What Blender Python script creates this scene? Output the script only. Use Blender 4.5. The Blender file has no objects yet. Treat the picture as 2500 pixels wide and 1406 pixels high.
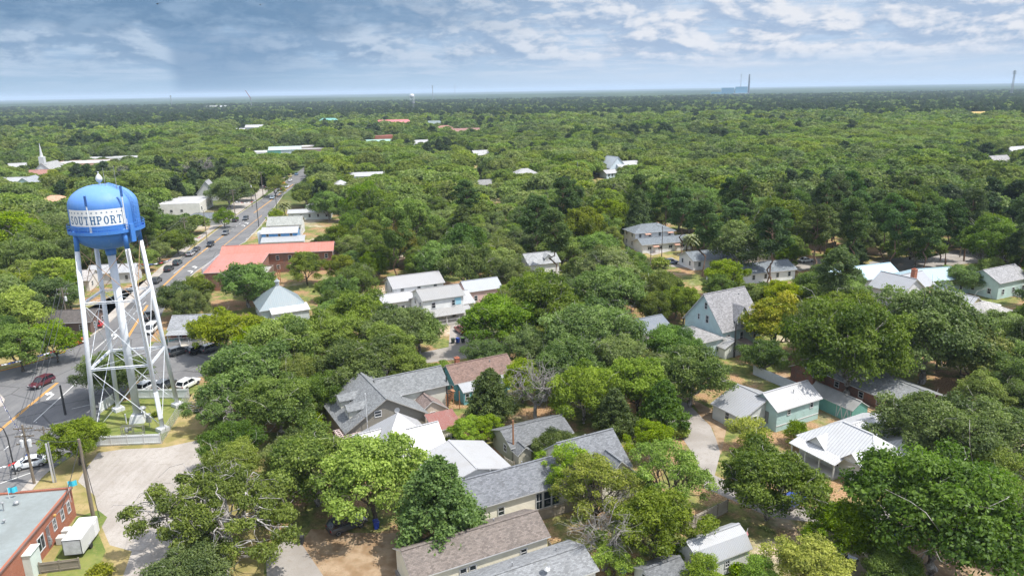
import bpy, bmesh, math, random
import numpy as np
from mathutils import Vector, Matrix

S = bpy.context.scene
C = S.collection
R = math.radians
random.seed(7)

# ------------------------------------------------------------------ camera
CAM_H, FPX = 50.0, 1780.0
PITCH, ROLL = math.atan(482 / FPX), math.atan(0.0172)
F = Vector((0, math.cos(PITCH), -math.sin(PITCH)))
R0, U0 = Vector((1, 0, 0)), Vector((0, math.sin(PITCH), math.cos(PITCH)))
RX = R0 * math.cos(ROLL) - U0 * math.sin(ROLL)
UX = R0 * math.sin(ROLL) + U0 * math.cos(ROLL)
cam = bpy.data.cameras.new('camera')
cam.sensor_width = 36.0
cam.lens = 36.0 * FPX / 2500
cam.clip_start, cam.clip_end = 1.0, 60000
cam_o = bpy.data.objects.new('camera', cam)
C.objects.link(cam_o)
mw = Matrix((RX, UX, -F)).transposed().to_4x4()
mw.translation = (0, 0, CAM_H)
cam_o.matrix_world = mw
S.camera = cam_o

# ------------------------------------------------------------------ light
SUN_DIR = Vector((14.4, -4.0, 29.0)).normalized()
sun = bpy.data.lights.new('sun', 'SUN')
sun.energy = 4.1
sun.angle = R(0.53)
sun.color = (1.0, 0.955, 0.88)
sun_o = bpy.data.objects.new('sun', sun)
C.objects.link(sun_o)
sun_o.rotation_euler = SUN_DIR.to_track_quat('Z', 'Y').to_euler()
sun_o.location = (60, -20, 150)

S.view_settings.view_transform = 'Standard'
S.view_settings.look = 'None'
S.view_settings.exposure = 0.70
S.view_settings.gamma = 1
try:
    S.view_settings.use_curve_mapping = False
except Exception:
    pass
cy = S.cycles
cy.max_bounces, cy.diffuse_bounces, cy.glossy_bounces = 5, 3, 2
cy.transmission_bounces, cy.transparent_max_bounces, cy.volume_bounces = 3, 6, 0
cy.use_denoising = True
cy.caustics_reflective = cy.caustics_refractive = False
cy.use_adaptive_sampling = True
cy.adaptive_threshold = 0.02


class NT:
    """tiny helper for node trees"""
    def __init__(self, tree):
        self.t = tree
        self.n, self.l = tree.nodes, tree.links

    def node(self, typ, **kw):
        x = self.n.new(typ)
        for k, v in kw.items():
            setattr(x, k, v)
        return x

    def link(self, a, b):
        self.l.new(a, b)

    def val(self, sock, v):
        if isinstance(v, bpy.types.NodeSocket):
            self.link(v, sock)
        else:
            sock.default_value = v

    def m(self, op, a, b=0.0, c=0.0, clamp=False):
        x = self.node('ShaderNodeMath', operation=op)
        x.use_clamp = clamp
        for i, v in enumerate((a, b, c)):
            self.val(x.inputs[i], v)
        return x.outputs[0]

    def vm(self, op, a, b=(0, 0, 0)):
        x = self.node('ShaderNodeVectorMath', operation=op)
        self.val(x.inputs[0], a)
        self.val(x.inputs[1], b)
        return x.outputs[0]

    def step(self, v, lo, hi):
        x = self.node('ShaderNodeMapRange', interpolation_type='SMOOTHSTEP')
        self.val(x.inputs[0], v)
        self.val(x.inputs[1], lo)
        self.val(x.inputs[2], hi)
        return x.outputs[0]

    def mix(self, f, a, b, mode='MIX'):
        x = self.node('ShaderNodeMix', data_type='RGBA', blend_type=mode)
        self.val(x.inputs[0], f)
        for s, v in ((x.inputs[6], a), (x.inputs[7], b)):
            if not isinstance(v, bpy.types.NodeSocket) and len(v) == 3:
                v = (*v, 1)
            self.val(s, v)
        return x.outputs[2]

    def noise(self, vec, scale, detail=3, rough=0.5, dist=0.0):
        x = self.node('ShaderNodeTexNoise')
        if vec is not None:
            self.link(vec, x.inputs['Vector'])
        x.inputs['Scale'].default_value = scale
        x.inputs['Detail'].default_value = detail
        x.inputs['Roughness'].default_value = rough
        x.inputs['Distortion'].default_value = dist
        return x.outputs['Fac']

    def comb(self, x, y, z):
        k = self.node('ShaderNodeCombineXYZ')
        for i, v in enumerate((x, y, z)):
            self.val(k.inputs[i], v)
        return k.outputs[0]

    def sep(self, v):
        k = self.node('ShaderNodeSeparateXYZ')
        self.link(v, k.inputs[0])
        return k.outputs


# ------------------------------------------------------------------ world
W = bpy.data.worlds.new('World')
S.world = W
W.use_nodes = True
wt = NT(W.node_tree)
for n in list(wt.n):
    wt.n.remove(n)
sky = wt.node('ShaderNodeTexSky', sky_type='NISHITA')
sky.sun_disc = False
sky.sun_elevation = math.asin(SUN_DIR.z)
sky.sun_rotation = math.atan2(SUN_DIR.x, SUN_DIR.y)
sky.altitude = 50
sky.air_density, sky.dust_density, sky.ozone_density = 1.0, 1.0, 1.5
tc = wt.node('ShaderNodeTexCoord')
gx, gy, gz = wt.sep(tc.outputs['Generated'])
az = wt.m('ARCTAN2', gx, gy)
el = wt.m('ARCSINE', gz)
WS = 0.15


def lin(r, g, b):
    f = lambda c: ((c / 255 + 0.055) / 1.055) ** 2.4 if c > 10 else c / 255 / 12.92
    k = 1 / WS / (2 ** S.view_settings.exposure)
    return (f(r) * k, f(g) * k, f(b) * k, 1)


pv = wt.comb(wt.m('MULTIPLY', az, 6.6), wt.m('MULTIPLY', el, 15.5), 0.0)
n_big = wt.noise(pv, 1.6, 7, 0.56, 0.15)
n_up = wt.noise(wt.vm('ADD', pv, (0.05, 0.10, 0.0)), 1.6, 7, 0.56, 0.15)
pv2 = wt.comb(wt.m('ADD', wt.m('MULTIPLY', az, 15.0), 7.3), wt.m('MULTIPLY', el, 36.0), 3.0)
n_small = wt.noise(pv2, 1.5, 7, 0.62, 0.2)
pv3 = wt.comb(wt.m('MULTIPLY', az, 7.0), wt.m('MULTIPLY', el, 75.0), 9.0)
n_strat = wt.noise(pv3, 1.7, 7, 0.62, 0.3)
right = wt.step(az, -0.32, 0.25)                 # how far to the bright side
# pale band at the horizon, clearer blue above it
base = wt.mix(right, lin(164, 193, 218), lin(196, 215, 236))
mid = wt.mix(right, lin(156, 186, 217), lin(186, 208, 234))
base = wt.mix(wt.step(el, 0.004, 0.045), base, mid)
# stratiform bands low down
band = wt.m('MULTIPLY', wt.step(n_strat, 0.40, 0.66), wt.step(el, 0.004, 0.03))
base = wt.mix(wt.m('MULTIPLY', band, 0.9), base, wt.mix(right, lin(188, 208, 230), lin(218, 226, 239)))
# cumulus: bright heads on top, blue-grey undersides
relief = wt.m('ADD', wt.m('MULTIPLY', wt.m('SUBTRACT', n_big, n_up), 5.5), 0.5)
relief = wt.m('ADD', wt.m('MULTIPLY', relief, 0.75), wt.m('MULTIPLY', n_small, 0.55))
relief = wt.m('SUBTRACT', relief, 0.15)
dens = wt.m('MULTIPLY', wt.step(wt.m('ADD', wt.m('MULTIPLY', n_big, 0.75), wt.m('MULTIPLY', n_small, 0.25)), 0.38, 0.50), wt.step(el, 0.018, 0.052))
lo_c = wt.mix(right, lin(134, 164, 196), lin(166, 188, 217))
hi_c = wt.mix(right, lin(184, 203, 225), lin(236, 238, 244))
cum = wt.mix(wt.step(relief, 0.25, 0.85), lo_c, hi_c)
base = wt.mix(wt.m('MULTIPLY', dens, 0.92), base, cum)
# heavy slate cloud in the north-west, its ragged lower edge
edge = wt.m('ADD', wt.m('MULTIPLY', wt.m('SUBTRACT', n_big, 0.5), 0.055), wt.m('MULTIPLY', wt.m('SUBTRACT', n_small, 0.5), 0.012))
edge = wt.m('ADD', edge, wt.m('MULTIPLY', wt.step(az, -0.1, 0.5), 0.035))
dark = wt.m('MULTIPLY', wt.step(wt.m('SUBTRACT', wt.m('ADD', el, edge), 0.071), 0.0, 0.012),
            wt.m('SUBTRACT', 1.0, wt.step(az, -0.34, 0.14)))
dark = wt.m('MULTIPLY', dark, wt.m('SUBTRACT', 1.0, wt.step(el, 0.2, 0.45)))
base = wt.mix(wt.m('MULTIPLY', dark, 0.9), base, wt.mix(wt.step(n_small, 0.4, 0.7), lin(104, 140, 176), lin(138, 168, 199)))
# rain shaft under it
shaft = wt.m('MULTIPLY', wt.step(az, -0.425, -0.405), wt.m('SUBTRACT', 1.0, wt.step(az, -0.385, -0.19)))
shaft = wt.m('MULTIPLY', shaft, wt.m('SUBTRACT', 1.0, wt.step(el, 0.065, 0.085)))
base = wt.mix(wt.m('MULTIPLY', shaft, 0.6), base, lin(104, 142, 180))
# higher up: the clear Nishita sky with scattered bright clouds
hi = wt.noise(tc.outputs['Generated'], 3.2, 5, 0.6, 0.4)
upper = wt.mix(wt.m('MULTIPLY', wt.step(hi, 0.40, 0.56), 0.85), sky.outputs[0], (7.4, 7.6, 8.0, 1))
col = wt.mix(wt.step(el, 0.13, 0.35), base, upper)
bg = wt.node('ShaderNodeBackground')
wt.link(col, bg.inputs['Color'])
bg.inputs['Strength'].default_value = WS
wo = wt.node('ShaderNodeOutputWorld')
wt.link(bg.outputs[0], wo.inputs['Surface'])


# ------------------------------------------------------------------ photo pixel -> point at height z, and back
def ray(px, py):
    return F * FPX + RX * (px - 1250) - UX * (py - 703)


def G(px, py, z=0.0):
    d = ray(px, py)
    t = (z - CAM_H) / d.z
    return Vector((d.x * t, d.y * t, z))


def P(p):
    d = Vector(p) - Vector((0, 0, CAM_H))
    w = d.dot(F)
    if w < 1:
        return None
    return (1250 + d.dot(RX) / w * FPX, 703 - d.dot(UX) / w * FPX, w)


# ------------------------------------------------------------------ object helpers
def tag(o, label=None, cat=None, group=None, kind=None):
    if label: o['label'] = label
    if cat: o['category'] = cat
    if group: o['group'] = group
    if kind: o['kind'] = kind
    return o


def empty(name, loc=(0, 0, 0), rz=0.0, label=None, cat=None, group=None):
    o = bpy.data.objects.new(name, None)
    o.empty_display_size = 0.5
    C.objects.link(o)
    o.location = loc
    o.rotation_euler = (0, 0, rz)
    return tag(o, label, cat, group)


def link_mesh(name, me, parent=None, color=None):
    o = bpy.data.objects.new(name, me)
    C.objects.link(o)
    if parent: o.parent = parent
    if color: o.color = (*color, 1)
    return o


def copy_tree(o, parent=None):
    c = o.copy()
    C.objects.link(c)
    c.parent = parent
    for ch in o.children:
        copy_tree(ch, c)
    return c


class MB:
    """collects faces, then links them as one mesh object"""
    def __init__(self):
        self.v, self.f, self.mi = [], [], []

    def face(self, pts, mi=0):
        k = len(self.v)
        self.v += [tuple(p) for p in pts]
        self.f.append(tuple(range(k, k + len(pts))))
        self.mi.append(mi)

    def mesh(self, verts, faces, mi=0):
        k = len(self.v)
        self.v += [tuple(p) for p in verts]
        self.f += [tuple(i + k for i in f) for f in faces]
        self.mi += [mi] * len(faces)

    def box(self, c, s, rz=0.0, mi=0, M=None):
        hx, hy, hz = s[0] / 2, s[1] / 2, s[2] / 2
        vs = [Vector((x * hx, y * hy, z * hz)) for x in (-1, 1) for y in (-1, 1) for z in (-1, 1)]
        if M is not None:
            vs = [M @ v for v in vs]
        elif rz:
            q = Matrix.Rotation(rz, 3, 'Z')
            vs = [q @ v for v in vs]
        c = Vector(c)
        self.mesh([v + c for v in vs], [(0, 1, 3, 2), (4, 6, 7, 5), (0, 4, 5, 1), (2, 3, 7, 6), (0, 2, 6, 4), (1, 5, 7, 3)], mi)

    def bar(self, a, b, w, h=None, mi=0):
        a, b = Vector(a), Vector(b)
        d = b - a
        q = d.to_track_quat('X', 'Z').to_matrix()
        self.box((a + b) / 2, (d.length, w, h or w), M=q, mi=mi)

    def tube(self, pts, rad, n=8, mi=0, caps=True):
        pts = [Vector(p) for p in pts]
        if not isinstance(rad, (list, tuple)): rad = [rad] * len(pts)
        vs, fs = [], []
        for i, p in enumerate(pts):
            d = pts[min(i + 1, len(pts) - 1)] - pts[max(i - 1, 0)]
            if d.length < 1e-6: d = Vector((0, 0, 1))
            q = d.to_track_quat('Z', 'Y').to_matrix()
            for k in range(n):
                a = 2 * math.pi * k / n
                vs.append(p + q @ Vector((math.cos(a) * rad[i], math.sin(a) * rad[i], 0)))
        for i in range(len(pts) - 1):
            for k in range(n):
                fs.append((i * n + k, i * n + (k + 1) % n, (i + 1) * n + (k + 1) % n, (i + 1) * n + k))
        if caps:
            fs.append(tuple(range(n - 1, -1, -1)))
            fs.append(tuple(range((len(pts) - 1) * n, len(pts) * n)))
        self.mesh(vs, fs, mi)

    def lathe(self, prof, c=(0, 0, 0), n=24, mi=0):
        """prof: (r, z) from bottom to top"""
        c = Vector(c)
        vs, fs = [], []
        for r, z in prof:
            for k in range(n):
                a = 2 * math.pi * k / n
                vs.append(c + Vector((r * math.cos(a), r * math.sin(a), z)))
        for i in range(len(prof) - 1):
            for k in range(n):
                fs.append((i * n + k, i * n + (k + 1) % n, (i + 1) * n + (k + 1) % n, (i + 1) * n + k))
        fs.append(tuple(range(n - 1, -1, -1)))
        fs.append(tuple(range((len(prof) - 1) * n, len(prof) * n)))
        self.mesh(vs, fs, mi)

    def slab(self, poly, t, mi=0, up=None):
        """polygon (counter-clockwise from above) given a thickness t downwards"""
        poly = [Vector(p) for p in poly]
        d = Vector(up) * t if up else Vector((0, 0, t))
        n = len(poly)
        vs = poly + [p - d for p in poly]
        fs = [tuple(range(n)), tuple(range(2 * n - 1, n - 1, -1))]
        fs += [(i + n, (i + 1) % n + n, (i + 1) % n, i) for i in range(n)]
        self.mesh(vs, fs, mi)

    def data(self, name, mats, smooth=False):
        me = bpy.data.meshes.new(name)
        me.from_pydata(self.v, [], self.f)
        if not isinstance(mats, (list, tuple)): mats = [mats]
        for m in mats: me.materials.append(m)
        if len(mats) > 1: me.polygons.foreach_set('material_index', self.mi)
        if smooth: me.polygons.foreach_set('use_smooth', [True] * len(me.polygons))
        me.update()
        return me

    def build(self, name, mats, parent=None, smooth=False, color=None):
        return link_mesh(name, self.data(name, mats, smooth), parent, color)
# ------------------------------------------------------------------ materials
MATS = {}


def new_mat(name):
    m = bpy.data.materials.new(name)
    m.use_nodes = True
    t = NT(m.node_tree)
    for n in list(t.n): t.n.remove(n)
    out = t.node('ShaderNodeOutputMaterial')
    return m, t, out


def princ(t, out, color, rough=0.6, metal=0.0, bump=None, bstr=0.3, bdist=0.02, spec=0.4, coat=0.0):
    b = t.node('ShaderNodeBsdfPrincipled')
    t.val(b.inputs['Base Color'], color if isinstance(color, bpy.types.NodeSocket) else (*color[:3], 1))
    t.val(b.inputs['Roughness'], rough)
    b.inputs['Metallic'].default_value = metal
    b.inputs['Specular IOR Level'].default_value = spec
    b.inputs['Coat Weight'].default_value = coat
    if bump is not None:
        k = t.node('ShaderNodeBump')
        k.inputs['Strength'].default_value = bstr
        k.inputs['Distance'].default_value = bdist
        t.link(bump, k.inputs['Height'])
        t.link(k.outputs[0], b.inputs['Normal'])
    t.link(b.outputs[0], out.inputs['Surface'])
    return b


def obj_base(t, color):
    """flat colour, or the object's own colour when color is None"""
    if color is not None:
        r = t.node('ShaderNodeRGB')
        r.outputs[0].default_value = (*color, 1)
        return r.outputs[0]
    oi = t.node('ShaderNodeObjectInfo')
    return oi.outputs['Color']


def weathered(t, base, scale, amt, streak=0.0):
    tc = t.node('ShaderNodeTexCoord')
    n = t.noise(tc.outputs['Object'], scale, 5, 0.6)
    n2 = t.noise(tc.outputs['Object'], scale * 6.3, 3, 0.6)
    f = t.m('ADD', t.m('MULTIPLY', n, 0.7), t.m('MULTIPLY', n2, 0.3))
    c = t.mix(t.step(f, 0.35, 0.65), t.mix(amt, base, (0.06, 0.055, 0.045, 1)), base)
    return c, tc, f


def M_plain(name, color=None, rough=0.6, amt=0.15, scale=0.6, metal=0.0, spec=0.4):
    key = ('plain', name)
    if key in MATS: return MATS[key]
    m, t, out = new_mat(name)
    c, tc, f = weathered(t, obj_base(t, color), scale, amt)
    princ(t, out, c, rough, metal, f, 0.15, 0.02, spec)
    MATS[key] = m
    return m


def face_uv(t):
    """(along-the-face, z) in object space for upright walls"""
    tc = t.node('ShaderNodeTexCoord')
    x, y, z = t.sep(tc.outputs['Object'])
    nx, ny, nz = t.sep(tc.outputs['Normal'])
    side = t.m('GREATER_THAN', t.m('ABSOLUTE', nx), t.m('ABSOLUTE', ny))
    u = t.m('ADD', t.m('MULTIPLY', y, side), t.m('MULTIPLY', x, t.m('SUBTRACT', 1.0, side)))
    return tc, u, z


def saw(t, v, period):
    return t.m('FRACT', t.m('DIVIDE', v, period))


def M_siding(name, color=None, period=0.19, vertical=False, amt=0.14):
    key = ('siding', name)
    if key in MATS: return MATS[key]
    m, t, out = new_mat(name)
    base = obj_base(t, color)
    tc, u, z = face_uv(t)
    n = t.noise(tc.outputs['Object'], 0.8, 5, 0.6)
    c = t.mix(t.step(n, 0.3, 0.65), t.mix(amt, base, (0.09, 0.085, 0.07, 1)), base)
    s = saw(t, u if vertical else z, period)
    if vertical:
        line = t.m('LESS_THAN', s, 0.12)
        h = line
    else:
        line = t.m('LESS_THAN', s, 0.1)  # dark strip at each lap: shade of the board edge painted into the colour
        h = t.m('SUBTRACT', 1.0, s)
    c = t.mix(t.m('MULTIPLY', line, 0.16), c, (0.1, 0.1, 0.1, 1))
    princ(t, out, c, 0.6, 0, h, 0.6, 0.03, 0.3)
    MATS[key] = m
    return m


def M_brick(name, c1, c2, mortar, sc=1.0):
    key = ('brick', name)
    if key in MATS: return MATS[key]
    m, t, out = new_mat(name)
    tc, u, z = face_uv(t)
    b = t.node('ShaderNodeTexBrick')
    t.link(t.comb(u, z, 0.0), b.inputs['Vector'])
    b.inputs['Scale'].default_value = sc
    b.inputs['Brick Width'].default_value = 0.24
    b.inputs['Row Height'].default_value = 0.085
    b.inputs['Mortar Size'].default_value = 0.01
    b.inputs['Color1'].default_value = (*c1, 1)
    b.inputs['Color2'].default_value = (*c2, 1)
    b.inputs['Mortar'].default_value = (*mortar, 1)
    n = t.noise(tc.outputs['Object'], 0.9, 5, 0.6)
    c = t.mix(t.step(n, 0.4, 0.75), b.outputs[0], (0.30, 0.12, 0.075, 1))
    n2 = t.noise(tc.outputs['Object'], 2.3, 5, 0.7)
    c = t.mix(t.m('MULTIPLY', t.step(n2, 0.5, 0.75), 0.45), c, (0.12, 0.06, 0.045, 1))
    princ(t, out, c, 0.85, 0, b.outputs['Fac'], 0.3, -0.01, 0.2)
    MATS[key] = m
    return m


def M_shingle(name, color=None, amt=0.2):
    key = ('shingle', name)
    if key in MATS: return MATS[key]
    m, t, out = new_mat(name)
    base = obj_base(t, color)
    tc, u, z = face_uv(t)
    x, y, zz = t.sep(tc.outputs['Object'])
    nx, ny, nz = t.sep(tc.outputs['Normal'])
    side = t.m('GREATER_THAN', t.m('ABSOLUTE', nx), t.m('ABSOLUTE', ny))
    dn = t.m('ADD', t.m('MULTIPLY', x, side), t.m('MULTIPLY', y, t.m('SUBTRACT', 1.0, side)))
    b = t.node('ShaderNodeTexBrick')
    t.link(t.comb(u, dn, 0.0), b.inputs['Vector'])
    b.inputs['Scale'].default_value = 1.0
    b.inputs['Brick Width'].default_value = 0.33
    b.inputs['Row Height'].default_value = 0.16
    b.inputs['Mortar Size'].default_value = 0.006
    b.inputs['Color1'].default_value = (0.72, 0.72, 0.72, 1)
    b.inputs['Color2'].default_value = (1.2, 1.2, 1.2, 1)
    b.inputs['Mortar'].default_value = (0.5, 0.5, 0.5, 1)
    c = t.mix(1.0, base, b.outputs[0], 'MULTIPLY')
    n = t.noise(tc.outputs['Object'], 0.45, 5, 0.65)
    c = t.mix(t.m('MULTIPLY', t.step(n, 0.45, 0.7), amt), c, (0.05, 0.05, 0.045, 1))
    n2 = t.noise(tc.outputs['Object'], 9.0, 2, 0.6)
    c = t.mix(t.m('MULTIPLY', t.step(n2, 0.45, 0.7), 0.15), c, t.mix(0.5, base, (0.45, 0.45, 0.45, 1)))
    princ(t, out, c, 0.9, 0, b.outputs['Fac'], 0.3, -0.015, 0.15)
    MATS[key] = m
    return m


def M_seam(name, color=None, period=0.42, amt=0.18, rough=0.42):
    """standing-seam or corrugated painted metal"""
    key = ('seam', name)
    if key in MATS: return MATS[key]
    m, t, out = new_mat(name)
    base = t.mix(1.0, obj_base(t, color), (0.84, 0.84, 0.84, 1), 'MULTIPLY')
    tc, u, z = face_uv(t)
    s = saw(t, u, period)
    rib = t.m('LESS_THAN', s, 0.14)
    n = t.noise(tc.outputs['Object'], 0.5, 5, 0.6)
    n2 = t.noise(t.vm('MULTIPLY', tc.outputs['Object'], (1.0, 1.0, 0.4)), 3.0, 3, 0.6)
    pan = t.noise(t.comb(t.m('FLOOR', t.m('DIVIDE', u, period)), 0.0, 0.0), 3.7, 0, 0.5)
    c = t.mix(t.m('MULTIPLY', t.step(pan, 0.3, 0.7), 0.10), base, (0.35, 0.34, 0.32, 1))
    c = t.mix(t.m('MULTIPLY', t.step(n, 0.42, 0.7), amt), c, (0.26, 0.24, 0.21, 1))
    c = t.mix(t.m('MULTIPLY', t.step(n2, 0.5, 0.75), amt), c, (0.30, 0.28, 0.25, 1))
    c = t.mix(t.m('MULTIPLY', t.m('LESS_THAN', s, 0.2), 0.5), c, (0.17, 0.165, 0.16, 1))
    princ(t, out, c, rough, 0.0, rib, 0.7, 0.04, 0.45)
    MATS[key] = m
    return m


def M_glass(name, color=(0.02, 0.028, 0.035), rough=0.08):
    key = ('glass', name)
    if key in MATS: return MATS[key]
    m, t, out = new_mat(name)
    princ(t, out, color, rough, 0, None, spec=0.6)
    MATS[key] = m
    return m


def M_paint(name='car_paint'):
    key = ('paint', name)
    if key in MATS: return MATS[key]
    m, t, out = new_mat(name)
    princ(t, out, obj_base(t, None), 0.35, 0.1, None, spec=0.5, coat=0.6)
    MATS[key] = m
    return m


def M_leaf(name, dark, light, gloss=0.05, own=True):
    """leaf material: per-leaf tone from the mesh, per-tree tone from the object"""
    m, t, out = new_mat(name)
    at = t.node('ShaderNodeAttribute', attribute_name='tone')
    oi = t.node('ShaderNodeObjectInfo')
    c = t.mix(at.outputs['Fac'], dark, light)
    if own:
        c = t.mix(1.0, c, oi.outputs['Color'], 'MULTIPLY')
    r = t.m('MULTIPLY', oi.outputs['Random'], 6.28)
    hsv = t.node('ShaderNodeHueSaturation')
    t.val(hsv.inputs['Hue'], t.m('ADD', 0.5, t.m('MULTIPLY', t.m('SINE', r), 0.014)))
    t.val(hsv.inputs['Saturation'], t.m('ADD', 0.98, t.m('MULTIPLY', t.m('COSINE', t.m('MULTIPLY', r, 3.0)), 0.13)))
    t.val(hsv.inputs['Value'], t.m('ADD', 0.98, t.m('MULTIPLY', t.m('SINE', t.m('MULTIPLY', r, 5.0)), 0.2)))
    t.link(c, hsv.inputs['Color'])
    d = t.node('ShaderNodeBsdfDiffuse')
    tr = t.node('ShaderNodeBsdfTranslucent')
    gl = t.node('ShaderNodeBsdfGlossy')
    gl.inputs['Roughness'].default_value = 0.5
    gl.inputs['Color'].default_value = (0.75, 0.8, 0.85, 1)
    t.link(hsv.outputs[0], d.inputs['Color'])
    t.link(t.mix(1.0, hsv.outputs[0], (1.02, 1.25, 0.6, 1), 'MULTIPLY'), tr.inputs['Color'])
    a = t.node('ShaderNodeMixShader')
    a.inputs[0].default_value = 0.42
    t.link(d.outputs[0], a.inputs[1])
    t.link(tr.outputs[0], a.inputs[2])
    b = t.node('ShaderNodeMixShader')
    b.inputs[0].default_value = gloss
    t.link(a.outputs[0], b.inputs[1])
    t.link(gl.outputs[0], b.inputs[2])
    t.link(b.outputs[0], out.inputs['Surface'])
    return m


def M_bark(name, dark, light):
    m, t, out = new_mat(name)
    tc = t.node('ShaderNodeTexCoord')
    n = t.noise(t.vm('MULTIPLY', tc.outputs['Object'], (1, 1, 0.45)), 2.6, 6, 0.7)
    n2 = t.noise(tc.outputs['Object'], 0.8, 3, 0.6)
    c = t.mix(t.step(t.m('ADD', t.m('MULTIPLY', n, 0.6), t.m('MULTIPLY', n2, 0.4)), 0.4, 0.6), dark, light)
    princ(t, out, c, 0.9, 0, n, 0.6, 0.05, 0.15)
    return m


WHITE = M_plain('white_paint', (0.56, 0.57, 0.58), 0.5, 0.06)
TRIM = M_plain('white_trim', (0.54, 0.54, 0.54), 0.5, 0.05)
DARKM = M_plain('dark_metal', (0.045, 0.047, 0.05), 0.45, 0.1)
GREYM = M_plain('grey_metal', (0.33, 0.34, 0.35), 0.4, 0.15, metal=0.3)
CONC = M_plain('concrete', (0.46, 0.43, 0.38), 0.9, 0.25, 0.5)
WOODP = M_plain('weathered_pole_wood', (0.20, 0.165, 0.125), 0.9, 0.35, 1.5)
WOODF = M_siding('weathered_fence_wood', (0.27, 0.235, 0.19), 0.14, True, 0.4)
WOODR = M_plain('red_brown_wood', (0.33, 0.15, 0.07), 0.8, 0.3, 1.2)
PAINT = M_plain('object_painted', None, 0.55, 0.12)
GLASS = M_glass('window_glass')
CARGLASS = M_glass('car_glass', (0.012, 0.015, 0.02), 0.06)
RUBBER = M_plain('tyre_rubber', (0.02, 0.02, 0.02), 0.85, 0.1)
CARP = M_paint()
LAMPW = M_glass('clear_lamp', (0.6, 0.6, 0.58), 0.15)
LAMPR = M_glass('red_lamp', (0.35, 0.02, 0.02), 0.2)
SIDE = M_siding('lap_siding', None)
BATTEN = M_siding('board_and_batten', None, 0.4, True)
STUCCO = M_plain('painted_stucco', None, 0.8, 0.16, 0.5)
SHING = M_shingle('asphalt_shingle', None)
SEAM = M_seam('standing_seam_metal', None)
CORR = M_seam('corrugated_metal', None, 0.22, 0.25)
MEMB = M_plain('roof_membrane', None, 0.75, 0.3, 0.25)
BRICK = M_brick('red_brick', (0.37, 0.11, 0.055), (0.27, 0.075, 0.04), (0.34, 0.24, 0.19))
BRICKD = M_brick('dark_brown_brick', (0.20, 0.10, 0.07), (0.14, 0.07, 0.05), (0.25, 0.2, 0.17))


# ------------------------------------------------------------------ ground and roads
def ground_mat():
    m, t, out = new_mat('yard_ground')
    g = t.node('ShaderNodeNewGeometry')
    p = g.outputs['Position']
    n1 = t.noise(p, 0.045, 5, 0.6)
    n2 = t.noise(p, 0.13, 5, 0.65)
    n3 = t.noise(p, 0.9, 4, 0.7)
    n4 = t.noise(p, 4.5, 3, 0.7)
    grass = t.mix(t.step(n3, 0.35, 0.65), (0.075, 0.105, 0.03, 1), (0.19, 0.20, 0.06, 1))
    straw = t.mix(t.step(n4, 0.35, 0.65), (0.17, 0.10, 0.05, 1), (0.40, 0.26, 0.15, 1))
    sand = t.mix(t.step(n3, 0.3, 0.7), (0.36, 0.28, 0.2, 1), (0.52, 0.45, 0.36, 1))
    c = t.mix(t.step(n2, 0.44, 0.58), grass, straw)
    c = t.mix(t.step(n1, 0.56, 0.68), c, sand)
    # far off the ground is the dark green floor of the woods
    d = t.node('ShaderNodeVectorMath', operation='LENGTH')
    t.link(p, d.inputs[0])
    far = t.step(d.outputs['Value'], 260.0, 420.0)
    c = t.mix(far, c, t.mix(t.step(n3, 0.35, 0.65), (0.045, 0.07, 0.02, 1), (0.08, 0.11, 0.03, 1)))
    princ(t, out, c, 0.95, 0, n4, 0.5, 0.08, 0.1)
    return m


def surf_mat(name, c1, c2, c3, sc=0.25, crack=0.0, rough=0.9, track=False):
    m, t, out = new_mat(name)
    g = t.node('ShaderNodeNewGeometry')
    p = g.outputs['Position']
    n1 = t.noise(p, sc, 5, 0.6)
    n2 = t.noise(p, sc * 8, 4, 0.7)
    n3 = t.noise(p, sc * 40, 3, 0.7)
    if track:
        n4 = t.noise(t.vm('MULTIPLY', p, (1.0, 0.09, 1.0)), 1.1, 4, 0.6, 0.6)
        n1 = t.m('ADD', t.m('MULTIPLY', n1, 0.6), t.m('MULTIPLY', n4, 0.4))
    c = t.mix(t.step(n1, 0.38, 0.62), c1, c2)
    c = t.mix(t.m('MULTIPLY', t.step(n2, 0.48, 0.72), 0.6), c, c3)
    c = t.mix(t.m('MULTIPLY', t.step(n3, 0.45, 0.7), 0.35), c, c3)
    if crack:
        v = t.node('ShaderNodeTexVoronoi', feature='DISTANCE_TO_EDGE')
        t.link(p, v.inputs['Vector'])
        v.inputs['Scale'].default_value = crack
        c = t.mix(t.m('MULTIPLY', t.m('LESS_THAN', v.outputs['Distance'], 0.012), 0.5), c, (0.04, 0.04, 0.04, 1))
    princ(t, out, c, rough, 0, n3, 0.3, 0.02, 0.2)
    return m


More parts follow.
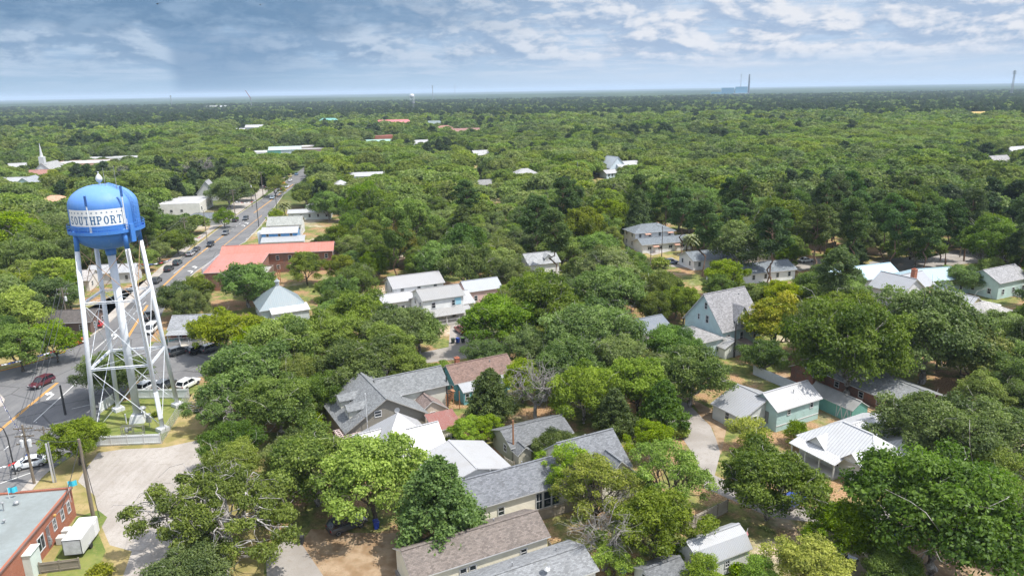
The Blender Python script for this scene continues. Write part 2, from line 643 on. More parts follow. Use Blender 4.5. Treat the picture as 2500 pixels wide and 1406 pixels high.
GROUND = ground_mat()
ASPH = surf_mat('old_asphalt', (0.125, 0.125, 0.128, 1), (0.165, 0.163, 0.162, 1), (0.10, 0.10, 0.105, 1), 0.12, 0.09, track=True)
LANE = surf_mat('worn_street', (0.24, 0.22, 0.20, 1), (0.30, 0.28, 0.26, 1), (0.20, 0.17, 0.14, 1), 0.2)
GRAVEL = surf_mat('shell_gravel', (0.27, 0.245, 0.22, 1), (0.345, 0.32, 0.295, 1), (0.205, 0.175, 0.145, 1), 0.13, track=True)
WALK = surf_mat('walk_concrete', (0.30, 0.27, 0.24, 1), (0.37, 0.34, 0.31, 1), (0.23, 0.20, 0.17, 1), 0.3)
LAWN = surf_mat('mown_grass', (0.085, 0.13, 0.025, 1), (0.17, 0.19, 0.05, 1), (0.22, 0.19, 0.075, 1), 0.22)
DRYG = surf_mat('dry_grass', (0.20, 0.175, 0.06, 1), (0.33, 0.25, 0.12, 1), (0.12, 0.13, 0.04, 1), 0.35)
STRAW = surf_mat('pine_straw', (0.22, 0.14, 0.08, 1), (0.33, 0.24, 0.16, 1), (0.12, 0.105, 0.05, 1), 0.5)
YELLOW = surf_mat('yellow_road_paint', (0.62, 0.30, 0.03, 1), (0.56, 0.27, 0.04, 1), (0.36, 0.22, 0.08, 1), 0.6)
RWHITE = surf_mat('white_road_paint', (0.62, 0.62, 0.6, 1), (0.52, 0.52, 0.5, 1), (0.35, 0.35, 0.34, 1), 0.6)


def sheet(name, mat, poly, z, skirt=0.0):
    """ground sheet from photo pixels (or Vectors) at height z"""
    pts = [Vector((p[0], p[1], z)) if isinstance(p, Vector) else G(p[0], p[1], 0).xy.to_3d() + Vector((0, 0, z)) for p in poly]
    a = sum(pts[i].x * pts[(i + 1) % len(pts)].y - pts[(i + 1) % len(pts)].x * pts[i].y for i in range(len(pts)))
    if a < 0: pts.reverse()
    bm = bmesh.new()
    vs = [bm.verts.new(p) for p in pts]
    f = bm.faces.new(vs)
    if skirt:
        r = bmesh.ops.extrude_face_region(bm, geom=[f])
        for v in [e for e in r['geom'] if isinstance(e, bmesh.types.BMVert)]: v.co.z += skirt
    bmesh.ops.triangulate(bm, faces=[q for q in bm.faces if len(q.verts) > 4])
    bmesh.ops.recalc_face_normals(bm, faces=bm.faces)
    me = bpy.data.meshes.new(name)
    bm.to_mesh(me)
    bm.free()
    me.materials.append(mat)
    o = link_mesh(name, me)
    o['kind'] = 'structure'
    return o
# ground, roads, paths
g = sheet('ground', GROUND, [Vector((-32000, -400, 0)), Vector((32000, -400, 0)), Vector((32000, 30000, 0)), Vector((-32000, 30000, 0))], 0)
RTH = R(6.5)
road_l = [(0, 903), (60, 888), (118, 872), (200, 838), (250, 800), (300, 755), (350, 706), (386, 676), (440, 630), (493, 591), (559, 540), (619, 499), (667, 469), (717, 427)]
road_r = [(732, 445), (690, 478), (649, 534), (628, 560), (598, 591), (541, 621), (478, 663), (430, 706), (402, 752), (380, 800), (350, 880), (305, 960), (262, 1000), (235, 1060), (185, 1105), (105, 1160), (30, 1240), (-60, 1350)]
far_l, far_r = G(717, 427, 0), G(732, 445, 0)
dl = (G(717, 427) - G(619, 499)).normalized()
road = [(-420, 1700), (-800, 1100), (-420, 960)] + road_l + [far_l + dl * 260, far_r + dl * 330] + road_r
sheet('road', ASPH, road, 0.012)
sheet('parking_lot', ASPH, [(345, 872), (378, 835), (420, 842), (500, 838), (560, 850), (545, 905), (470, 925), (395, 936), (345, 935), (315, 915)], 0.016)
sheet('gravel_lot', GRAVEL, [(240, 1105), (300, 1096), (400, 1092), (480, 1075), (530, 1140), (560, 1250), (560, 1420), (520, 1500), (350, 1500), (300, 1406), (322, 1345), (268, 1330), (240, 1265), (232, 1210), (190, 1175), (205, 1150)], 0.012)
sheet('verge', DRYG, [(235, 1062), (395, 1070), (470, 960), (545, 945), (545, 965), (482, 1080), (645, 1250), (645, 1600), (120, 1600), (60, 1350), (150, 1240), (50, 1235), (105, 1163), (185, 1108)], 0.008)
sheet('lawn', LAWN, [(238, 1085), (245, 1005), (278, 985), (335, 972), (463, 972), (397, 1075)], 0.014)
sheet('lawn', LAWN, [(186, 1262), (240, 1245), (262, 1262), (240, 1300), (258, 1345), (215, 1450), (90, 1450)], 0.016)
sheet('sidewalk', WALK, [(128, 1142), (100, 1168), (40, 1245), (0, 1300), (0, 1262), (28, 1225), (82, 1160), (100, 1143)], 0.03, -0.12)
sheet('sidewalk', WALK, [(215, 812), (245, 786), (330, 708), (400, 645), (455, 598), (520, 552), (575, 515), (640, 470), (690, 432), (700, 432), (652, 470), (590, 515), (535, 552), (470, 600), (412, 652), (345, 714), (262, 793), (228, 818)], 0.03, -0.12)
sheet('verge', DRYG, [(265, 795), (350, 712), (415, 652), (470, 603), (530, 558), (545, 560), (493, 594), (440, 633), (386, 679), (350, 709), (300, 758), (250, 803), (200, 841), (150, 862), (60, 886), (0, 900), (-40, 905), (-40, 880), (60, 862), (150, 835), (215, 818)], 0.010)
sheet('apron', WALK, [(500, 570), (540, 520), (600, 470), (640, 452), (655, 462), (600, 508), (560, 536)], 0.012)
sheet('curb_island', WALK, [(-30, 965), (0, 962), (12, 975), (8, 990), (-30, 1010)], 0.10, -0.12)
# street crossing behind the first row of houses
sheet('street', LANE, [(780, 925), (850, 902), (880, 912), (1040, 858), (1150, 836), (1320, 800), (1500, 770), (1500, 800), (1330, 830), (1160, 872), (1040, 886), (870, 935), (800, 960)], 0.012)
sheet('street', LANE, [(1100, 790), (1130, 780), (1150, 835), (1095, 850)], 0.016)
# lane past the subject house
sheet('lane', LANE, [(1620, 960), (1680, 985), (1735, 1040), (1760, 1100), (1745, 1160), (1900, 1230), (2030, 1245), (2060, 1262), (1990, 1275), (1880, 1262), (1720, 1190), (1700, 1120), (1660, 1060), (1590, 1010)], 0.012)
sheet('straw_bed', STRAW, [(1640, 960), (1660, 958), (1740, 1000), (1775, 1040), (1760, 1110), (1740, 1045), (1690, 985)], 0.016)
sheet('straw_bed', STRAW, [(2090, 1250), (2160, 1220), (2330, 1260), (2500, 1300), (2700, 1420), (2500, 1500), (2300, 1450), (2150, 1330), (2050, 1290)], 0.010)
sheet('driveway', LANE, [(2060, 1262), (2160, 1225), (2260, 1215), (2290, 1240), (2180, 1262), (2140, 1290)], 0.014)
sheet('driveway', LANE, [(655, 1500), (650, 1370), (690, 1320), (735, 1325), (790, 1406), (840, 1500)], 0.014)
sheet('straw_bed', STRAW, [(735, 1325), (760, 1290), (860, 1300), (980, 1300), (1010, 1350), (1000, 1450), (830, 1470), (785, 1400)], 0.008)
sheet('driveway', LANE, [(2120, 640), (2200, 628), (2260, 632), (2330, 612), (2420, 600), (2500, 605), (2500, 640), (2400, 640), (2250, 655), (2190, 668), (2140, 660)], 0.012)
sheet('lawn', DRYG, [(2105, 640), (2160, 620), (2230, 626), (2190, 640), (2120, 655)], 0.010)
sheet('lawn', LAWN, [(2130, 850), (2230, 850), (2240, 920), (2160, 920)], 0.012)
sheet('street', LANE, [(2120, 835), (2180, 815), (2240, 830), (2200, 850), (2140, 856)], 0.016)
sheet('lawn', DRYG, [(1560, 610), (1640, 622), (1700, 600), (1680, 640), (1600, 650)], 0.010)
sheet('path', WALK, [(1580, 618), (1690, 592), (1700, 597), (1592, 624)], 0.02)
sheet('driveway', LANE, [(1585, 640), (1640, 628), (1690, 655), (1620, 650)], 0.016)
sheet('driveway', LANE, [(1930, 645), (1960, 630), (2010, 632), (2000, 655), (1950, 662)], 0.012)
sheet('lawn', DRYG, [(1435, 448), (1445, 425), (1475, 432), (1472, 450)], 0.012)
sheet('lawn', DRYG, [(1150, 400), (1165, 396), (1175, 425), (1158, 425)], 0.012)
sheet('lawn', DRYG, [(1208, 470), (1222, 465), (1226, 505), (1212, 505)], 0.012)
sheet('lane', WALK, [(846, 338), (862, 312), (868, 318), (856, 345)], 0.012)
sheet('lane', WALK, [(2195, 300), (2235, 290), (2240, 296), (2200, 306)], 0.012)
sheet('clearing', STRAW, [(2190, 292), (2230, 290), (2200, 300)], 0.02)


def stripe(name, mat, a, b, w, z=0.022, dash=None):
    """painted line between two pixels; dash = (on, off)"""
    a, b = G(*a, 0), G(*b, 0)
    d = (b - a).normalized()
    n = Vector((-d.y, d.x, 0)) * w / 2
    L = (b - a).length
    mb = MB()
    s = 0.0
    while s < L:
        e = min(L, s + (dash[0] if dash else L))
        p, q = a + d * s, a + d * e
        mb.face([(v.x, v.y, z) for v in (p - n, q - n, q + n, p + n)])
        s = e + (dash[1] if dash else 1)
    o = mb.build(name, mat)
    o['kind'] = 'structure'
    return o


for off in (-0.16, 0.16):
    for a, b in (((-10, 1058), (140, 934)), ((300, 843), (360, 745)), ((390, 706), (460, 641)), ((460, 641), (560, 564)), ((620, 520), (716, 450))):
        A, B = G(*a), G(*b)
        d = (B - A).normalized()
        n = Vector((-d.y, d.x, 0)) * off
        mb = MB()
        w = Vector((-d.y, d.x, 0)) * 0.09
        mb.face([(v.x, v.y, 0.022) for v in (A + n - w, B + n - w, B + n + w, A + n + w)])
        mb.build('road_line', YELLOW)['kind'] = 'structure'
stripe('road_line', YELLOW, (540, 605), (640, 526), 0.2)
stripe('road_line', RWHITE, (82, 1030), (188, 933), 0.16)
stripe('road_line', RWHITE, (0, 1180), (80, 1152), 0.2)
stripe('road_line', RWHITE, (175, 998), (232, 985), 0.13)
stripe('road_line', RWHITE, (195, 905), (290, 835), 0.16, dash=(2.6, 3.2))
stripe('road_line', RWHITE, (230, 855), (300, 792), 0.16)
stripe('road_line', RWHITE, (300, 792), (372, 722), 0.16, dash=(3, 5))
stripe('road_line', RWHITE, (424, 668), (450, 648), 0.14)
stripe('road_line', RWHITE, (465, 636), (600, 536), 0.14, dash=(2, 4))
stripe('road_line', RWHITE, (600, 585), (690, 505), 0.14, dash=(3, 6))
stripe('road_line', RWHITE, (10, 1098), (90, 1030), 0.16, dash=(1.4, 3.2))


def arrow(px, ang, s=1.0):
    c = G(*px)
    q = Matrix.Rotation(ang, 3, 'Z')
    shape = [(-0.13, -1.4), (0.13, -1.4), (0.13, 0.2), (-0.5, 0.75), (-0.5, 1.15), (-1.15, 0.55), (-0.5, -0.05), (-0.5, 0.3), (-0.13, 0.05)]
    mb = MB()
    for quad in ([0, 1, 2, 8], [8, 2, 3, 7], [4, 5, 6, 6]):
        pts = [c + q @ Vector((shape[i][0] * s, shape[i][1] * s, 0)) for i in dict.fromkeys(quad)]
        mb.face([(p.x, p.y, 0.022) for p in pts])
    mb.build('road_arrow', RWHITE)['kind'] = 'structure'


for px, a in (((128, 964), 8), ((480, 652), 9), ((470, 663), 9), ((606, 545), 8), ((598, 551), 8), ((285, 820), 10)):
    arrow(px, R(a), 1.5)
# raised kerb on the near side of the crossing, painted yellow in its bend
mb = MB()
for a, b in (((0, 906), (60, 891)), ((60, 891), (118, 875)), ((118, 875), (160, 858))):
    mb.bar(G(*a) + Vector((0, 0, 0.06)), G(*b) + Vector((0, 0, 0.06)), 0.2, 0.14)
mb.build('kerb', YELLOW)['kind'] = 'structure'
mb = MB()
for a, b in zip(road_l[3:-1], road_l[4:]):
    mb.bar(G(*a) + Vector((-.12, 0, 0.06)), G(*b) + Vector((-.12, 0, 0.06)), 0.16, 0.14)
for a, b in zip(road_r[1:7], road_r[2:8]):
    mb.bar(G(*a) + Vector((.12, 0, 0.06)), G(*b) + Vector((.12, 0, 0.06)), 0.16, 0.14)
mb.build('kerb', CONC)['kind'] = 'structure'
# ------------------------------------------------------------------ the water tower
def tank_paint():
    m, t, out = new_mat('blue_tank_paint')
    tc = t.node('ShaderNodeTexCoord')
    x, y, z = t.sep(tc.outputs['Object'])
    n = t.noise(t.vm('MULTIPLY', tc.outputs['Object'], (1, 1, .35)), .55, 6, .65)
    n2 = t.noise(t.vm('MULTIPLY', tc.outputs['Object'], (1, 1, .12)), 2.2, 5, .7)
    chalk = t.m('MULTIPLY', t.step(t.m('ADD', z, t.m('MULTIPLY', n, 4.0)), 34.6, 39.8), .42)
    c = t.mix(chalk, (.052, .185, .52, 1), (.22, .37, .63, 1))
    c = t.mix(t.m('MULTIPLY', t.step(n2, .52, .72), .32), c, (.20, .31, .50, 1))
    c = t.mix(t.m('MULTIPLY', t.step(n2, .66, .78), .35), c, (.16, .11, .07, 1))
    seam = t.m('LESS_THAN', saw(t, t.m('ADD', z, .35), 1.9), .012)
    ang = t.m('LESS_THAN', saw(t, t.m('ARCTAN2', y, x), .5236), .006)
    c = t.mix(t.m('MULTIPLY', t.m('MAXIMUM', seam, ang), .3), c, (.02, .07, .22, 1))
    princ(t, out, c, .55, 0, n2, .08, .02, .35)
    return m


TB = tank_paint()
TWH = M_plain('white_tower_paint', (0.64, 0.67, 0.71), 0.5, 0.12, 0.5)
LETB = M_plain('letter_blue', (0.03, 0.12, 0.26), 0.55, 0.05)
RUST = M_plain('rusty_rod', (0.42, 0.27, 0.16), 0.8, 0.3, 1.0)


def water_tower():
    c = Vector((-60.1, 107.3, 0))
    t = empty('water_tower', c, 0, 'tall blue and white water tower on four legs with a lettered white band', 'water tower')
    Rt, z0, z1 = 4.62, 31.2, 34.75
    prof = [(0.75, 28.05)]
    for i in range(1, 13):
        a = i / 12 * math.pi / 2
        r = max(0.75, Rt * math.sin(a))
        prof.append((r, z0 - 3.05 * math.cos(a)))
    prof += [(Rt, 32.2), (Rt, 33.4), (Rt, z1)]
    for i in range(1, 14):
        a = i / 14 * math.pi / 2
        prof.append((Rt * math.cos(a) ** 0.96, z1 + 3.0 * math.sin(a)))
    mb = MB()
    mb.lathe(prof, n=72)
    tank = mb.build('tank', TB, t, smooth=True)
    A0, A1 = R(-60.7 - 73), R(-60.7 + 33)

    def cyl(a, z, r): return (r * math.cos(a), r * math.sin(a), z)
    mb = MB()
    N = 40
    for i in range(N):
        a, b = A0 + (A1 - A0) * i / N, A0 + (A1 - A0) * (i + 1) / N
        mb.face([cyl(a, 32.25, Rt + .012), cyl(b, 32.25, Rt + .012), cyl(b, 34.6, Rt + .012), cyl(a, 34.6, Rt + .012)])
    mb.build('band', M_plain('band_white', (.74, .75, .76), .5, .06), tank, smooth=True)
    # slab-serif capitals; unit cell 1 wide, 1 high
    def rect(x0, y0, x1, y1): return [[(x0, y0), (x1, y0), (x1, y1), (x0, y1)]]
    def arc(cx, cy_, rx, ry, a0, a1, wx, wy, n=12):
        o = []
        for i in range(n):
            p, q = R(a0 + (a1 - a0) * i / n), R(a0 + (a1 - a0) * (i + 1) / n)
            o.append([(cx + rx * math.cos(p), cy_ + ry * math.sin(p)), (cx + rx * math.cos(q), cy_ + ry * math.sin(q)),
                      (cx + (rx - wx) * math.cos(q), cy_ + (ry - wy) * math.sin(q)), (cx + (rx - wx) * math.cos(p), cy_ + (ry - wy) * math.sin(p))])
        return o
    st, sf = .22, .13
    def stem(x, lo=0.0, hi=1.0, top=True, bot=True, ext=.11):
        o = rect(x, lo + (sf if bot else 0), x + st, hi - (sf if top else 0))
        if bot: o += rect(x - ext, lo, x + st + ext, lo + sf)
        if top: o += rect(x - ext, hi - sf, x + st + ext, hi)
        return o
    GL = {
        'O': arc(.5, .5, .42, .5, 0, 360, .21, .13, 20),
        'S': arc(.48, .73, .34, .27, 20, 270, .19, .13) + arc(.48, .27, .36, .27, 90, -165, .19, .13) + rect(.68, .70, .84, 1.0) + rect(.1, 0, .26, .3),
        'U': stem(.14, .28, 1, bot=False) + rect(.70, .28, .86, .87) + rect(.6, .87, .97, 1) + arc(.5, .3, .36, .3, 180, 360, .2, .13),
        'T': stem(.39, 0, 1, top=False) + rect(.08, .87, .92, .999) + rect(.08, .66, .2, .87) + rect(.80, .66, .92, .87),
        'H': stem(.1) + stem(.68) + rect(.32, .435, .68, .565),
        'P': stem(.14) + arc(.48, .72, .42, .28, 90, -90, .2, .12) + rect(.36, .88, .48, 1) + rect(.36, .44, .48, .56),
        'R': stem(.12) + arc(.46, .72, .4, .28, 90, -90, .2, .12) + rect(.34, .88, .46, 1) + rect(.34, .44, .46, .56) + [[(.5, .46), (.72, .46), (.92, .1), (.68, .1)]] + rect(.66, 0, 1.0, .12),
    }
    span = (A1 - A0) - R(9)
    cell = span / 9
    for i, chh in enumerate('SOUTHPORT'):
        mb = MB()
        for quad in GL[chh]:
            mb.face([cyl(A0 + R(4) + cell * (i + .06 + .88 * x), 32.5 + 1.2 * y, Rt + .024) for x, y in quad])
        mb.build('letter', LETB, tank)
    for i in range(13):
        a = A0 + R(3.5) + (A1 - A0 - R(9)) * i / 12
        mb = MB()
        star = []
        for k in range(10):
            r = (.16, .065)[k % 2]
            p = R(90 + 36 * k)
            star.append(cyl(a - r * math.cos(p) / Rt, 34.18 + r * math.sin(p), Rt + .024))
        mb.face(star)
        mb.build('star', LETB, tank)
    # roof hatch and vent
    mb = MB()
    q = R(-68)
    mb.box(cyl(q, 36.75, 3.25), (0.9, 0.12, 0.22), rz=q + math.pi / 2)
    mb.build('hatch', DARKM, tank)
    # balcony
    mb = MB()
    n = 64
    ring = [(Rt - .02, 31.0), (5.12, 31.0), (5.12, 31.45), (5.06, 31.45), (5.06, 31.12), (Rt - .02, 31.12)]
    for i in range(n):
        a, b = 2 * math.pi * i / n, 2 * math.pi * (i + 1) / n
        for (r0, za), (r1, zb) in zip(ring, ring[1:]):
            mb.face([cyl(a, za, r0), cyl(b, za, r0), cyl(b, zb, r1), cyl(a, zb, r1)])
    bal = mb.build('balcony', TB, t)
    mb = MB()
    for z in (31.85, 32.2):
        mb.tube([cyl(2 * math.pi * i / n, z, 5.09) for i in range(n + 1)], .03, 5, caps=False)
    for i in range(24):
        a = 2 * math.pi * i / 24
        mb.tube([cyl(a, 31.4, 5.09), cyl(a, 32.2, 5.09)], .028, 5)
    mb.build('railing', TB, bal)
    # legs
    dirs = [Vector((5.3, -3.5, 0)), Vector((4.0, 5.7, 0)), Vector((-5.0, 3.9, 0)), Vector((-3.7, -5.5, 0))]
    dirs = [d.normalized() * 6.75 for d in dirs]

    def onleg(d, z): return d * (1 - .325 * z / 31) + Vector((0, 0, z))
    for d in dirs:
        mb = MB()
        mb.tube([onleg(d, .3), onleg(d, 28.6)], .335, 18)
        leg = mb.build('leg', TWH, t, smooth=True)
        mb = MB()
        mb.tube([onleg(d, 28.6), onleg(d, 31.6)], .34, 18)
        mb.build('leg_head', TB, leg, smooth=True)
        mb = MB()
        mb.box(d + Vector((0, 0, .3)), (1.5, 1.5, .6), rz=math.atan2(d.y, d.x))
        mb.box(d + Vector((0, 0, .64)), (1.0, 1.0, .1), rz=math.atan2(d.y, d.x))
        mb.build('footing', WHITE, leg)
    mb = MB()
    mb.lathe([(.56, 1.0), (.56, 27.2)], n=28)
    rp = mb.build('riser_pipe', TWH, t, smooth=True)
    mb = MB()
    q = 1.15
    mb.mesh([(-q, -q, 0), (q, -q, 0), (q, q, 0), (-q, q, 0), (-.85, -.85, 1.25), (.85, -.85, 1.25), (.85, .85, 1.25), (-.85, .85, 1.25)], [(3, 2, 1, 0), (4, 5, 6, 7), (0, 1, 5, 4), (1, 2, 6, 5), (2, 3, 7, 6), (3, 0, 4, 7)])
    mb.build('footing', WHITE, t).rotation_euler = (0, 0, R(12))
    mb = MB()
    mb.lathe([(.7, 27.2), (.8, 28.5)], n=28)
    mb.build('riser_collar', TB, rp, smooth=True)
    zs = (0.9, 10.7, 20.8, 29.0)
    for k in range(4):
        d, e = dirs[k], dirs[(k + 1) % 4]
        for z in zs[1:3]:
            mb = MB()
            a, b = onleg(d, z), onleg(e, z)
            for dz in (-.13, .13):
                mb.bar(a + Vector((0, 0, dz)), b + Vector((0, 0, dz)), .26, .06)
            s = (b - a)
            for i in range(9):
                mb.bar(a + s * (i / 9) + Vector((0, 0, -.13 if i % 2 else .13)), a + s * ((i + 1) / 9) + Vector((0, 0, .13 if i % 2 else -.13)), .05, .05)
            mb.build('strut', TWH, t)
        for j in range(3):
            for a, b in ((onleg(d, zs[j]), onleg(e, zs[j + 1])), (onleg(e, zs[j]), onleg(d, zs[j + 1]))):
                mb = MB()
                m = (a + b) / 2
                mb.tube([a, b], .045, 6)
                mb.tube([m - (b - a).normalized() * .3, m + (b - a).normalized() * .3], .075, 6)
                mb.build('brace_rod', RUST if (j == 2) else TWH, t)
    for z in zs[1:3]:
        for d in dirs:
            mb = MB()
            mb.tube([onleg(d, z), Vector((0, 0, z + .1))], .03, 5)
            mb.build('tie_rod', TWH, t)
    # cable tray up the near leg
    d = dirs[0]
    out = (Vector((60, -107, 0)).normalized() * .42)
    mb = MB()
    mb.bar(onleg(d, 6.5) + out, onleg(d, 28.6) + out, .28, .05)
    for z in range(7, 28):
        mb.bar(onleg(d, z) + out * 1.1 + Vector((-.16, 0, 0)), onleg(d, z) + out * 1.1 + Vector((.16, 0, 0)), .04, .04)
    mb.build('cable_tray', GREYM, t)
    mb = MB()
    mb.bar(onleg(d, 2.2) + out, onleg(d, 6.5) + out, .7, .16)
    mb.build('climb_guard', TWH, t)
    # ladder over the tank
    la = R(-8)
    mb = MB()
    rail = [(z, Rt + .28) for z in (31.2, 33, 34.6)] + [(35.5, 4.75), (36.4, 4.15), (37.1, 3.3), (37.65, 2.2), (37.95, 1.2)]
    for s in (-1, 1):
        mb.tube([cyl(la + s * .28 / max(r, 2), z, r) for z, r in rail], .045, 5)
    for i in range(len(rail) - 1):
        for k in range(4):
            u = k / 4
            z = rail[i][0] * (1 - u) + rail[i + 1][0] * u
            r = rail[i][1] * (1 - u) + rail[i + 1][1] * u
            mb.tube([cyl(la - .28 / max(r, 2), z, r), cyl(la + .28 / max(r, 2), z, r)], .022, 4)
    for z in (32.6, 33.3, 34.0, 34.7):
        mb.tube([cyl(la + .05 * math.cos(R(40 * k)), z, Rt + .28 + .32 * (1 + math.sin(R(40 * k)))) for k in range(10)], .02, 4)
    mb.build('ladder', TB, t)
    # two white conduit masts standing on the balcony
    for ang, ztop, bent in ((-60.7 - 25, 35.4, 1), (-60.7 + 30, 36.4, 0)):
        mb = MB()
        a = R(ang)
        mb.tube([cyl(a, 31.1, 4.98), cyl(a, ztop, 4.98)], .085, 8)
        mb.tube([cyl(a + .035, 31.1, 5.02), cyl(a + .035, 33.0, 5.02)], .05, 6)
        mast = mb.build('mast', TWH, t)
        mb = MB()
        mb.box(cyl(a, ztop + .55, 5.0), (.16, .3, 1.5), rz=a)
        mb.build('panel_antenna', M_plain('antenna_blue', (0.03, 0.10, 0.30), 0.5, 0.1), mast)
    mb = MB()
    mb.box(cyl(R(-60.7 + 36), 30.9, 5.4), (.25, .7, 2.6), rz=R(-60.7 + 36))
    mb.build('panel_antenna', TB, t)
    for ang, r, za, zb in ((-34, 1.5, 37.3, 40.2), (-15, 2.9, 36.9, 40.4)):
        mb = MB()
        a = R(ang)
        mb.tube([cyl(a, za, r), cyl(a, zb, r)], (.05, .03), 6)
        mb.build('whip_antenna', GREYM, t)
    mb = MB()
    mb.lathe([(.25, 37.6), (.14, 37.8), (.14, 38.0), (.32, 38.12), (.46, 38.42), (.46, 38.62), (.32, 38.95), (.12, 39.2), (.05, 39.45), (.12, 39.5), (.12, 39.55)], n=24)
    mb.build('finial', WHITE, t, smooth=True)
    return t


tower = water_tower()
# ------------------------------------------------------------------ houses
KEEP, FOOT, MARKS = [], [], []       # points that stay in view, footprints, phrases trees can refer to
WIN_CACHE = {}
WINM = [WHITE, GLASS]


def win_mesh(w, h, style):
    key = (round(w, 2), round(h, 2), style)
    if key not in WIN_CACHE:
        f, p = MB(), MB()
        b = 0.09
        for x in (-1, 1): f.box((x * (w / 2 - b / 2), -.03, 0), (b, .1, h))
        for z in (-1, 1): f.box((0, -.033, z * (h / 2 - b / 2)), (w - 2 * b + .004, .1, b))
        if style == 'sash': f.box((0, -.02, 0), (w - 2 * b, .07, .05))
        if style == 'grid':
            f.box((0, -.02, 0), (w - 2 * b, .07, .05))
            f.box((0, -.018, 0), (.04, .07, h - 2 * b))
        if style == 'bank':
            n = max(2, int(w / .9))
            for i in range(1, n): f.box((-w / 2 + w * i / n, -.02, 0), (.07, .07, h - 2 * b))
        p.box((0, .0, 0), (w - b, .03, h - b))
        WIN_CACHE[key] = (f.data('window', TRIM), p.data('pane', GLASS))
    return WIN_CACHE[key]


def add_window(root, face, L, W, u, zc, w, h, off=(0, 0), style='sash', name='window', proud=0.0):
    fm, pm = win_mesh(w, h, style)
    o = link_mesh(name, fm, root)
    x, y, rz = {'f': (u * L / 2, -W / 2 - proud, 0), 'r': (L / 2 + proud, u * W / 2, math.pi / 2), 'l': (-L / 2 - proud, u * W / 2, -math.pi / 2), 'b': (u * L / 2, W / 2 + proud, math.pi)}[face]
    o.location = (x + off[0], y + off[1], zc)
    o.rotation_euler = (0, 0, rz)
    link_mesh('pane', pm, o)
    return o


def roof_polys(kind, L, W, ze, zr, ov, lift=.1):
    X, Y = L / 2 + ov, W / 2 + ov
    P_ = []
    if kind == 'gx':
        s = (zr - ze) / (W / 2)
        zl = ze - s * ov
        P_ = [[(-X, -Y, zl), (X, -Y, zl), (X, 0, zr), (-X, 0, zr)], [(X, Y, zl), (-X, Y, zl), (-X, 0, zr), (X, 0, zr)]]
    elif kind == 'gy':
        s = (zr - ze) / (L / 2)
        zl = ze - s * ov
        P_ = [[(-X, Y, zl), (-X, -Y, zl), (0, -Y, zr), (0, Y, zr)], [(X, -Y, zl), (X, Y, zl), (0, Y, zr), (0, -Y, zr)]]
    elif kind in ('hip', 'pyr'):
        if L >= W:
            h = (L - W) / 2 if kind == 'hip' else 0
            s = (zr - ze) / (W / 2)
            zl = ze - s * ov
            a, b = (-h, 0, zr), (h, 0, zr)
            P_ = [[(-X, -Y, zl), (X, -Y, zl), b, a], [(X, Y, zl), (-X, Y, zl), a, b], [(X, -Y, zl), (X, Y, zl), b], [(-X, Y, zl), (-X, -Y, zl), a]]
        else:
            h = (W - L) / 2 if kind == 'hip' else 0
            s = (zr - ze) / (L / 2)
            zl = ze - s * ov
            a, b = (0, -h, zr), (0, h, zr)
            P_ = [[(-X, Y, zl), (-X, -Y, zl), a, b], [(X, -Y, zl), (X, Y, zl), b, a], [(-X, -Y, zl), (X, -Y, zl), a], [(X, Y, zl), (-X, Y, zl), b]]
        P_ = [list(dict.fromkeys(p)) for p in P_]
    elif kind == 'shed':            # low at the front
        s = (zr - ze) / W
        P_ = [[(-X, -Y, ze - s * ov), (X, -Y, ze - s * ov), (X, Y, zr + s * ov), (-X, Y, zr + s * ov)]]
    elif kind == 'shedr':           # low at the right
        s = (zr - ze) / L
        P_ = [[(-X, -Y, zr + s * ov), (X, -Y, ze - s * ov), (X, Y, ze - s * ov), (-X, Y, zr + s * ov)]]
    elif kind == 'shedl':
        s = (zr - ze) / L
        P_ = [[(-X, -Y, ze - s * ov), (X, -Y, zr + s * ov), (X, Y, zr + s * ov), (-X, Y, ze - s * ov)]]
    elif kind == 'gambrel':
        k, zm = W * .29, ze + (zr - ze) * .68
        P_ = [[(-X, -Y, ze - .1), (X, -Y, ze - .1), (X, -k, zm), (-X, -k, zm)], [(-X, -k, zm), (X, -k, zm), (X, 0, zr), (-X, 0, zr)],
              [(X, Y, ze - .1), (-X, Y, ze - .1), (-X, k, zm), (X, k, zm)], [(X, k, zm), (-X, k, zm), (-X, 0, zr), (X, 0, zr)]]
    elif kind == 'flat':
        P_ = [[(-L / 2 + .2, -W / 2 + .2, ze - .1), (L / 2 - .2, -W / 2 + .2, ze - .1), (L / 2 - .2, W / 2 - .2, ze - .1), (-L / 2 + .2, W / 2 - .2, ze - .1)]]
    return [[(x, y, z + lift) for x, y, z in p] for p in P_]


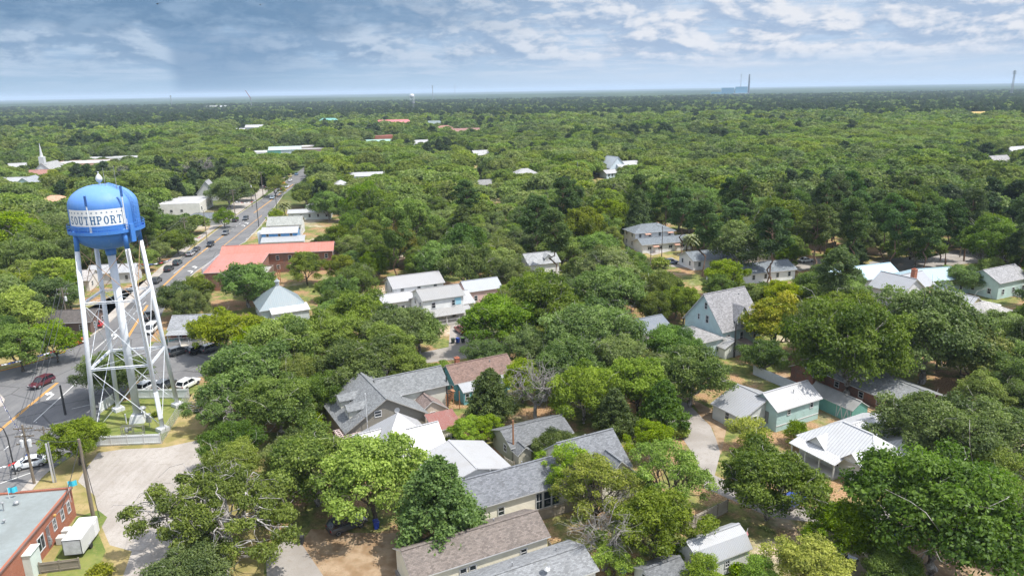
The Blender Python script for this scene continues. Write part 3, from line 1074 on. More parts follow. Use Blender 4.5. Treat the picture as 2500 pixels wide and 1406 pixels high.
def block(root, off, L, W, roof, ze, zr, wall, wc, rm, rc, ov=.35, zb=0.0, walls=True, par=.35, trim=None):
    """one wall box and its roof, as parts of a house"""
    if walls:
        a0 = root.rotation_euler.z
        q0 = root.location + Matrix.Rotation(a0, 3, 'Z') @ Vector((*off, 0))
        FOOT.append((q0.x, q0.y, math.cos(a0), math.sin(a0), L / 2, W / 2))
        mb = MB()
        x, y = L / 2, W / 2
        z_f, z_b, z_l, z_r = ze, ze, ze, ze
        c = [(-x, -y), (x, -y), (x, y), (-x, y)]
        zt = {'shed': [ze, ze, zr, zr], 'shedr': [zr, ze, ze, zr], 'shedl': [ze, zr, zr, ze]}.get(roof, [ze] * 4)
        if roof == 'flat': zt = [ze + par] * 4
        for i in range(4):
            j = (i + 1) % 4
            mb.face([(*c[i], zb), (*c[j], zb), (*c[j], zt[j]), (*c[i], zt[i])])
        if roof == 'gx':
            for s in (-1, 1): mb.face([(s * x, -y * s, ze), (s * x, y * s, ze), (s * x, 0, zr)])
        if roof == 'gy':
            for s in (-1, 1): mb.face([(x * s, s * y, ze), (-x * s, s * y, ze), (0, s * y, zr)])
        if roof == 'gambrel':
            k, zm = W * .29, ze + (zr - ze) * .68
            for s in (-1, 1): mb.face([(s * x, -y * s, ze), (s * x, y * s, ze), (s * x, k * s, zm), (s * x, 0, zr), (s * x, -k * s, zm)])
        if roof == 'flat':
            t = .22
            for (a, b, cx_, cy2) in ((L, t, 0, -y + t / 2), (L, t, 0, y - t / 2)): mb.box((cx_, cy2, ze + par / 2 + .006), (a - .01, b - .006, par))
            for sx in (-1, 1): mb.box((sx * (x - t / 2), 0, ze + par / 2), (t - .006, W - 2 * t, par))
        w = mb.build('wall', wall, root, color=wc)
        w.location = (*off, 0)
    mb = MB()
    for p in roof_polys(roof, L, W, ze, zr, ov):
        n = len(p)
        k = len(mb.f)
        mb.slab(p, .13)
        for i in range(k + 1, len(mb.f)): mb.mi[i] = 1
    if roof in ('gx', 'gy', 'hip', 'gambrel') :
        h = {'gx': L / 2 + ov, 'gy': W / 2 + ov, 'hip': abs(L - W) / 2, 'gambrel': L / 2 + ov}[roof]
        d = (1, 0) if roof in ('gx', 'gambrel') or (roof == 'hip' and L >= W) else (0, 1)
        if h > .3: mb.bar((-d[0] * h, -d[1] * h, zr + .115), (d[0] * h, d[1] * h, zr + .115), .3, .05)
    r = mb.build('roof', [rm, trim or TRIM], root, color=rc)
    r.location = (*off, 0)
    return r


def house(name, label, th, corner, p, L, W, roof, ze, zr, wall=None, wc=(.7, .7, .68), rm=None, rc=(.3, .3, .31), ov=.35, wins='auto', mark=None,
          group=None, cat='house', zb=0.0, keep=True, par=.35, style='sash', wh=(.95, 1.35), trim=None, door=None):
    th = R(th)
    ex, ey = Vector((math.cos(th), math.sin(th), 0)), Vector((-math.sin(th), math.cos(th), 0))
    q = G(*p) if len(p) == 3 else ex * p[0] + ey * p[1]
    q = Vector((q.x, q.y, 0))
    sx = {'l': 1, 'r': -1, 'c': 0}[corner[1]]
    sy = {'f': 1, 'b': -1, 'c': 0}[corner[0]]
    c = q + ex * (sx * L / 2) + ey * (sy * W / 2)
    root = empty(name, c, th, label, cat, group)
    root['dims'] = (L, W, ze, zr)
    block(root, (0, 0), L, W, roof, ze, zr, wall or SIDE, wc, rm or SHING, rc, ov, zb, True, par, trim)
    if wins == 'auto':
        wins = []
        for f, ln in (('f', L), ('r', W), ('l', W)):
            n = max(1, int(ln / 3.3))
            for i in range(n):
                u = -1 + 2 * (i + .5) / n
                wins.append((f, u, 1.65, *wh))
                if ze > 4.9: wins.append((f, u, 4.35, *wh))
    for w in wins or ():
        add_window(root, w[0], L, W, w[1], w[2], w[3], w[4], style=w[5] if len(w) > 5 else style)
    if door is not None:
        mb = MB()
        f, u = door
        mb.box((0, -.03, 1.05), (1.0, .1, 2.1))
        d = mb.build('door', PAINT, root, color=(.25, .2, .17))
        d.location = {'f': (u * L / 2, -W / 2, 0), 'r': (L / 2, u * W / 2, 0), 'l': (-L / 2, u * W / 2, 0)}[f]
        d.rotation_euler = (0, 0, {'f': 0, 'r': math.pi / 2, 'l': -math.pi / 2}[f])
    if mark: MARKS.append((mark, c.xy.copy()))
    if keep:
        M = Matrix.Translation(c) @ Matrix.Rotation(th, 4, 'Z')
        for a in ((-.85, -.55, -.28, 0, .28, .55, .85) if keep != 'top' else (-.6, 0, .6)):
            for b, z in (((-1.0, ze), (-1.02, ze * .6), (-.5, (ze + zr) / 2 + .1), (0, zr)) if keep != 'top' else ((-.3, ze + (zr - ze) * .7), (0, zr + .3))):
                KEEP.append(M @ Vector((a * L / 2, b * W / 2, z)))
    return root


def chimney(root, x, y, z0, z1, s=.7, mat=None):
    roof = [o for o in root.children if o.name.startswith('roof')][0]
    mb = MB()
    mb.box((0, 0, (z0 + z1) / 2), (s, s, z1 - z0))
    mb.box((0, 0, z1 + .06), (s + .14, s + .14, .12))
    mb.box((0, 0, z1 + .2), (s * .5, s * .5, .18))
    o = mb.build('chimney', mat or BRICK, roof)
    o.location = Vector((x, y, 0)) - roof.location
    return o


def roof_vent(root, x, y, z):
    roof = [o for o in root.children if o.name.startswith('roof')][0]
    mb = MB()
    mb.lathe([(.06, -.3), (.06, .4), (.1, .41), (.1, .45)], n=8)
    o = mb.build('vent_pipe', GREYM, roof)
    o.location = (x, y, z)


def porch(root, face, L, W, u0, u1, depth, zt, zl, rm, rc, posts=4, rail=True, zf=.5, wc=None):
    """lean-to roof on posts with a floor and railing in front of a wall"""
    x0, x1 = u0 * L / 2, u1 * L / 2
    y0, y1 = -W / 2 - .02, -W / 2 - depth
    M = {'f': Matrix.Identity(4), 'r': Matrix.Rotation(math.pi / 2, 4, 'Z'), 'l': Matrix.Rotation(-math.pi / 2, 4, 'Z')}[face]
    mb = MB()
    mb.slab([(x0 - .2, y1 - .25, zl), (x1 + .2, y1 - .25, zl), (x1 + .2, y0, zt), (x0 - .2, y0, zt)], .12)
    for i in range(1, len(mb.f)): mb.mi[i] = 1
    r = mb.build('porch_roof', [rm, TRIM], root, color=rc)
    r.matrix_local = M
    mb = MB()
    mb.box(((x0 + x1) / 2, (y0 + y1) / 2, zf / 2), (x1 - x0, depth, zf))
    f = mb.build('porch_floor', PAINT, root, color=(.42, .40, .37))
    f.matrix_local = M
    for i in range(posts):
        x = x0 + .1 + (x1 - x0 - .2) * i / max(1, posts - 1)
        mb = MB()
        mb.box((x, y1 + .1, (zl - .1 + zf) / 2), (.16, .16, zl - .1 - zf))
        mb.build('post', TRIM, root).matrix_local = M
    if rail:
        mb = MB()
        for z in (zf + .15, zf + .95): mb.box(((x0 + x1) / 2, y1 + .1, z), (x1 - x0 - .2, .06, .07))
        n = int((x1 - x0) / .3)
        for i in range(n): mb.box((x0 + .2 + (x1 - x0 - .4) * i / max(1, n - 1), y1 + .1, zf + .55), (.04, .04, .76))
        mb.build('railing', TRIM, root).matrix_local = M


def dormer(root, x, y, zbase, w, d, h, rise, rc, wc, rm, face='f', win=True, flare=.25):
    """gabled dormer; x, y is the middle of its front; looks to local -y (f), -x (l) or +x (r)"""
    M = Matrix.Translation((x, y, 0)) @ {'f': Matrix.Identity(4), 'l': Matrix.Rotation(-math.pi / 2, 4, 'Z'), 'r': Matrix.Rotation(math.pi / 2, 4, 'Z')}[face]
    mb = MB()
    a = w / 2
    z0, z1 = zbase, zbase + h
    mb.face([(-a, 0, z0), (a, 0, z0), (a, 0, z1), (0, 0, z1 + rise), (-a, 0, z1)])
    mb.face([(a, 0, z0), (a, d, z0), (a, d, z1), (a, 0, z1)])
    mb.face([(-a, d, z0), (-a, 0, z0), (-a, 0, z1), (-a, d, z1)])
    o = mb.build('dormer', SIDE, root, color=wc)
    o.matrix_local = M
    mb = MB()
    e = a + flare
    zl = z1 - rise * flare / a
    mb.slab([(-e, -.25, zl + .1), (0, -.25, z1 + rise + .1), (0, d, z1 + rise + .1), (-e, d, zl + .1)][::-1], .1)
    mb.slab([(e, -.25, zl + .1), (e, d, zl + .1), (0, d, z1 + rise + .1), (0, -.25, z1 + rise + .1)], .1)
    mb.build('dormer_roof', rm, o, color=rc)
    if win:
        fm, pm = win_mesh(w * .45, h * .75, 'sash')
        q = link_mesh('window', fm, o)
        q.location = (0, -.01, (z0 + z1) / 2 + .1)
    return o


MET = (.43, .435, .45)        # bright metal roof
# --- near and middle blocks, street grid turned 27 degrees
# grey L-shaped cottage
A = house('grey_house', 'big grey shingled house with two dormers on its long slope', 29, 'fl', (25.4, 95.2), 12.0, 11.5, 'gy', 3.4, 7.0, SIDE, (.20, .185, .155), SHING, (.175, .183, .188), .5,
          wins=[('f', -.22, 4.9, 1.1, 1.0), ('f', .5, 1.6, .95, 1.3)], mark='the grey house with two dormers', trim=M_plain('dark_trim', (.28, .26, .23), .6, .1))
for yy in (-2.6, 1.6):
    dormer(A, -5.0, yy, 3.3, 2.2, 4.6, 2.1, .5, (.175, .183, .188), (.50, .50, .44), SHING, 'l', flare=.3)
mb = MB(); mb.lathe([(.0, -.03), (.42, -.03), (.42, .05), (.3, .06), (.3, .02), (.0, .02)], n=20)
o = mb.build('round_window', TRIM, A); o.location = (1.6, -5.77, 4.75); o.rotation_euler = (R(90), 0, 0)
block(A, (6.6, 2.2), 10.5, 5.2, 'gx', 5.0, 6.9, SIDE, (.50, .50, .44), SHING, (.175, .183, .188), .45)
mb = MB(); mb.tube([(-3.2, -6.4, 0), (-3.2, -6.4, 8.6)], .05, 8); mb.lathe([(.09, 8.6), (.09, 8.75)], c=(-3.2, -6.4, 0), n=8)
o = mb.build('pole', WHITE, A)
mb = MB()
for i in range(7): mb.box((-7.2 + i * .5, -5.2, 2.75), (.08, 3.4, .16))
for j in range(6): mb.box((-5.7, -6.7 + j * .6, 2.87), (3.6, .08, .1))
for i in (-7.2, -4.2):
    for j in (-6.7, -3.7): mb.box((i, j, 1.34), (.14, .14, 2.67))
mb.build('pergola', M_plain('pink_white_wood', (.62, .5, .48), .6, .2), A)
mb = MB()
for i in range(9):
    mb.box((12.3 + .15 * i, .6, .35 + i * .32), (.5, 1.1, .05))
for i in range(6): mb.box((12.9, 1.6, 1.2 + i * .28), (2.4, .05, .09))
for i in range(6): mb.box((11.7, .4, 1.2 + i * .28), (.05, 2.4, .09))
for x in (11.7, 14.0):
    for y in (-.8, 1.6): mb.box((x, y, 1.6), (.12, .12, 3.2))
mb.build('outdoor_stair', WOODR, A)
# white hipped metal roof
B = house('white_roofed_house', 'house under a tall hipped white metal roof beside the grey dormered house', 29, 'fl', (26.9, 85.0), 8.6, 9.4, 'pyr', 3.0, 6.9, SIDE, (.42, .48, .22), SEAM, MET, .45, mark='the tall white hipped roof')
block(B, (2.7, -2.1), 4.0, 5.0, 'gx', 3.0, 5.2, SIDE, (.42, .48, .22), SEAM, MET, .4)
block(B, (-3.6, .6), 5.0, 4.6, 'gx', 3.0, 4.8, SIDE, (.42, .48, .22), SEAM, MET, .4)
B2 = house('low_white_building', 'low building under a wide corrugated white metal roof', 28, 'fr', (39.4, 75.6), 9.6, 8.2, 'gy', 2.8, 4.1, SIDE, (.72, .72, .7), CORR, MET, .4, mark='the low corrugated white roof')
# subject house and its neighbours
Cc = house('cream_house', 'cream sided house under a long grey shingle roof with a screened porch', 26.5, 'fl', (28.0, 69.9), 15.0, 6.4, 'gx', 3.0, 4.9, SIDE, (.70, .66, .56), SHING, (.155, .163, .18), .35,
           wins=[('f', .86, 1.75, .95, 1.35), ('f', -.35, 1.5, .9, 1.2)], mark='the cream house with the screened porch')
for i, w_ in enumerate((.95, 1.15, 1.15)):
    add_window(Cc, 'f', 15, 6.4, .34 + i * .155, 1.35, w_, 2.3, style='grid' if i == 0 else 'sash', name='porch_screen')
Cs = house('shingled_house', 'house under a tall grey shingle gable roof behind the yellow green trees', 26.5, 'fl', (43.2, 69.6), 8.0, 8.6, 'gx', 3.0, 6.1, SIDE, (.70, .66, .56), SHING, (.165, .173, .188), .35, mark='the tall grey shingle gable')
block(Cs, (1.0, -5.1), 5.2, 3.0, 'gy', 3.0, 5.4, SIDE, (.70, .66, .56), SHING, (.165, .173, .188), .3)
D = house('tan_house', 'long cream sided house under a plain brown grey shingle roof', 26.5, 'fr', (34.2, 61.0), 15.4, 5.6, 'gx', 3.05, 4.45, SIDE, (.70, .655, .53), SHING, (.16, .135, .12), .3,
          wins=[('f', .62, 1.9, .85, 1.0), ('f', -.30, 1.75, .85, 1.25), ('f', -.16, 1.75, .85, 1.25), ('f', -.75, 1.75, .85, 1.25)], mark='the long brown roofed cream house', zb=.45)
mb = MB(); mb.box((0, 0, .225), (15.9, 5.5, .45)); mb.build('foundation', M_plain('block_foundation', (.22, .20, .18), .9, .3), D)
mb = MB()
rr = random.Random(4)
for i in range(16):
    x, s = -1.5 + rr.random() * 3.4, .35 + .6 * rr.random()
    mb.box((x, -s * 2.0, 0), (.55, .16, .012), M=None)
E1 = house('low_grey_house', 'low house with pale worn grey shingles and a satellite dish', 26.5, 'fr', (35.9, 54.0), 13.5, 5.4, 'gx', 2.7, 3.75, BATTEN, (.74, .74, .73), SHING, (.20, .207, .215), .3,
           wins=[('f', .72, 1.45, .8, 1.15), ('f', .2, 1.45, .8, 1.15)], mark='the low worn grey roof')
mb = MB(); mb.lathe([(.02, 0), (.22, .04), (.38, .13), (.41, .17), (.36, .15), (.2, .07), (.02, .03)], n=20)
o = mb.build('satellite_dish', GREYM, E1); o.location = (1.6, -1.5, 3.9); o.rotation_euler = (R(50), R(15), 0)
mb = MB(); mb.tube([(1.6, -1.3, 3.2), (1.6, -1.4, 3.9)], .03, 6); mb.build('dish_mast', DARKM, E1)
Fs = house('gambrel_shed', 'white shed with a silver gambrel metal roof and board walls', 26.5, 'fl', (46.0, 49.9), 6.9, 3.9, 'gambrel', 2.15, 3.85, BATTEN, (.66, .66, .65), CORR, (.34, .355, .38), .22,
           wins=[('f', .1, 1.25, .7, .9, 'grid')], mark='the gambrel shed', cat='shed')
E2 = house('dark_roofed_shed', 'small shed with a dark grey gable roof beside the blue bin', 26.5, 'fr', (44.4, 49.6), 4.2, 3.6, 'gx', 2.0, 2.9, BATTEN, (.5, .5, .48), SHING, (.13, .135, .14), .25, cat='shed', keep='top')
# cottages between the grey house and the blue one
N1 = house('brown_roofed_cottage', 'small cottage with a brown grey gable roof beside the wooden stair', 29, 'fr', (1089, 994, 2.5), 4.6, 7.6, 'gy', 2.5, 4.1, BATTEN, (.52, .44, .36), SHING, (.20, .155, .14), .3, mark='the brown roofed cottage')
N2 = house('rusty_roofed_shed', 'little cream shed under a rusty red metal roof', 27, 'fl', (1063, 1050, 2.5), 4.0, 3.6, 'shed', 2.4, 3.3, SIDE, (.66, .63, .55), CORR, (.25, .07, .05), .25, wins=[('f', .45, 1.3, 1.0, 1.6, 'grid')], cat='shed', mark='the rusty red shed')
N3 = house('blue_cottage', 'turquoise blue cottage with a brown shingle roof and brick chimney', 27, 'fl', (1112, 934, 3.3), 11.0, 6.6, 'gx', 3.3, 5.2, SIDE, (.15, .37, .42), SHING, (.18, .12, .10), .35, mark='the turquoise cottage',
           wins=[('l', -.5, 1.6, .9, 1.5), ('l', .3, 1.6, .9, 1.4), ('f', -.6, 1.5, .9, 1.4)], keep='top')
chimney(N3, -3.4, .8, 4.2, 5.9)
block(N3, (-1.0, -4.4), 8.0, 2.2, 'shed', 2.3, 3.1, SIDE, (.15, .37, .42), CORR, (.38, .40, .43), .2)
for i in range(5): add_window(N3, 'f', 8, 2.2, -.85 + .33 * i, 1.35, .75, 1.3, off=(-1.0, -4.4))
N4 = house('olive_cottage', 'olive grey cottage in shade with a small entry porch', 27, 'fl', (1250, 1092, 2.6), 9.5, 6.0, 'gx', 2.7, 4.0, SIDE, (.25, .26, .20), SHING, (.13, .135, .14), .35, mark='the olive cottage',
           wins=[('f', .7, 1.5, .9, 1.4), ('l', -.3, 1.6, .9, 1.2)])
block(N4, (-3.6, -3.8), 2.0, 1.7, 'gy', 2.3, 3.1, SIDE, (.42, .40, .33), SHING, (.13, .135, .14), .25)
# tall gothic house
H = house('gothic_house', 'tall pale blue house with a steep grey roof and one pointed dormer', 29, 'fl', (1764, 806, 4.9), 10.4, 10.4, 'gx', 4.9, 10.8, SIDE, (.42, .55, .56), SHING, (.235, .232, .24), .4, mark='the steep roofed gothic house',
          wins=[('l', -.1, 8.6, .8, 1.4), ('l', -.2, 6.0, .9, 1.6), ('l', .25, 6.0, .6, 1.2), ('f', -.7, 2.7, 1.0, 2.1), ('f', .0, 2.7, 1.0, 2.1), ('f', .7, 2.7, 1.0, 2.1)])
dormer(H, .4, -4.9, 5.0, 3.6, 4.0, 1.2, 2.4, (.21, .21, .22), (.60, .62, .60), SHING)
block(H, (-9.0, -1.4), 7.2, 8.2, 'hip', 3.6, 5.0, SIDE, (.42, .52, .52), SHING, (.235, .23, .23), .4)
H2 = house('garden_shed', 'pale gabled shed with a small brown lean-to below the gothic house', 29, 'fl', (1770, 850, 2.2), 5.0, 4.0, 'gy', 2.2, 3.4, SIDE, (.55, .57, .52), SHING, (.28, .28, .28), .3, cat='shed')
block(H2, (3.6, -1.0), 2.6, 2.4, 'shed', 1.7, 2.2, BATTEN, (.6, .58, .55), CORR, (.22, .14, .11), .15)
H3 = house('dark_roofed_house', 'house with a dark blue metal roof showing through the trees', 28, 'fr', (1640, 800, 3.4), 7, 7, 'gx', 3.4, 5.2, SIDE, (.5, .5, .5), SEAM, (.12, .15, .19), .3, keep='top')
# mint garage, carport roof, mint shed
I1 = house('mint_garage', 'two storey mint green garage with a white metal gable roof', 28.5, 'fl', (1898, 1001, 3.6), 9.2, 5.4, 'gx', 3.6, 5.3, SIDE, (.36, .50, .48), SEAM, MET, .35, mark='the mint green garage',
           wins=[('f', -.45, 2.7, .75, .95), ('f', .62, 2.9, .8, 1.3)])
mb = MB(); mb.box((-4.62, .2, 1.75), (.08, 2.8, 1.9)); mb.build('garage_door', M_plain('grey_door', (.16, .17, .17), .6, .1), I1)
mb = MB(); mb.box((0, -2.72, .95), (9.2, .06, .16)); mb.build('trim_board', TRIM, I1)
roof_vent(I1, .4, -1.2, 4.8)
I2 = house('carport_house', 'long pale metal roof over an open carport beside the mint garage', 28.5, 'fl', (1814, 1021, 2.5), 9.8, 6.2, 'gy', 2.5, 4.6, SIDE, (.5, .52, .5), SEAM, (.33, .34, .36), .3, mark='the carport roof', keep='top')
I3 = house('mint_shed', 'long mint green shed with a grey gambrel roof and white door braces', 25, 'fl', (2077, 1034, 0), 3.4, 8.6, 'gy', 2.2, 3.3, BATTEN, (.15, .36, .31), MEMB, (.27, .27, .26), .15, cat='shed', mark='the mint green shed', wins=[])
mb = MB()
for a, b in (((-1.72, -3.9, .2), (-1.72, -3.4, 2)), ((-1.72, -3.4, 2), (-1.72, -2.9, .2)), ((-1.72, -2.7, .2), (-1.72, -2.2, 2)), ((-1.72, -2.2, 2), (-1.72, -1.7, .2)), ((-1.72, -4.1, .1), (-1.72, -4.1, 2.1)), ((-1.72, -1.5, .1), (-1.72, -1.5, 2.1))): mb.bar(a, b, .06, .12)
mb.build('door_brace', TRIM, I3)
# big white metal roof
J = house('white_metal_house', 'large house under a blazing white metal roof with two cross gables', 28, 'fl', (78.9, 51.2), 7.4, 12.0, 'hip', 3.0, 5.5, SIDE, (.55, .55, .52), SEAM, (.56, .57, .59), .45, mark='the big white metal roof')
for y in (2.9, -2.6): dormer(J, -4.2, y, 2.9, 2.5, 3.6, .05, 1.1, (.56, .57, .59), (.6, .6, .58), SEAM, 'l', win=False, flare=.3)
block(J, (6.2, 2.6), 7.0, 7.0, 'gx', 2.9, 4.4, SIDE, (.55, .55, .52), SEAM, (.56, .57, .59), .4)
block(J, (5.2, -3.4), 5.4, 5.0, 'hip', 2.9, 4.1, SIDE, (.55, .55, .52), SEAM, (.56, .57, .59), .4)
porch(J, 'l', 12.2, 7.4, -.95, .2, 2.0, 2.9, 2.3, SEAM, (.56, .57, .59), 4, False, .3)
# brick ranch
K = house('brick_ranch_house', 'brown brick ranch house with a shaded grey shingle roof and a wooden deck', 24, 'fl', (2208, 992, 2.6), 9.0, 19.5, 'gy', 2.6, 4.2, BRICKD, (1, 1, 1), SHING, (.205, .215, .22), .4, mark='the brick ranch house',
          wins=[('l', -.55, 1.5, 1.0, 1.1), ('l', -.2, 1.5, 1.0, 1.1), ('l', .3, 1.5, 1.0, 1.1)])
block(K, (-5.2, 8.0), 4.0, 5.0, 'gx', 2.6, 4.0, BRICKD, (1, 1, 1), SHING, (.19, .2, .2), .35)
mb = MB()
mb.box((-6.3, -4.4, .4), (3.2, 5.0, .12))
for y in (-6.9, -5.2, -3.6, -1.9): mb.box((-7.9, y, .75), (.12, .12, 1.5))
for z in (1.0, 1.4): mb.box((-7.9, -4.4, z), (.05, 5.0, .1))
for z in (1.0, 1.4): mb.box((-6.3, -6.9, z), (3.2, .05, .1))
mb.build('deck', M_plain('new_deck_wood', (.46, .31, .18), .8, .25, 1.0), K)
# houses up on the far right
R1 = house('white_gable_house', 'white house with bright metal cross gables and a tall brick chimney', 28, 'fl', (2205, 716, 3.8), 8.0, 8.5, 'gy', 3.8, 6.6, SIDE, (.6, .6, .62), SEAM, (.36, .375, .41), .4, mark='the white house with a tall chimney', keep='top')
block(R1, (6.2, 1.2), 8.5, 7.0, 'gx', 3.6, 6.0, SIDE, (.5, .38, .28), SEAM, (.36, .375, .41), .4)
chimney(R1, 3.6, -1.4, 4.6, 7.8, 1.0)
R2 = house('blue_metal_house', 'long house with a pale blue metal roof behind the brick chimney', 10, 'fl', (2215, 688, 4.0), 20, 7, 'hip', 4.0, 6.0, SIDE, (.35, .47, .5), SEAM, (.33, .50, .58), .4, keep='top')
R3 = house('sky_blue_roofed_house', 'house with a sky blue metal roof seen through thin oak crowns', 18, 'fl', (2040, 690, 3.5), 20, 8, 'gx', 3.5, 5.8, SIDE, (.6, .6, .6), SEAM, (.42, .60, .72), .4, keep=False, mark='the sky blue metal roof')
R4 = house('small_white_roofed_house', 'small yellow house with a white ribbed metal gable roof', 30, 'fr', (2402, 742, 3.0), 6.5, 8.5, 'gy', 3.0, 5.0, SIDE, (.62, .55, .3), SEAM, (.41, .42, .44), .35, mark='the small white ribbed roof', keep='top')
R5 = house('flat_white_house', 'white flat roofed house with a dark roof unit', 30, 'fl', (2395, 762, 2.9), 8, 7, 'flat', 2.9, 2.9, SIDE, (.7, .7, .7), MEMB, (.42, .42, .43), 0, keep='top')
mb = MB(); mb.box((1, 0, 3.4), (1.6, 1.1, .8)); mb.box((1, 0, 3.84), (1.2, .8, .08)); mb.build('roof_unit', DARKM, R5)
R6 = house('grey_hipped_house', 'house with a plain grey hipped roof past the flat white one', 30, 'fl', (2412, 778, 2.8), 10, 8, 'hip', 2.8, 4.6, SIDE, (.5, .5, .48), SHING, (.32, .31, .30), .4, keep='top')
R7 = house('pale_mint_house', 'pale mint house with a small gable window and grey roof', 26, 'fl', (2440, 690, 4.2), 12, 8, 'gx', 4.2, 6.4, SIDE, (.45, .58, .55), SHING, (.27, .27, .28), .4, mark='the pale mint house', keep='top')
R8 = house('hidden_white_house', 'white roofed house mostly hidden under the big oak', 26, 'fl', (2330, 1078, 2.8), 11, 8, 'gx', 2.8, 4.4, SIDE, (.6, .6, .6), SEAM, (.40, .41, .43), .35, keep=False)
# white apartments
AP1 = house('apartment_block', 'two storey white apartment block with a dark blue grey roof', 17, 'fl', (1551, 569, 5.3), 14, 8, 'hip', 5.3, 7.2, STUCCO, (.74, .74, .74), SHING, (.155, .175, .195), .5, mark='the white apartments', cat='apartments')
AP2 = house('apartment_row', 'long single storey white apartment row with awnings over its doors', 17, 'fl', (1569, 597, 2.9), 17.5, 6, 'gx', 2.9, 4.2, STUCCO, (.74, .74, .74), SHING, (.155, .175, .195), .5, cat='apartments', wins=[('f', u, 1.5, 1.4, 1.2, 'bank') for u in (-.72, -.3, .12, .6)])
for r_, us, zz in ((AP2, (-.5, .36, .85), 2.35), (AP1, (-.4, .75), 5.0)):
    L_, W_ = r_['dims'][0], r_['dims'][1]
    for u in us:
        mb = MB(); mb.slab([(u * L_ / 2 - 1, -W_ / 2 - 1.2, zz - .3), (u * L_ / 2 + 1, -W_ / 2 - 1.2, zz - .3), (u * L_ / 2 + 1, -W_ / 2 - .01, zz), (u * L_ / 2 - 1, -W_ / 2 - .01, zz)], .07)
        for s in (-.9, .9): mb.box((u * L_ / 2 + s, -W_ / 2 - 1.1, zz / 2 - .2 if zz < 3 else zz - .6), (.07, .07, zz - .4 if zz < 3 else .5))
        mb.build('awning', M_plain('awning_red', (.45, .27, .2), .7, .15), r_)
AP3 = house('apartment_row', 'white apartment row end with a gable and a blue bin by its corner', 17, 'fl', (1694, 636, 2.9), 26, 8, 'gx', 2.9, 4.5, STUCCO, (.74, .74, .74), SHING, (.155, .175, .195), .5, cat='apartments', keep='top')
AP4 = house('apartment_row', 'white apartment row with a dark roof half covered by oaks', 17, 'fr', (1942, 656, 2.9), 22, 8, 'gx', 2.9, 4.5, STUCCO, (.74, .74, .74), SHING, (.16, .18, .2), .5, cat='apartments', keep='top')
M1 = house('dormered_white_house', 'white house with a grey roof and dormer amid the oaks', 22, 'fl', (1292, 646, 4.4), 9, 7, 'gx', 4.4, 6.6, SIDE, (.68, .68, .66), SHING, (.30, .31, .32), .4, mark='the white house amid oaks', keep='top')
dormer(M1, 1.5, -3.0, 4.6, 2, 3, 1.1, .8, (.3, .31, .32), (.68, .68, .66), SHING)
# white cluster by the crossing street
V1 = house('white_upper_house', 'white house with a ribbed white roof furthest back in the white cluster', 25, 'fr', (1082, 688, 5.0), 12.5, 8, 'gx', 5.0, 6.8, SIDE, (.72, .73, .72), SEAM, (.36, .36, .37), .4, mark='the white cluster of houses')
V2 = house('white_two_storey_house', 'white two storey house with a low pitched roof and front porch', 25, 'fr', (1131, 719, 5.9), 9.5, 7.5, 'gx', 5.9, 7.4, SIDE, (.72, .73, .72), SEAM, (.31, .31, .31), .4)
block(V2, (1.5, 1.6), 12.0, 9.5, 'gx', 3.6, 5.2, SIDE, (.74, .74, .73), SEAM, MET, .4)
porch(V2, 'f', 9.5, 7.5, -.7, 1.2, 2.6, 3.4, 2.6, SEAM, (.35, .35, .35), 4)
mb = MB(); mb.box((3.4, -3.78, 4.6), (1.5, .06, 1.5)); mb.build('shutter', M_plain('aqua_panel', (.30, .56, .68), .6, .1), V2)
V3 = house('long_white_roofed_building', 'long low building with a bright white roof behind a leafy oak', 25, 'fr', (1040, 726, 3.4), 19, 6, 'gx', 3.4, 4.6, SIDE, (.72, .72, .7), SEAM, MET, .4, keep=False)
V4 = house('pink_cottage', 'pale pink cottage with a light metal roof at the end of the white cluster', 25, 'fl', (1140, 712, 3.6), 9, 6, 'gx', 3.6, 5.4, SIDE, (.60, .42, .40), SEAM, (.38, .41, .46), .35, keep='top')
# --- along the main road, grid turned 7 degrees
BR = house('brick_building', 'red brick shop building with a flat grey green roof and white windows', 8, 'br', (187, 1258, 0), 17, 26, 'flat', 3.75, 3.75, BRICK, (1, 1, 1), MEMB, (.225, .255, .255), 0, cat='building', par=.2, mark='the red brick building',
           wins=[('r', 1 - 2 * d / 26, 2.1, .8, 1.5, 'grid') for d in (1.5, 3.2, 5.2)] + [('r', 1 - 2 * 8.6 / 26, 1.9, 1.5, 1.8, 'bank')])
mb = MB(); mb.box((8.62, 1.6, 1.35), (.12, 1.1, 2.3)); mb.build('door', M_plain('grey_door2', (.45, .46, .46), .6, .1), BR)
mb = MB()
mb.box((8.9, 13 - 11.6, 1.5), (.8, 2.0, 3.0)); mb.box((8.95, 13 - 11.6, 3.03), (1.0, 2.2, .08))
mb.build('entry_box', M_plain('pale_green_panel', (.62, .70, .66), .5, .15), BR)
for d, s in ((4.4, 1.0), (5.9, .85)):
    mb = MB(); mb.box((9.25, 13 - d, .5), (.8, s, .85)); mb.lathe([(.32, .92), (.32, .97), (.05, .98)], c=(9.25, 13 - d, 0), n=14)
    for k in range(5): mb.box((9.66, 13 - d, .2 + k * .15), (.02, s * .9, .05))
    mb.build('air_conditioner', M_plain('ac_beige', (.58, .57, .54), .5, .15), BR)
mb = MB()
for d in (6.7, 7.0, 7.25): mb.tube([(8.58, 13 - d, .4), (8.58, 13 - d, 2.9)], .05, 6)
for d, z in ((6.8, 1.0), (7.0, 1.5), (7.1, .9)): mb.box((8.62, 13 - d, z), (.18, .3, .45))
mb.tube([(8.56, 13 - 1.0, 3.0), (8.56, 13 - 7, 2.9)], .03, 5)
mb.build('meter_pipes', GREYM, BR)
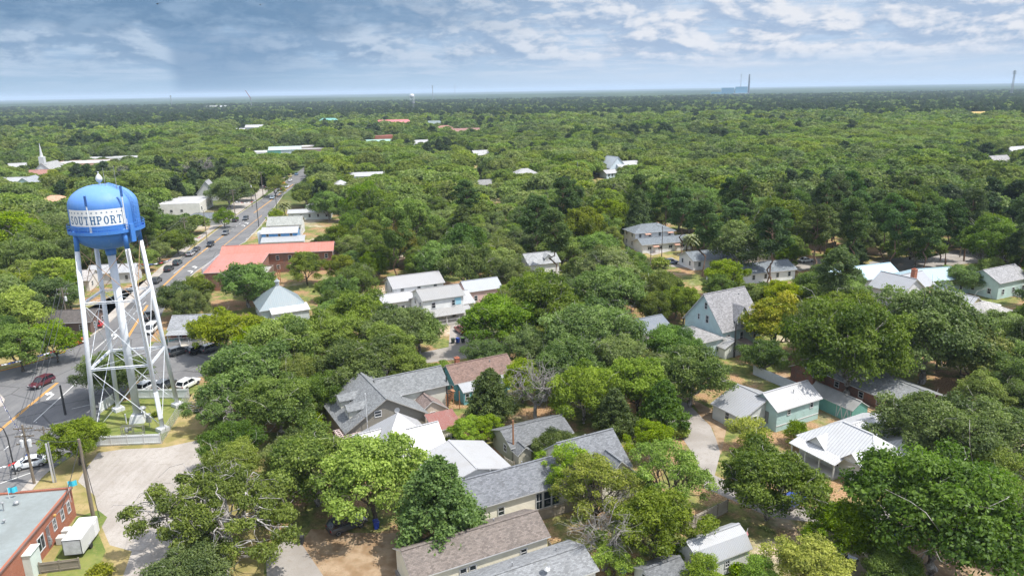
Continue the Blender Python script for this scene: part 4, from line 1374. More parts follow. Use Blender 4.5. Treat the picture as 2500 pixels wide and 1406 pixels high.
mb = MB(); mb.box((8.62, 13 - 5.0, 3.15), (.22, .3, .22)); mb.build('wall_lamp', M_plain('lamp_orange', (.6, .36, .12), .5, .1), BR)
mb = MB(); mb.box((8.57, 0, 3.86), (.16, 26.1, .2)); mb.box((0, 13.06, 3.86), (17.1, .14, .2)); mb.build('coping', M_plain('brown_coping', (.17, .10, .085), .6, .15), BR)
for x, y, h in ((2.8, 9.0, 1.0), (4.2, 6.2, .35)):
    mb = MB(); mb.lathe([(.07, 0), (.07, h), (.2, h), (.2, h + .1), (.05, h + .18)], n=10); o = mb.build('roof_vent', GREYM, BR); o.location = (x, y, 3.75)
mb = MB(); mb.lathe([(.22, 0), (.3, .15), (.33, .35), (.2, .48), (.02, .5)], n=14); o = mb.build('turbine_vent', GREYM, BR); o.location = (3.6, 10.2, 3.75)
CT = house('gray_roofed_cottage', 'brick cottage with a plain grey roof and white porch beside the parking lot', 5, 'fl', (413, 803, 3.0), 7.4, 7.0, 'gx', 3.0, 4.8, BRICK, (1, 1, 1), SHING, (.24, .25, .265), .4, mark='the grey roofed brick cottage', wins=[('f', -.5, 1.7, 1.0, 1.2), ('f', .3, 1.7, 1.0, 1.2)])
porch(CT, 'f', 7.4, 7.0, -.95, .95, 2.2, 2.9, 2.4, SHING, (.27, .28, .29), 4, True, .7)
CB = house('coral_roofed_building', 'long building under a coral pink metal roof with a lower wing by the road', 7.5, 'fl', (540, 622, 6.0), 31, 7.6, 'gx', 6.0, 7.7, BRICKD, (1, 1, 1), SEAM, (.52, .155, .105), .5, cat='building', mark='the coral roofed building')
block(CB, (-9.2, -12.9), 13.5, 18.0, 'shed', 5.0, 6.0, BRICKD, (1, 1, 1), SEAM, (.52, .155, .105), .35)
mb = MB(); mb.box((-16.0, -12.9, 5.6), (.25, 18.6, 1.2)); mb.build('parapet', M_plain('grey_parapet', (.33, .34, .36), .7, .2), CB)
BW = house('brown_timber_building', 'brown two storey timber building with stacked balconies and a flat roof', 8, 'fr', (660, 728, 0), 6.5, 9, 'flat', 6.3, 6.3, BATTEN, (.17, .12, .09), MEMB, (.33, .31, .29), 0, cat='building', wins=[('r', u, z, .9, 1.6) for u in (-.6, 0, .6) for z in (1.6, 4.4)])
mb = MB()
for z in (.2, 3.1): mb.box((4.0, 0, z), (1.4, 9, .14))
for y in (-4.4, -1.5, 1.5, 4.4): mb.box((4.6, y, 3.1), (.16, .16, 6.2))
for z in (1.0, 4.1): mb.box((4.65, 0, z), (.06, 9, .1))
mb.build('balcony', WOODR, BW)
BL = house('bright_blue_house', 'bright blue house with stacked white roofs beside the main road', 8, 'fl', (638, 571, 5.2), 11.5, 7.5, 'gx', 5.2, 6.6, SIDE, (.09, .30, .62), SEAM, MET, .35, mark='the bright blue house')
block(BL, (1.4, -5.4), 13.5, 3.4, 'shed', 2.9, 4.0, SIDE, (.62, .66, .7), SEAM, (.38, .40, .42), .3)
block(BL, (-6.6, .4), 1.6, 4.4, 'flat', 5.0, 5.0, SIDE, (.6, .68, .76), MEMB, (.7, .7, .7), 0)
BG = house('grey_cross_gabled_house', 'white sided house with a mossy grey roof behind the blue one', 8, 'fl', (652, 551, 4.0), 12, 9, 'gx', 4.0, 6.4, SIDE, (.68, .69, .68), SHING, (.30, .31, .29), .35)
LW = house('low_white_shop', 'long low white building with a pale flat pitched roof', 8, 'fl', (703, 521, 3.0), 17, 6, 'gx', 3.0, 4.0, SIDE, (.6, .64, .62), SEAM, (.42, .43, .44), .4, cat='building')
WG = house('white_roofed_bungalow', 'grey bungalow with a white gable roof framed by two oaks', 12, 'fl', (748, 509, 3.2), 15, 10, 'gy', 3.2, 5.6, SIDE, (.40, .43, .42), SEAM, MET, .5, keep=False)
CW = house('white_commercial_building', 'white flat roofed commercial building with a side canopy', 9, 'fr', (490, 523, 0), 17, 24, 'flat', 4.6, 4.6, STUCCO, (.66, .65, .62), MEMB, (.40, .40, .41), 0, cat='building', mark='the white commercial building',
           wins=[('r', -.75, 2.2, 2.0, 1.8, 'bank'), ('r', .2, 2.3, 2.0, 2.0, 'bank'), ('r', .65, 2.3, 2.0, 2.0, 'bank'), ('f', -.4, 1.8, 1.2, 1.2), ('f', .1, 1.8, 1.2, 1.2)])
mb = MB(); mb.box((-12.0, -2, 4.0), (7.0, 20, .3))
for y in (-11, -4, 3): mb.box((-15, y, 1.93), (.2, .2, 3.85))
mb.build('canopy', MEMB, CW, color=(.55, .55, .55))
DR = house('dark_hipped_shop', 'small shop with a dark hipped roof and white corner posts', 9, 'fl', (444, 537, 2.8), 15, 8, 'hip', 2.8, 4.6, SIDE, (.6, .62, .62), SHING, (.13, .145, .16), .5, cat='building', keep=False)
PV = house('metal_pavilion', 'pavilion with a pale silver blue hipped metal roof and a cupola', 27, 'cc', (681, 735, 3.2), 9.6, 9.6, 'pyr', 3.2, 7.2, SIDE, (.45, .55, .56), SEAM, (.20, .265, .30), .5, cat='pavilion', mark='the silver blue pavilion', trim=M_plain('grey_edge', (.45, .5, .52), .5, .1))
mb = MB(); mb.box((0, 0, 7.5), (.8, .8, 1.0)); mb.lathe([(.75, 8.0), (.3, 8.35), (.05, 8.7)], n=4); mb.build('cupola', SEAM, PV, color=(.36, .42, .45))
block(PV, (1.2, -6.2), 8.0, 3.2, 'shed', 2.5, 3.1, SIDE, (.5, .55, .55), SEAM, (.66, .68, .70), .3)
G1 = house('grey_steep_house', 'house with a steep grey gable roof above the commercial building', 12, 'fr', (528, 470, 4.0), 9, 10, 'gy', 4.0, 9.5, SIDE, (.45, .45, .45), SHING, (.28, .285, .30), .4)
W0 = house('white_pink_house', 'low white house with a pink end wall seen between the tower legs', 8, 'fl', (213, 668, 3.2), 12, 6, 'gx', 3.2, 4.8, SIDE, (.55, .53, .53), SEAM, (.40, .41, .43), .4)
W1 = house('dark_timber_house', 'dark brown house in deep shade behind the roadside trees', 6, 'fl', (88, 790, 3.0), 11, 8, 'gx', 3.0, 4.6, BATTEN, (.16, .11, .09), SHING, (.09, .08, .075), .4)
W2 = house('pale_porch_house', 'pale house glimpsed between the trees beyond the road', 6, 'fl', (60, 690, 3.0), 16, 8, 'gx', 3.0, 4.8, SIDE, (.62, .58, .54), SHING, (.36, .34, .33), .4, keep=False)
W3 = house('red_brick_house', 'tall orange brick house behind the water tower tank', 8, 'fl', (196, 640, 0), 5, 9, 'flat', 7.5, 7.5, BRICK, (1, 1, 1), MEMB, (.4, .4, .4), 0, keep=False)
# --- small in the distance
far = [
    ('church', 'white church with a slender steeple above a yellowing tree', 8, 'fl', (85, 415, 6), 9, 22, 'gy', 6, 10, (.7, .7, .7), SHING, (.3, .3, .3)),
    ('white_gabled_house', 'pale house with crossing white and grey gable roofs near the steeple', 10, 'fl', (0, 452, 4.5), 24, 10, 'gx', 4.5, 8, (.58, .7, .7), SEAM, (.42, .44, .45)),
    ('grey_gabled_house', 'pale green house with a grey gable beside the white gabled one', 10, 'fr', (88, 455, 4.5), 12, 16, 'gy', 4.5, 9, (.55, .68, .66), SHING, (.27, .29, .31)),
    ('brown_roofed_house', 'small house with a rusty brown roof behind the grey gable', 10, 'fl', (66, 427, 4.5), 12, 9, 'gx', 4.5, 7, (.5, .4, .35), SHING, (.30, .16, .13)),
    ('white_store', 'wide white flat roofed store over orange brick walls', 10, 'fr', (248, 418, 0), 34, 30, 'flat', 5.5, 5.5, (.55, .35, .25), MEMB, (.42, .42, .42)),
    ('long_white_store', 'long white flat roof behind the wide white store', 10, 'fl', (192, 389, 5), 50, 16, 'flat', 5, 5, (.6, .6, .58), MEMB, (.42, .42, .42)),
    ('white_peaked_house', 'bright white peaked roof hidden in trees left of the steeple', 20, 'fl', (18, 412, 5), 14, 10, 'gx', 5, 8, (.65, .65, .65), SEAM, (.42, .42, .42)),
    ('white_market_building', 'broad white market building with low pale roofs and a green front', 14, 'fl', (597, 392, 0), 44, 22, 'flat', 5.5, 5.5, (.6, .6, .6), MEMB, (.44, .44, .44)),
    ('green_trimmed_building', 'two storey white building with green trimmed metal roof', 14, 'fr', (737, 392, 0), 24, 20, 'gx', 8.5, 10.5, (.55, .62, .64), SEAM, (.40, .50, .46)),
    ('pale_flat_building', 'pale flat roofed hall behind the market building', 14, 'fl', (658, 362, 5), 40, 18, 'flat', 5, 5, (.45, .38, .34), MEMB, (.62, .63, .63)),
    ('brown_fronted_store', 'white roofed store with a brown front left of the old oaks', 14, 'fl', (735, 366, 5), 34, 14, 'flat', 5, 5, (.25, .19, .16), MEMB, (.42, .42, .42)),
    ('white_roofed_motel', 'white double roofed motel above the leafy oaks', 10, 'fl', (842, 432, 4), 26, 14, 'gx', 4, 5.5, (.6, .6, .6), SEAM, MET),
    ('tiny_white_house', 'tiny white pyramid roof poking out of the oaks', 25, 'cc', (832, 449, 4), 8, 8, 'pyr', 4, 6, (.6, .6, .6), SEAM, MET),
    ('red_roofed_school', 'long school with a bright pink red hipped roof', 8, 'fl', (904, 308, 8), 60, 22, 'hip', 8, 15, (.45, .33, .30), SEAM, (.62, .15, .16)),
    ('green_roofed_hall', 'hall with a sea green metal roof deep in the woods', 8, 'fl', (768, 302, 7), 40, 22, 'hip', 7, 14, (.3, .5, .45), SEAM, (.13, .42, .36)),
    ('white_roofed_hall', 'white roofed two storey hall on the wooded rise', 10, 'fl', (598, 312, 9), 26, 16, 'gx', 9, 12, (.5, .5, .5), SEAM, MET),
    ('white_long_shed', 'low white shed beside the two storey hall', 10, 'fl', (568, 318, 4), 26, 10, 'gx', 4, 6, (.5, .5, .5), SEAM, MET),
    ('brown_roofed_hall', 'brown roofed hall with a white wall in the far trees', 12, 'fl', (1062, 316, 5), 26, 18, 'hip', 5, 9, (.6, .6, .58), SHING, (.30, .16, .12)),
    ('long_brown_roofed_hall', 'long low brown roof with a raised end in the far trees', 12, 'fl', (1090, 324, 4), 48, 16, 'hip', 4, 8, (.4, .33, .3), SHING, (.26, .15, .13)),
    ('grey_green_far_house', 'grey green house roofs beside the brown roofed halls', 12, 'fl', (1035, 305, 5), 30, 14, 'hip', 5, 10, (.5, .5, .5), SHING, (.2, .24, .24)),
    ('brick_red_hall', 'brick red hall with a stepped roof above a green one', 12, 'fl', (910, 338, 5), 26, 14, 'flat', 7, 7, (.4, .14, .1), MEMB, (.4, .16, .13)),
    ('mint_roofed_store', 'store with a flat mint green roof below the brick red hall', 12, 'fl', (878, 347, 4), 36, 14, 'gx', 4, 5.5, (.4, .4, .38), SEAM, (.26, .46, .38)),
    ('white_cabin', 'small white cabin roof alone in the middle woods', 20, 'fl', (1010, 352, 5), 16, 12, 'gx', 5, 8, (.6, .6, .6), SEAM, MET),
    ('grey_roofed_villa', 'tall villa with a grey roof at the end of a garden path', 20, 'fl', (1160, 380, 6), 14, 12, 'gx', 6, 9, (.45, .43, .42), SHING, (.36, .36, .36)),
    ('grey_hipped_villa', 'grey hipped villa roof with white porches behind pines', 25, 'fl', (1258, 435, 4), 18, 14, 'hip', 4, 8, (.62, .62, .62), SHING, (.32, .32, .32)),
    ('white_farmhouse', 'white farmhouse with a tall pointed gable and metal porch', 27, 'fl', (1488, 410, 5), 12, 14, 'gy', 5, 11, (.6, .68, .74), SEAM, (.38, .43, .47)),
    ('white_long_farmhouse', 'long white wing roof beside the pointed farmhouse', 27, 'fl', (1515, 412, 4.5), 16, 12, 'gx', 4.5, 8, (.7, .7, .7), SEAM, MET),
    ('farm_cottage', 'little white cottage with porch posts before the farmhouse', 27, 'fl', (1481, 424, 3), 8, 7, 'gx', 3, 4.6, (.6, .68, .74), SEAM, (.42, .42, .43)),
    ('yellow_house_frame', 'half built house of yellow sheathing in the distant wood', 10, 'fl', (2376, 281, 8), 22, 12, 'gx', 8, 12, (.55, .4, .15), SHING, (.42, .31, .11)),
    ('grey_far_house', 'grey roofed house by the dark conifers at the wood edge', 20, 'fl', (2436, 405, 4), 14, 12, 'gx', 4, 9, (.4, .4, .4), SHING, (.30, .29, .30)),
    ('white_far_house', 'white house glimpsed at the far edge of the wood', 20, 'fl', (2475, 372, 5), 18, 12, 'gx', 5, 8, (.68, .68, .66), SEAM, (.42, .42, .42)),
    ('pale_warehouse', 'long pale warehouse roof far beyond the town', 5, 'fl', (502, 264, 12), 70, 30, 'gx', 12, 18, (.65, .65, .66), SEAM, (.40, .41, .43)),
    ('grey_courtyard_house', 'grey roofed house under conifers near the garden gate', 24, 'fl', (1165, 452, 3), 10, 8, 'gx', 3, 5, (.3, .3, .3), SHING, (.22, .22, .22)),
    ('low_tin_building', 'low white tin building behind the commercial block', 9, 'fl', (384, 508, 3), 10, 7, 'gx', 3, 4, (.6, .6, .6), SEAM, MET),
    ('orange_roofed_house', 'house with a pale orange roof in the trees by the tank', 8, 'fl', (88, 495, 4), 13, 9, 'hip', 4, 6.5, (.5, .45, .4), SHING, (.5, .3, .2)),
]
FAR = {}
for nm, lb, th, cr, p, L, W_, rf, ze, zr, wc, rm, rc in far:
    big = len(p) and G(*p).length > 700
    FAR[nm] = house(nm, lb, th, cr, p, L, W_, rf, ze, zr, STUCCO, wc, rm, rc, .4, wins=None if big else [('f', u, 1.9, 1.2, 1.5) for u in (-.6, 0, .6)] + [('r', u, 1.9, 1.2, 1.5) for u in (-.4, .4)],
                    mark=('the ' + nm.replace('_', ' ')) if not big else None, cat='building' if L > 22 else 'house', keep='top')
mb = MB()
mb.box((0, -9, 11.5), (3, 3, 5)); mb.lathe([(1.1, 14), (.9, 15), (.08, 22.5)], c=(0, -9, 0), n=8)
mb.build('steeple', WHITE, FAR['church'])
mb = MB(); mb.box((-8, -10.1, 5), (10, .2, 7)); mb.build('green_front', M_plain('green_panel', (.12, .33, .25), .6, .1), FAR['green_trimmed_building'])

for h_, vs in ((Cc, ((-2.0, 1.0, 4.3), (2.5, 1.2, 4.2))), (D, ((3.0, .9, 4.0), (-1.5, 1.0, 4.0))), (Cs, ((1.0, 1.6, 5.0),)), (A, ((2.2, 2.0, 5.7), (3.6, -2.5, 4.9))), (E1, ((-1.0, .8, 3.5), (4.2, .9, 3.5))),
               (N3, ((2.0, -.9, 4.7),)), (J, ((.9, 1.0, 5.0), (1.2, -2.0, 4.8))), (K, ((-1.5, 2.0, 3.7), (-1.2, -4.0, 3.8))), (H, ((3.0, -1.0, 9.6),)), (CT, ((1.5, -1.0, 4.2),)), (AP1, ((2, -1, 6.7),)), (AP2, ((-3, -.8, 3.8), (3, -.8, 3.8)))):
    for v in vs: roof_vent(h_, *v)
# ------------------------------------------------------------------ vehicles
CAR = {}


def car_meshes(kind):
    """meshes of one vehicle, nose towards +x, wheels on z = 0"""
    if kind in CAR: return CAR[kind]
    Lc, Wc, H0, Hb, Ht = {'suv': (4.6, 1.85, .28, 1.02, 1.68), 'sedan': (4.6, 1.8, .24, .92, 1.42), 'pickup': (5.5, 1.95, .36, 1.12, 1.86), 'van': (5.0, 1.95, .3, 1.1, 1.95), 'beetle': (4.2, 1.8, .24, .95, 1.5)}[kind]
    h = Lc / 2
    # lower body: stations (x, belt z, half width)
    if kind == 'beetle':
        st = [(-h, .62, .62), (-h * .92, .84, .78), (-h * .6, .98, .9), (0, .95, .9), (h * .5, .95, .9), (h * .82, .84, .8), (h, .55, .6)]
        cab = [(-h * .72, .93, .70), (-h * .42, 1.34, .62), (-h * .02, 1.5, .6), (h * .22, 1.44, .6), (h * .56, .96, .72)]
    elif kind == 'sedan':
        st = [(-h, .70, .72), (-h * .95, .88, .84), (-h * .5, .93, .9), (0, .92, .9), (h * .42, .90, .9), (h * .9, .76, .82), (h, .58, .68)]
        cab = [(-h * .74, .92, .72), (-h * .38, 1.38, .62), (h * .02, 1.42, .62), (h * .12, 1.40, .62), (h * .47, .91, .74)]
    elif kind == 'pickup':
        st = [(-h, 1.02, .9), (-h * .98, 1.1, .95), (-h * .3, 1.12, .97), (0, 1.12, .97), (h * .45, 1.12, .96), (h * .92, 1.04, .92), (h, .8, .82)]
        cab = [(-h * .24, 1.12, .86), (-h * .2, 1.80, .74), (h * .12, 1.86, .74), (h * .22, 1.83, .74), (h * .48, 1.13, .84)]
    elif kind == 'van':
        st = [(-h, 1.0, .86), (-h * .97, 1.1, .94), (-h * .4, 1.1, .97), (0, 1.1, .97), (h * .5, 1.06, .95), (h * .92, .9, .9), (h, .66, .78)]
        cab = [(-h * .98, 1.1, .88), (-h * .92, 1.88, .8), (h * .1, 1.95, .8), (h * .35, 1.88, .78), (h * .76, 1.02, .86)]
    else:
        st = [(-h, .86, .78), (-h * .97, 1.0, .88), (-h * .5, 1.03, .92), (0, 1.02, .92), (h * .45, 1.0, .92), (h * .92, .88, .86), (h, .66, .72)]
        cab = [(-h * .96, 1.02, .8), (-h * .8, 1.60, .68), (-h * .1, 1.68, .68), (h * .1, 1.65, .68), (h * .46, 1.01, .78)]
    mb = MB()
    rings = []
    for x, zb, w in st:
        zl = H0 + (.12 if abs(x) > h * .9 else 0)
        rings.append([(x, -w * .92, zl), (x, -w, zl + .16), (x, -w, zb - .16), (x, -w * .93, zb), (x, w * .93, zb), (x, w, zb - .16), (x, w, zl + .16), (x, w * .92, zl)])
    for a, b in zip(rings, rings[1:]):
        for i in range(8):
            j = (i + 1) % 8
            mb.face([a[i], b[i], b[j], a[j]])
    mb.face(rings[0])
    mb.face(rings[-1][::-1])
    if kind == 'pickup':
        mb.box((-h * .64, 0, 1.06), (Lc * .31, 1.55, .2), mi=1)
    for sx in (-1, 1):
        mb.box((sx * (h - .03), 0, H0 + .28), (.16, Wc * .9, .2), mi=1)
    # roof panel
    r = []
    for x, z, w in cab[1:4]: r.append((x, z, w))
    for (x0, za, w0), (x1, zb, w1) in zip(r, r[1:]):
        mb.face([(x0, -w0, za + .012), (x1, -w1, zb + .012), (x1, w1, zb + .012), (x0, w0, za + .012)])
    # pillars
    for s in (-1, 1):
        for i, j in ((0, 1), (4, 3)):
            a, b = cab[i], cab[j]
            mb.bar((a[0], s * a[2], a[1]), (b[0], s * b[2], b[1]), .09, .09)
        xm = (cab[1][0] + cab[3][0]) / 2
        mb.bar((xm, s * (cab[0][2] + .0), cab[0][1]), (xm, s * cab[2][2], cab[2][1] - .01), .09, .07)
        mb.bar((cab[1][0], s * cab[1][2], cab[1][1]), (cab[3][0], s * cab[3][2], cab[3][1]), .07, .07)
        mb.bar((cab[3][0] + .3, s * (Wc / 2 - .02), cab[4][1] + .08), (cab[3][0] + .3, s * (Wc / 2 + .16), cab[4][1] + .08), .12, .12)
    body = mb.data('body', [CARP, DARKM])
    g = MB()
    for s in (-1, 1):
        lo = [(cab[0][0] + .08, s * cab[0][2] * .985, cab[0][1]), (cab[4][0] - .08, s * cab[4][2] * .985, cab[4][1])]
        hi = [(c[0], s * c[2] * .985, c[1] - .03) for c in cab[1:4]]
        pts = [lo[0], lo[1]] + hi[::-1]
        g.face(pts if s < 0 else pts[::-1])
    for i, j in ((0, 1), (4, 3)):
        a, b = cab[i], cab[j]
        q = [(a[0], -a[2], a[1]), (a[0], a[2], a[1]), (b[0], b[2], b[1] - .02), (b[0], -b[2], b[1] - .02)]
        g.face(q if i == 0 else q[::-1])
    glass = g.data('window', CARGLASS)
    w = MB()
    wr = .36 if kind in ('pickup', 'suv', 'van') else .32
    prof = [(wr * .62, -.11), (wr * .95, -.11), (wr, -.07), (wr, .07), (wr * .95, .11), (wr * .62, .11)]
    w.lathe(prof, n=16)
    tyre = w.data('wheel', RUBBER)
    w = MB()
    w.lathe([(wr * .6, -.115), (wr * .62, -.1), (wr * .62, .1), (wr * .6, .115), (wr * .2, .09), (.02, .1)], n=12)
    rim = w.data('rim', GREYM)
    lamp = MB()
    lamp.box((0, 0, 0), (.12, .34, .16))
    CAR[kind] = (body, glass, tyre, rim, lamp.data('headlight', LAMPW), lamp.data('tail_light', LAMPR), Lc, Wc, wr, st, H0)
    return CAR[kind]


CN = {'suv': ('parked_car', 'car'), 'sedan': ('parked_car', 'car'), 'pickup': ('pickup_truck', 'truck'), 'van': ('delivery_van', 'van'), 'beetle': ('rounded_car', 'car')}


def vehicle(kind, px, heading, color, label, detail=True, group=None, keep=True, name=None):
    body, glass, tyre, rim, hl, tl, Lc, Wc, wr, st, H0 = car_meshes(kind)
    p = G(*px)
    nm, cat = CN[kind]
    r = empty(name or nm, (p.x, p.y, .03), R(heading), label, cat, group)
    link_mesh('body', body, r, color)
    link_mesh('window', glass, r)
    for sx in (-.31, .30):
        for sy in (-1, 1):
            w = link_mesh('wheel', tyre, r)
            w.location = (sx * Lc, sy * (Wc / 2 - .1), wr)
            w.rotation_euler = (math.pi / 2, 0, 0)
            if detail: link_mesh('rim', rim, w)
    if detail:
        for sy in (-1, 1):
            o = link_mesh('headlight', hl, r)
            o.location = (Lc / 2 - .1, sy * Wc * .35, H0 + .46)
            o = link_mesh('tail_light', tl, r)
            o.location = (-Lc / 2 + .05, sy * Wc * .37, H0 + .55)
    if keep:
        for z in (.3, 1.2): KEEP.append(Vector((p.x, p.y, z)))
    return r


RD = 97
BLK, CHAR, GREY, SILV, WHT, MAR, RED = (.015, .016, .018), (.05, .055, .06), (.16, .17, .18), (.42, .44, .46), (.75, .76, .76), (.10, .018, .03), (.55, .02, .03)
vehicle('suv', (103, 941), 100 + 180 - 22, MAR, 'dark maroon car driving past the tank shadow on the wide junction', name='driving_car')
vehicle('beetle', (76, 1138), 28 + 180, (.72, .76, .78), 'small white car with a dark glass roof waiting by the utility pole')
vehicle('suv', (243, 797), RD + 10, RED, 'bright red car on the road seen between the tower legs')
vehicle('sedan', (188, 841), RD - 25, (.62, .10, .03), 'orange red car beside the garland at the kerb')
vehicle('suv', (438, 864), 50, CHAR, 'charcoal car parked nearest the cottage picnic tables')
vehicle('suv', (486, 860), 52, BLK, 'black car parked beside the charcoal one in the cottage lot')
vehicle('suv', (519, 856), 52, GREY, 'dark grey car at the shaded end of the cottage lot', keep=False)
vehicle('suv', (362, 950), 75, WHT, 'white car with its nose at the tower fence behind the pipe leg')
vehicle('suv', (404, 947), 75, CHAR, 'dark car between two white ones behind the tower fence')
vehicle('suv', (461, 944), 72, WHT, 'white car with a sunroof behind the far end of the tower fence')
vehicle('van', (371, 810), RD + 180, WHT, 'white van parked on the road behind the tower leg')
vehicle('pickup', (364, 778), RD, CHAR, 'dark pickup half hidden by the round tree and tower leg', keep=False)
vehicle('suv', (383, 690), RD, CHAR, 'dark grey car just emerging past the oaks near the coral wing', False)
street = [('suv', (413, 661), BLK, 'black car parked last in the kerbside line opposite the coral roof'), ('suv', (434, 646), (.04, .07, .075), 'dark teal car parked second in the kerbside line'),
          ('suv', (466, 624), SILV, 'silver car parked third in the kerbside line'), ('sedan', (480, 613), CHAR, 'dark sedan tight ahead of the silver car'),
          ('suv', (514, 601), BLK, 'black car driving level with the coral roof end'), ('suv', (551, 573), GREY, 'grey car driving alone beyond the side street'),
          ('suv', (575, 541), CHAR, 'charcoal car parked beside the small street tree'), ('suv', (600, 537), (.08, .09, .10), 'slate car driving past the small street tree'),
          ('suv', (665, 486), (.33, .40, .46), 'pale blue car coming up past the pole and palm'), ('sedan', (687, 471), WHT, 'white sedan behind the pale blue car'),
          ('pickup', (680, 461), BLK, 'black truck parked under the trimmed hedge tree'), ('sedan', (702, 458), WHT, 'white car level with the orange one uphill'),
          ('sedan', (692, 450), (.75, .35, .05), 'orange car parked at the far kerb'), ('sedan', (709, 443), WHT, 'white car uphill of the orange one'),
          ('van', (708, 433), (.65, .58, .22), 'pale yellow van at the far end of the road'), ('suv', (724, 428), (.13, .22, .35), 'blue car furthest up the main road')]
for k, px, c, lb in street:
    vehicle(k, px, RD + (0 if 'park' in lb else 180), c, lb, px[1] > 530, 'vehicles along the main road')
vehicle('suv', (1127, 812), 118, (.20, .025, .03), 'dark red car parked at the porch of the white cluster')
vehicle('suv', (1615, 996), 95, (.10, .10, .11), 'dark car in deep shade at the lane edge', keep=False)
vehicle('sedan', (1935, 1230), 35, (.02, .05, .22), 'deep blue car half under the dense dark tree')
vehicle('pickup', (2143, 880), 25, (.24, .03, .025), 'dark red pickup on the grass behind the brick ranch')
vehicle('suv', (2493, 968), 35, (.13, .14, .15), 'grey car at the edge of the picture by the white roof', keep=False)
vehicle('suv', (2299, 598), 10, (.12, .16, .24), 'blue grey car with red parcel behind it on the wood edge drive', False)
vehicle('van', (2225, 604), 12, (.68, .74, .76), 'pale van parked beneath oaks near the wood edge', False, keep=False)
vehicle('sedan', (1967, 640), 20, WHT, 'white sedan parked by the end of the apartment row', False)
vehicle('suv', (1637, 645), 20, (.08, .10, .14), 'dark car in front of the apartment lawn', False, keep=False)
vehicle('suv', (848, 1290), 35, (.05, .055, .06), 'dark car tucked under the yellow green tree', keep=False)
vehicle('suv', (2052, 1392), 40, (.05, .07, .08), 'dark car glinting under the trees at the bottom edge', keep=False)

# ------------------------------------------------------------------ trailer
p = G(203, 1333)
tr = empty('box_trailer', (p.x, p.y, 0), R(8), 'white enclosed box trailer with rounded edges parked by the brick wall', 'trailer')
bm = bmesh.new()
bmesh.ops.create_cube(bm, size=1, matrix=Matrix.Translation((0, 0, 1.45)) @ Matrix.Diagonal((2.1, 4.7, 2.0, 1)))
bmesh.ops.bevel(bm, geom=bm.edges[:], offset=.12, segments=3, profile=.5, affect='EDGES')
me = bpy.data.meshes.new('body'); bm.to_mesh(me); bm.free(); me.materials.append(M_plain('trailer_white', (.56, .57, .57), .45, .12, .8))
link_mesh('body', me, tr)
mb = MB()
for x in (-.95, .95): mb.box((x, -2.37, 1.45), (.06, .05, 1.8))
for z in (.55, 2.35): mb.box((0, -2.37, z), (1.9, .05, .06))
mb.box((0, -2.36, 1.45), (1.84, .03, 1.74), mi=1)
mb.build('ramp_door', [DARKM, M_plain('trailer_door', (.55, .56, .57), .5, .3, 2.0)], tr)
mb = MB(); mb.box((1.07, 1.3, 1.35), (.04, .8, 1.6)); mb.build('side_door', M_plain('trailer_side_door', (.66, .67, .67), .5, .1), tr)
for s in (-1, 1):
    mb = MB(); mb.lathe([(.2, -.1), (.33, -.1), (.33, .1), (.2, .1)], n=16)
    o = mb.build('wheel', RUBBER, tr); o.location = (s * 1.08, -.5, .33); o.rotation_euler = (0, math.pi / 2, 0)
    mb = MB(); mb.box((s * 1.1, -.5, .72), (.12, .95, .08)); mb.build('fender', GREYM, tr)
mb = MB(); mb.bar((-.5, 2.3, .5), (0, 3.4, .5), .08); mb.bar((.5, 2.3, .5), (0, 3.4, .5), .08); mb.tube([(0, 3.3, .1), (0, 3.3, .8)], .04, 6); mb.build('tow_bar', DARKM, tr)

# ------------------------------------------------------------------ fences
def fence(name, label, pts, h, mat, color=None, post=True, panel=2.4, thick=.05, z0=.05, cap=None):
    P_ = [G(*q) if len(q) == 2 else Vector(q) for q in pts]
    root = empty(name, P_[0], 0, label, 'fence')
    o0 = P_[0]
    for a, b in zip(P_, P_[1:]):
        d = b - a
        ang = math.atan2(d.y, d.x)
        mb = MB()
        n = max(1, round(d.length / panel))
        m = MB()
        m.box((0, 0, z0 + h / 2), (d.length - .02, thick, h))
        for z in (.25, h - .2): m.box((0, -.05, z0 + z), (d.length - .05, .05, .09))
        o = m.build('panel', mat, root, color=color)
        o.location = (a + b) / 2 - o0
        o.rotation_euler = (0, 0, ang)
        if post:
            for i in range(n + 1):
                m = MB()
                m.box((0, 0, (h + .15) / 2), (.13, .13, h + .15))
                q = m.build('post', cap or TRIM, root)
                q.location = a + d * (i / n) - o0
                q.rotation_euler = (0, 0, ang)
    return root


PVC = M_siding('panel_white', (.66, .68, .68), .3, True, .1)
fence('panel_fence', 'white panel fence along the near side of the tower lawn', [(232, 1090), (393, 1083)], 1.6, PVC)
fence('panel_fence', 'white panel fence behind the tower lawn in front of parked cars', [(338, 973), (462, 972)], 1.7, PVC)
fence('panel_fence', 'short white panel fence beside the road by the tower', [(246, 1008), (278, 985)], 1.7, PVC)
fence('board_fence', 'long pale grey board fence running behind the mint green buildings', [(1838, 914), (1950, 962), (2086, 1012)], 1.8, M_siding('panel_grey', (.46, .50, .52), .35, True, .15), post=False)
fence('wooden_fence', 'low weathered wooden fence below the white trailer', [(100, 1400), (196, 1388)], 1.3, WOODF, cap=WOODF)
fence('wooden_fence', 'weathered wooden fence between the cream house yard and the long tan house', [(1308, 1272), (1352, 1262), (1420, 1240)], 1.5, WOODF, cap=WOODF)
fence('wooden_fence', 'grey wooden fence beside the end of the long tan house', [(1340, 1352), (1368, 1385), (1420, 1400)], 1.6, WOODF, cap=WOODF)
fence('wooden_fence', 'pale wooden fence behind the gambrel shed', [(1668, 1302), (1725, 1275), (1775, 1250)], 1.7, M_siding('pale_board', (.42, .38, .32), .14, True, .3), cap=WOODF)
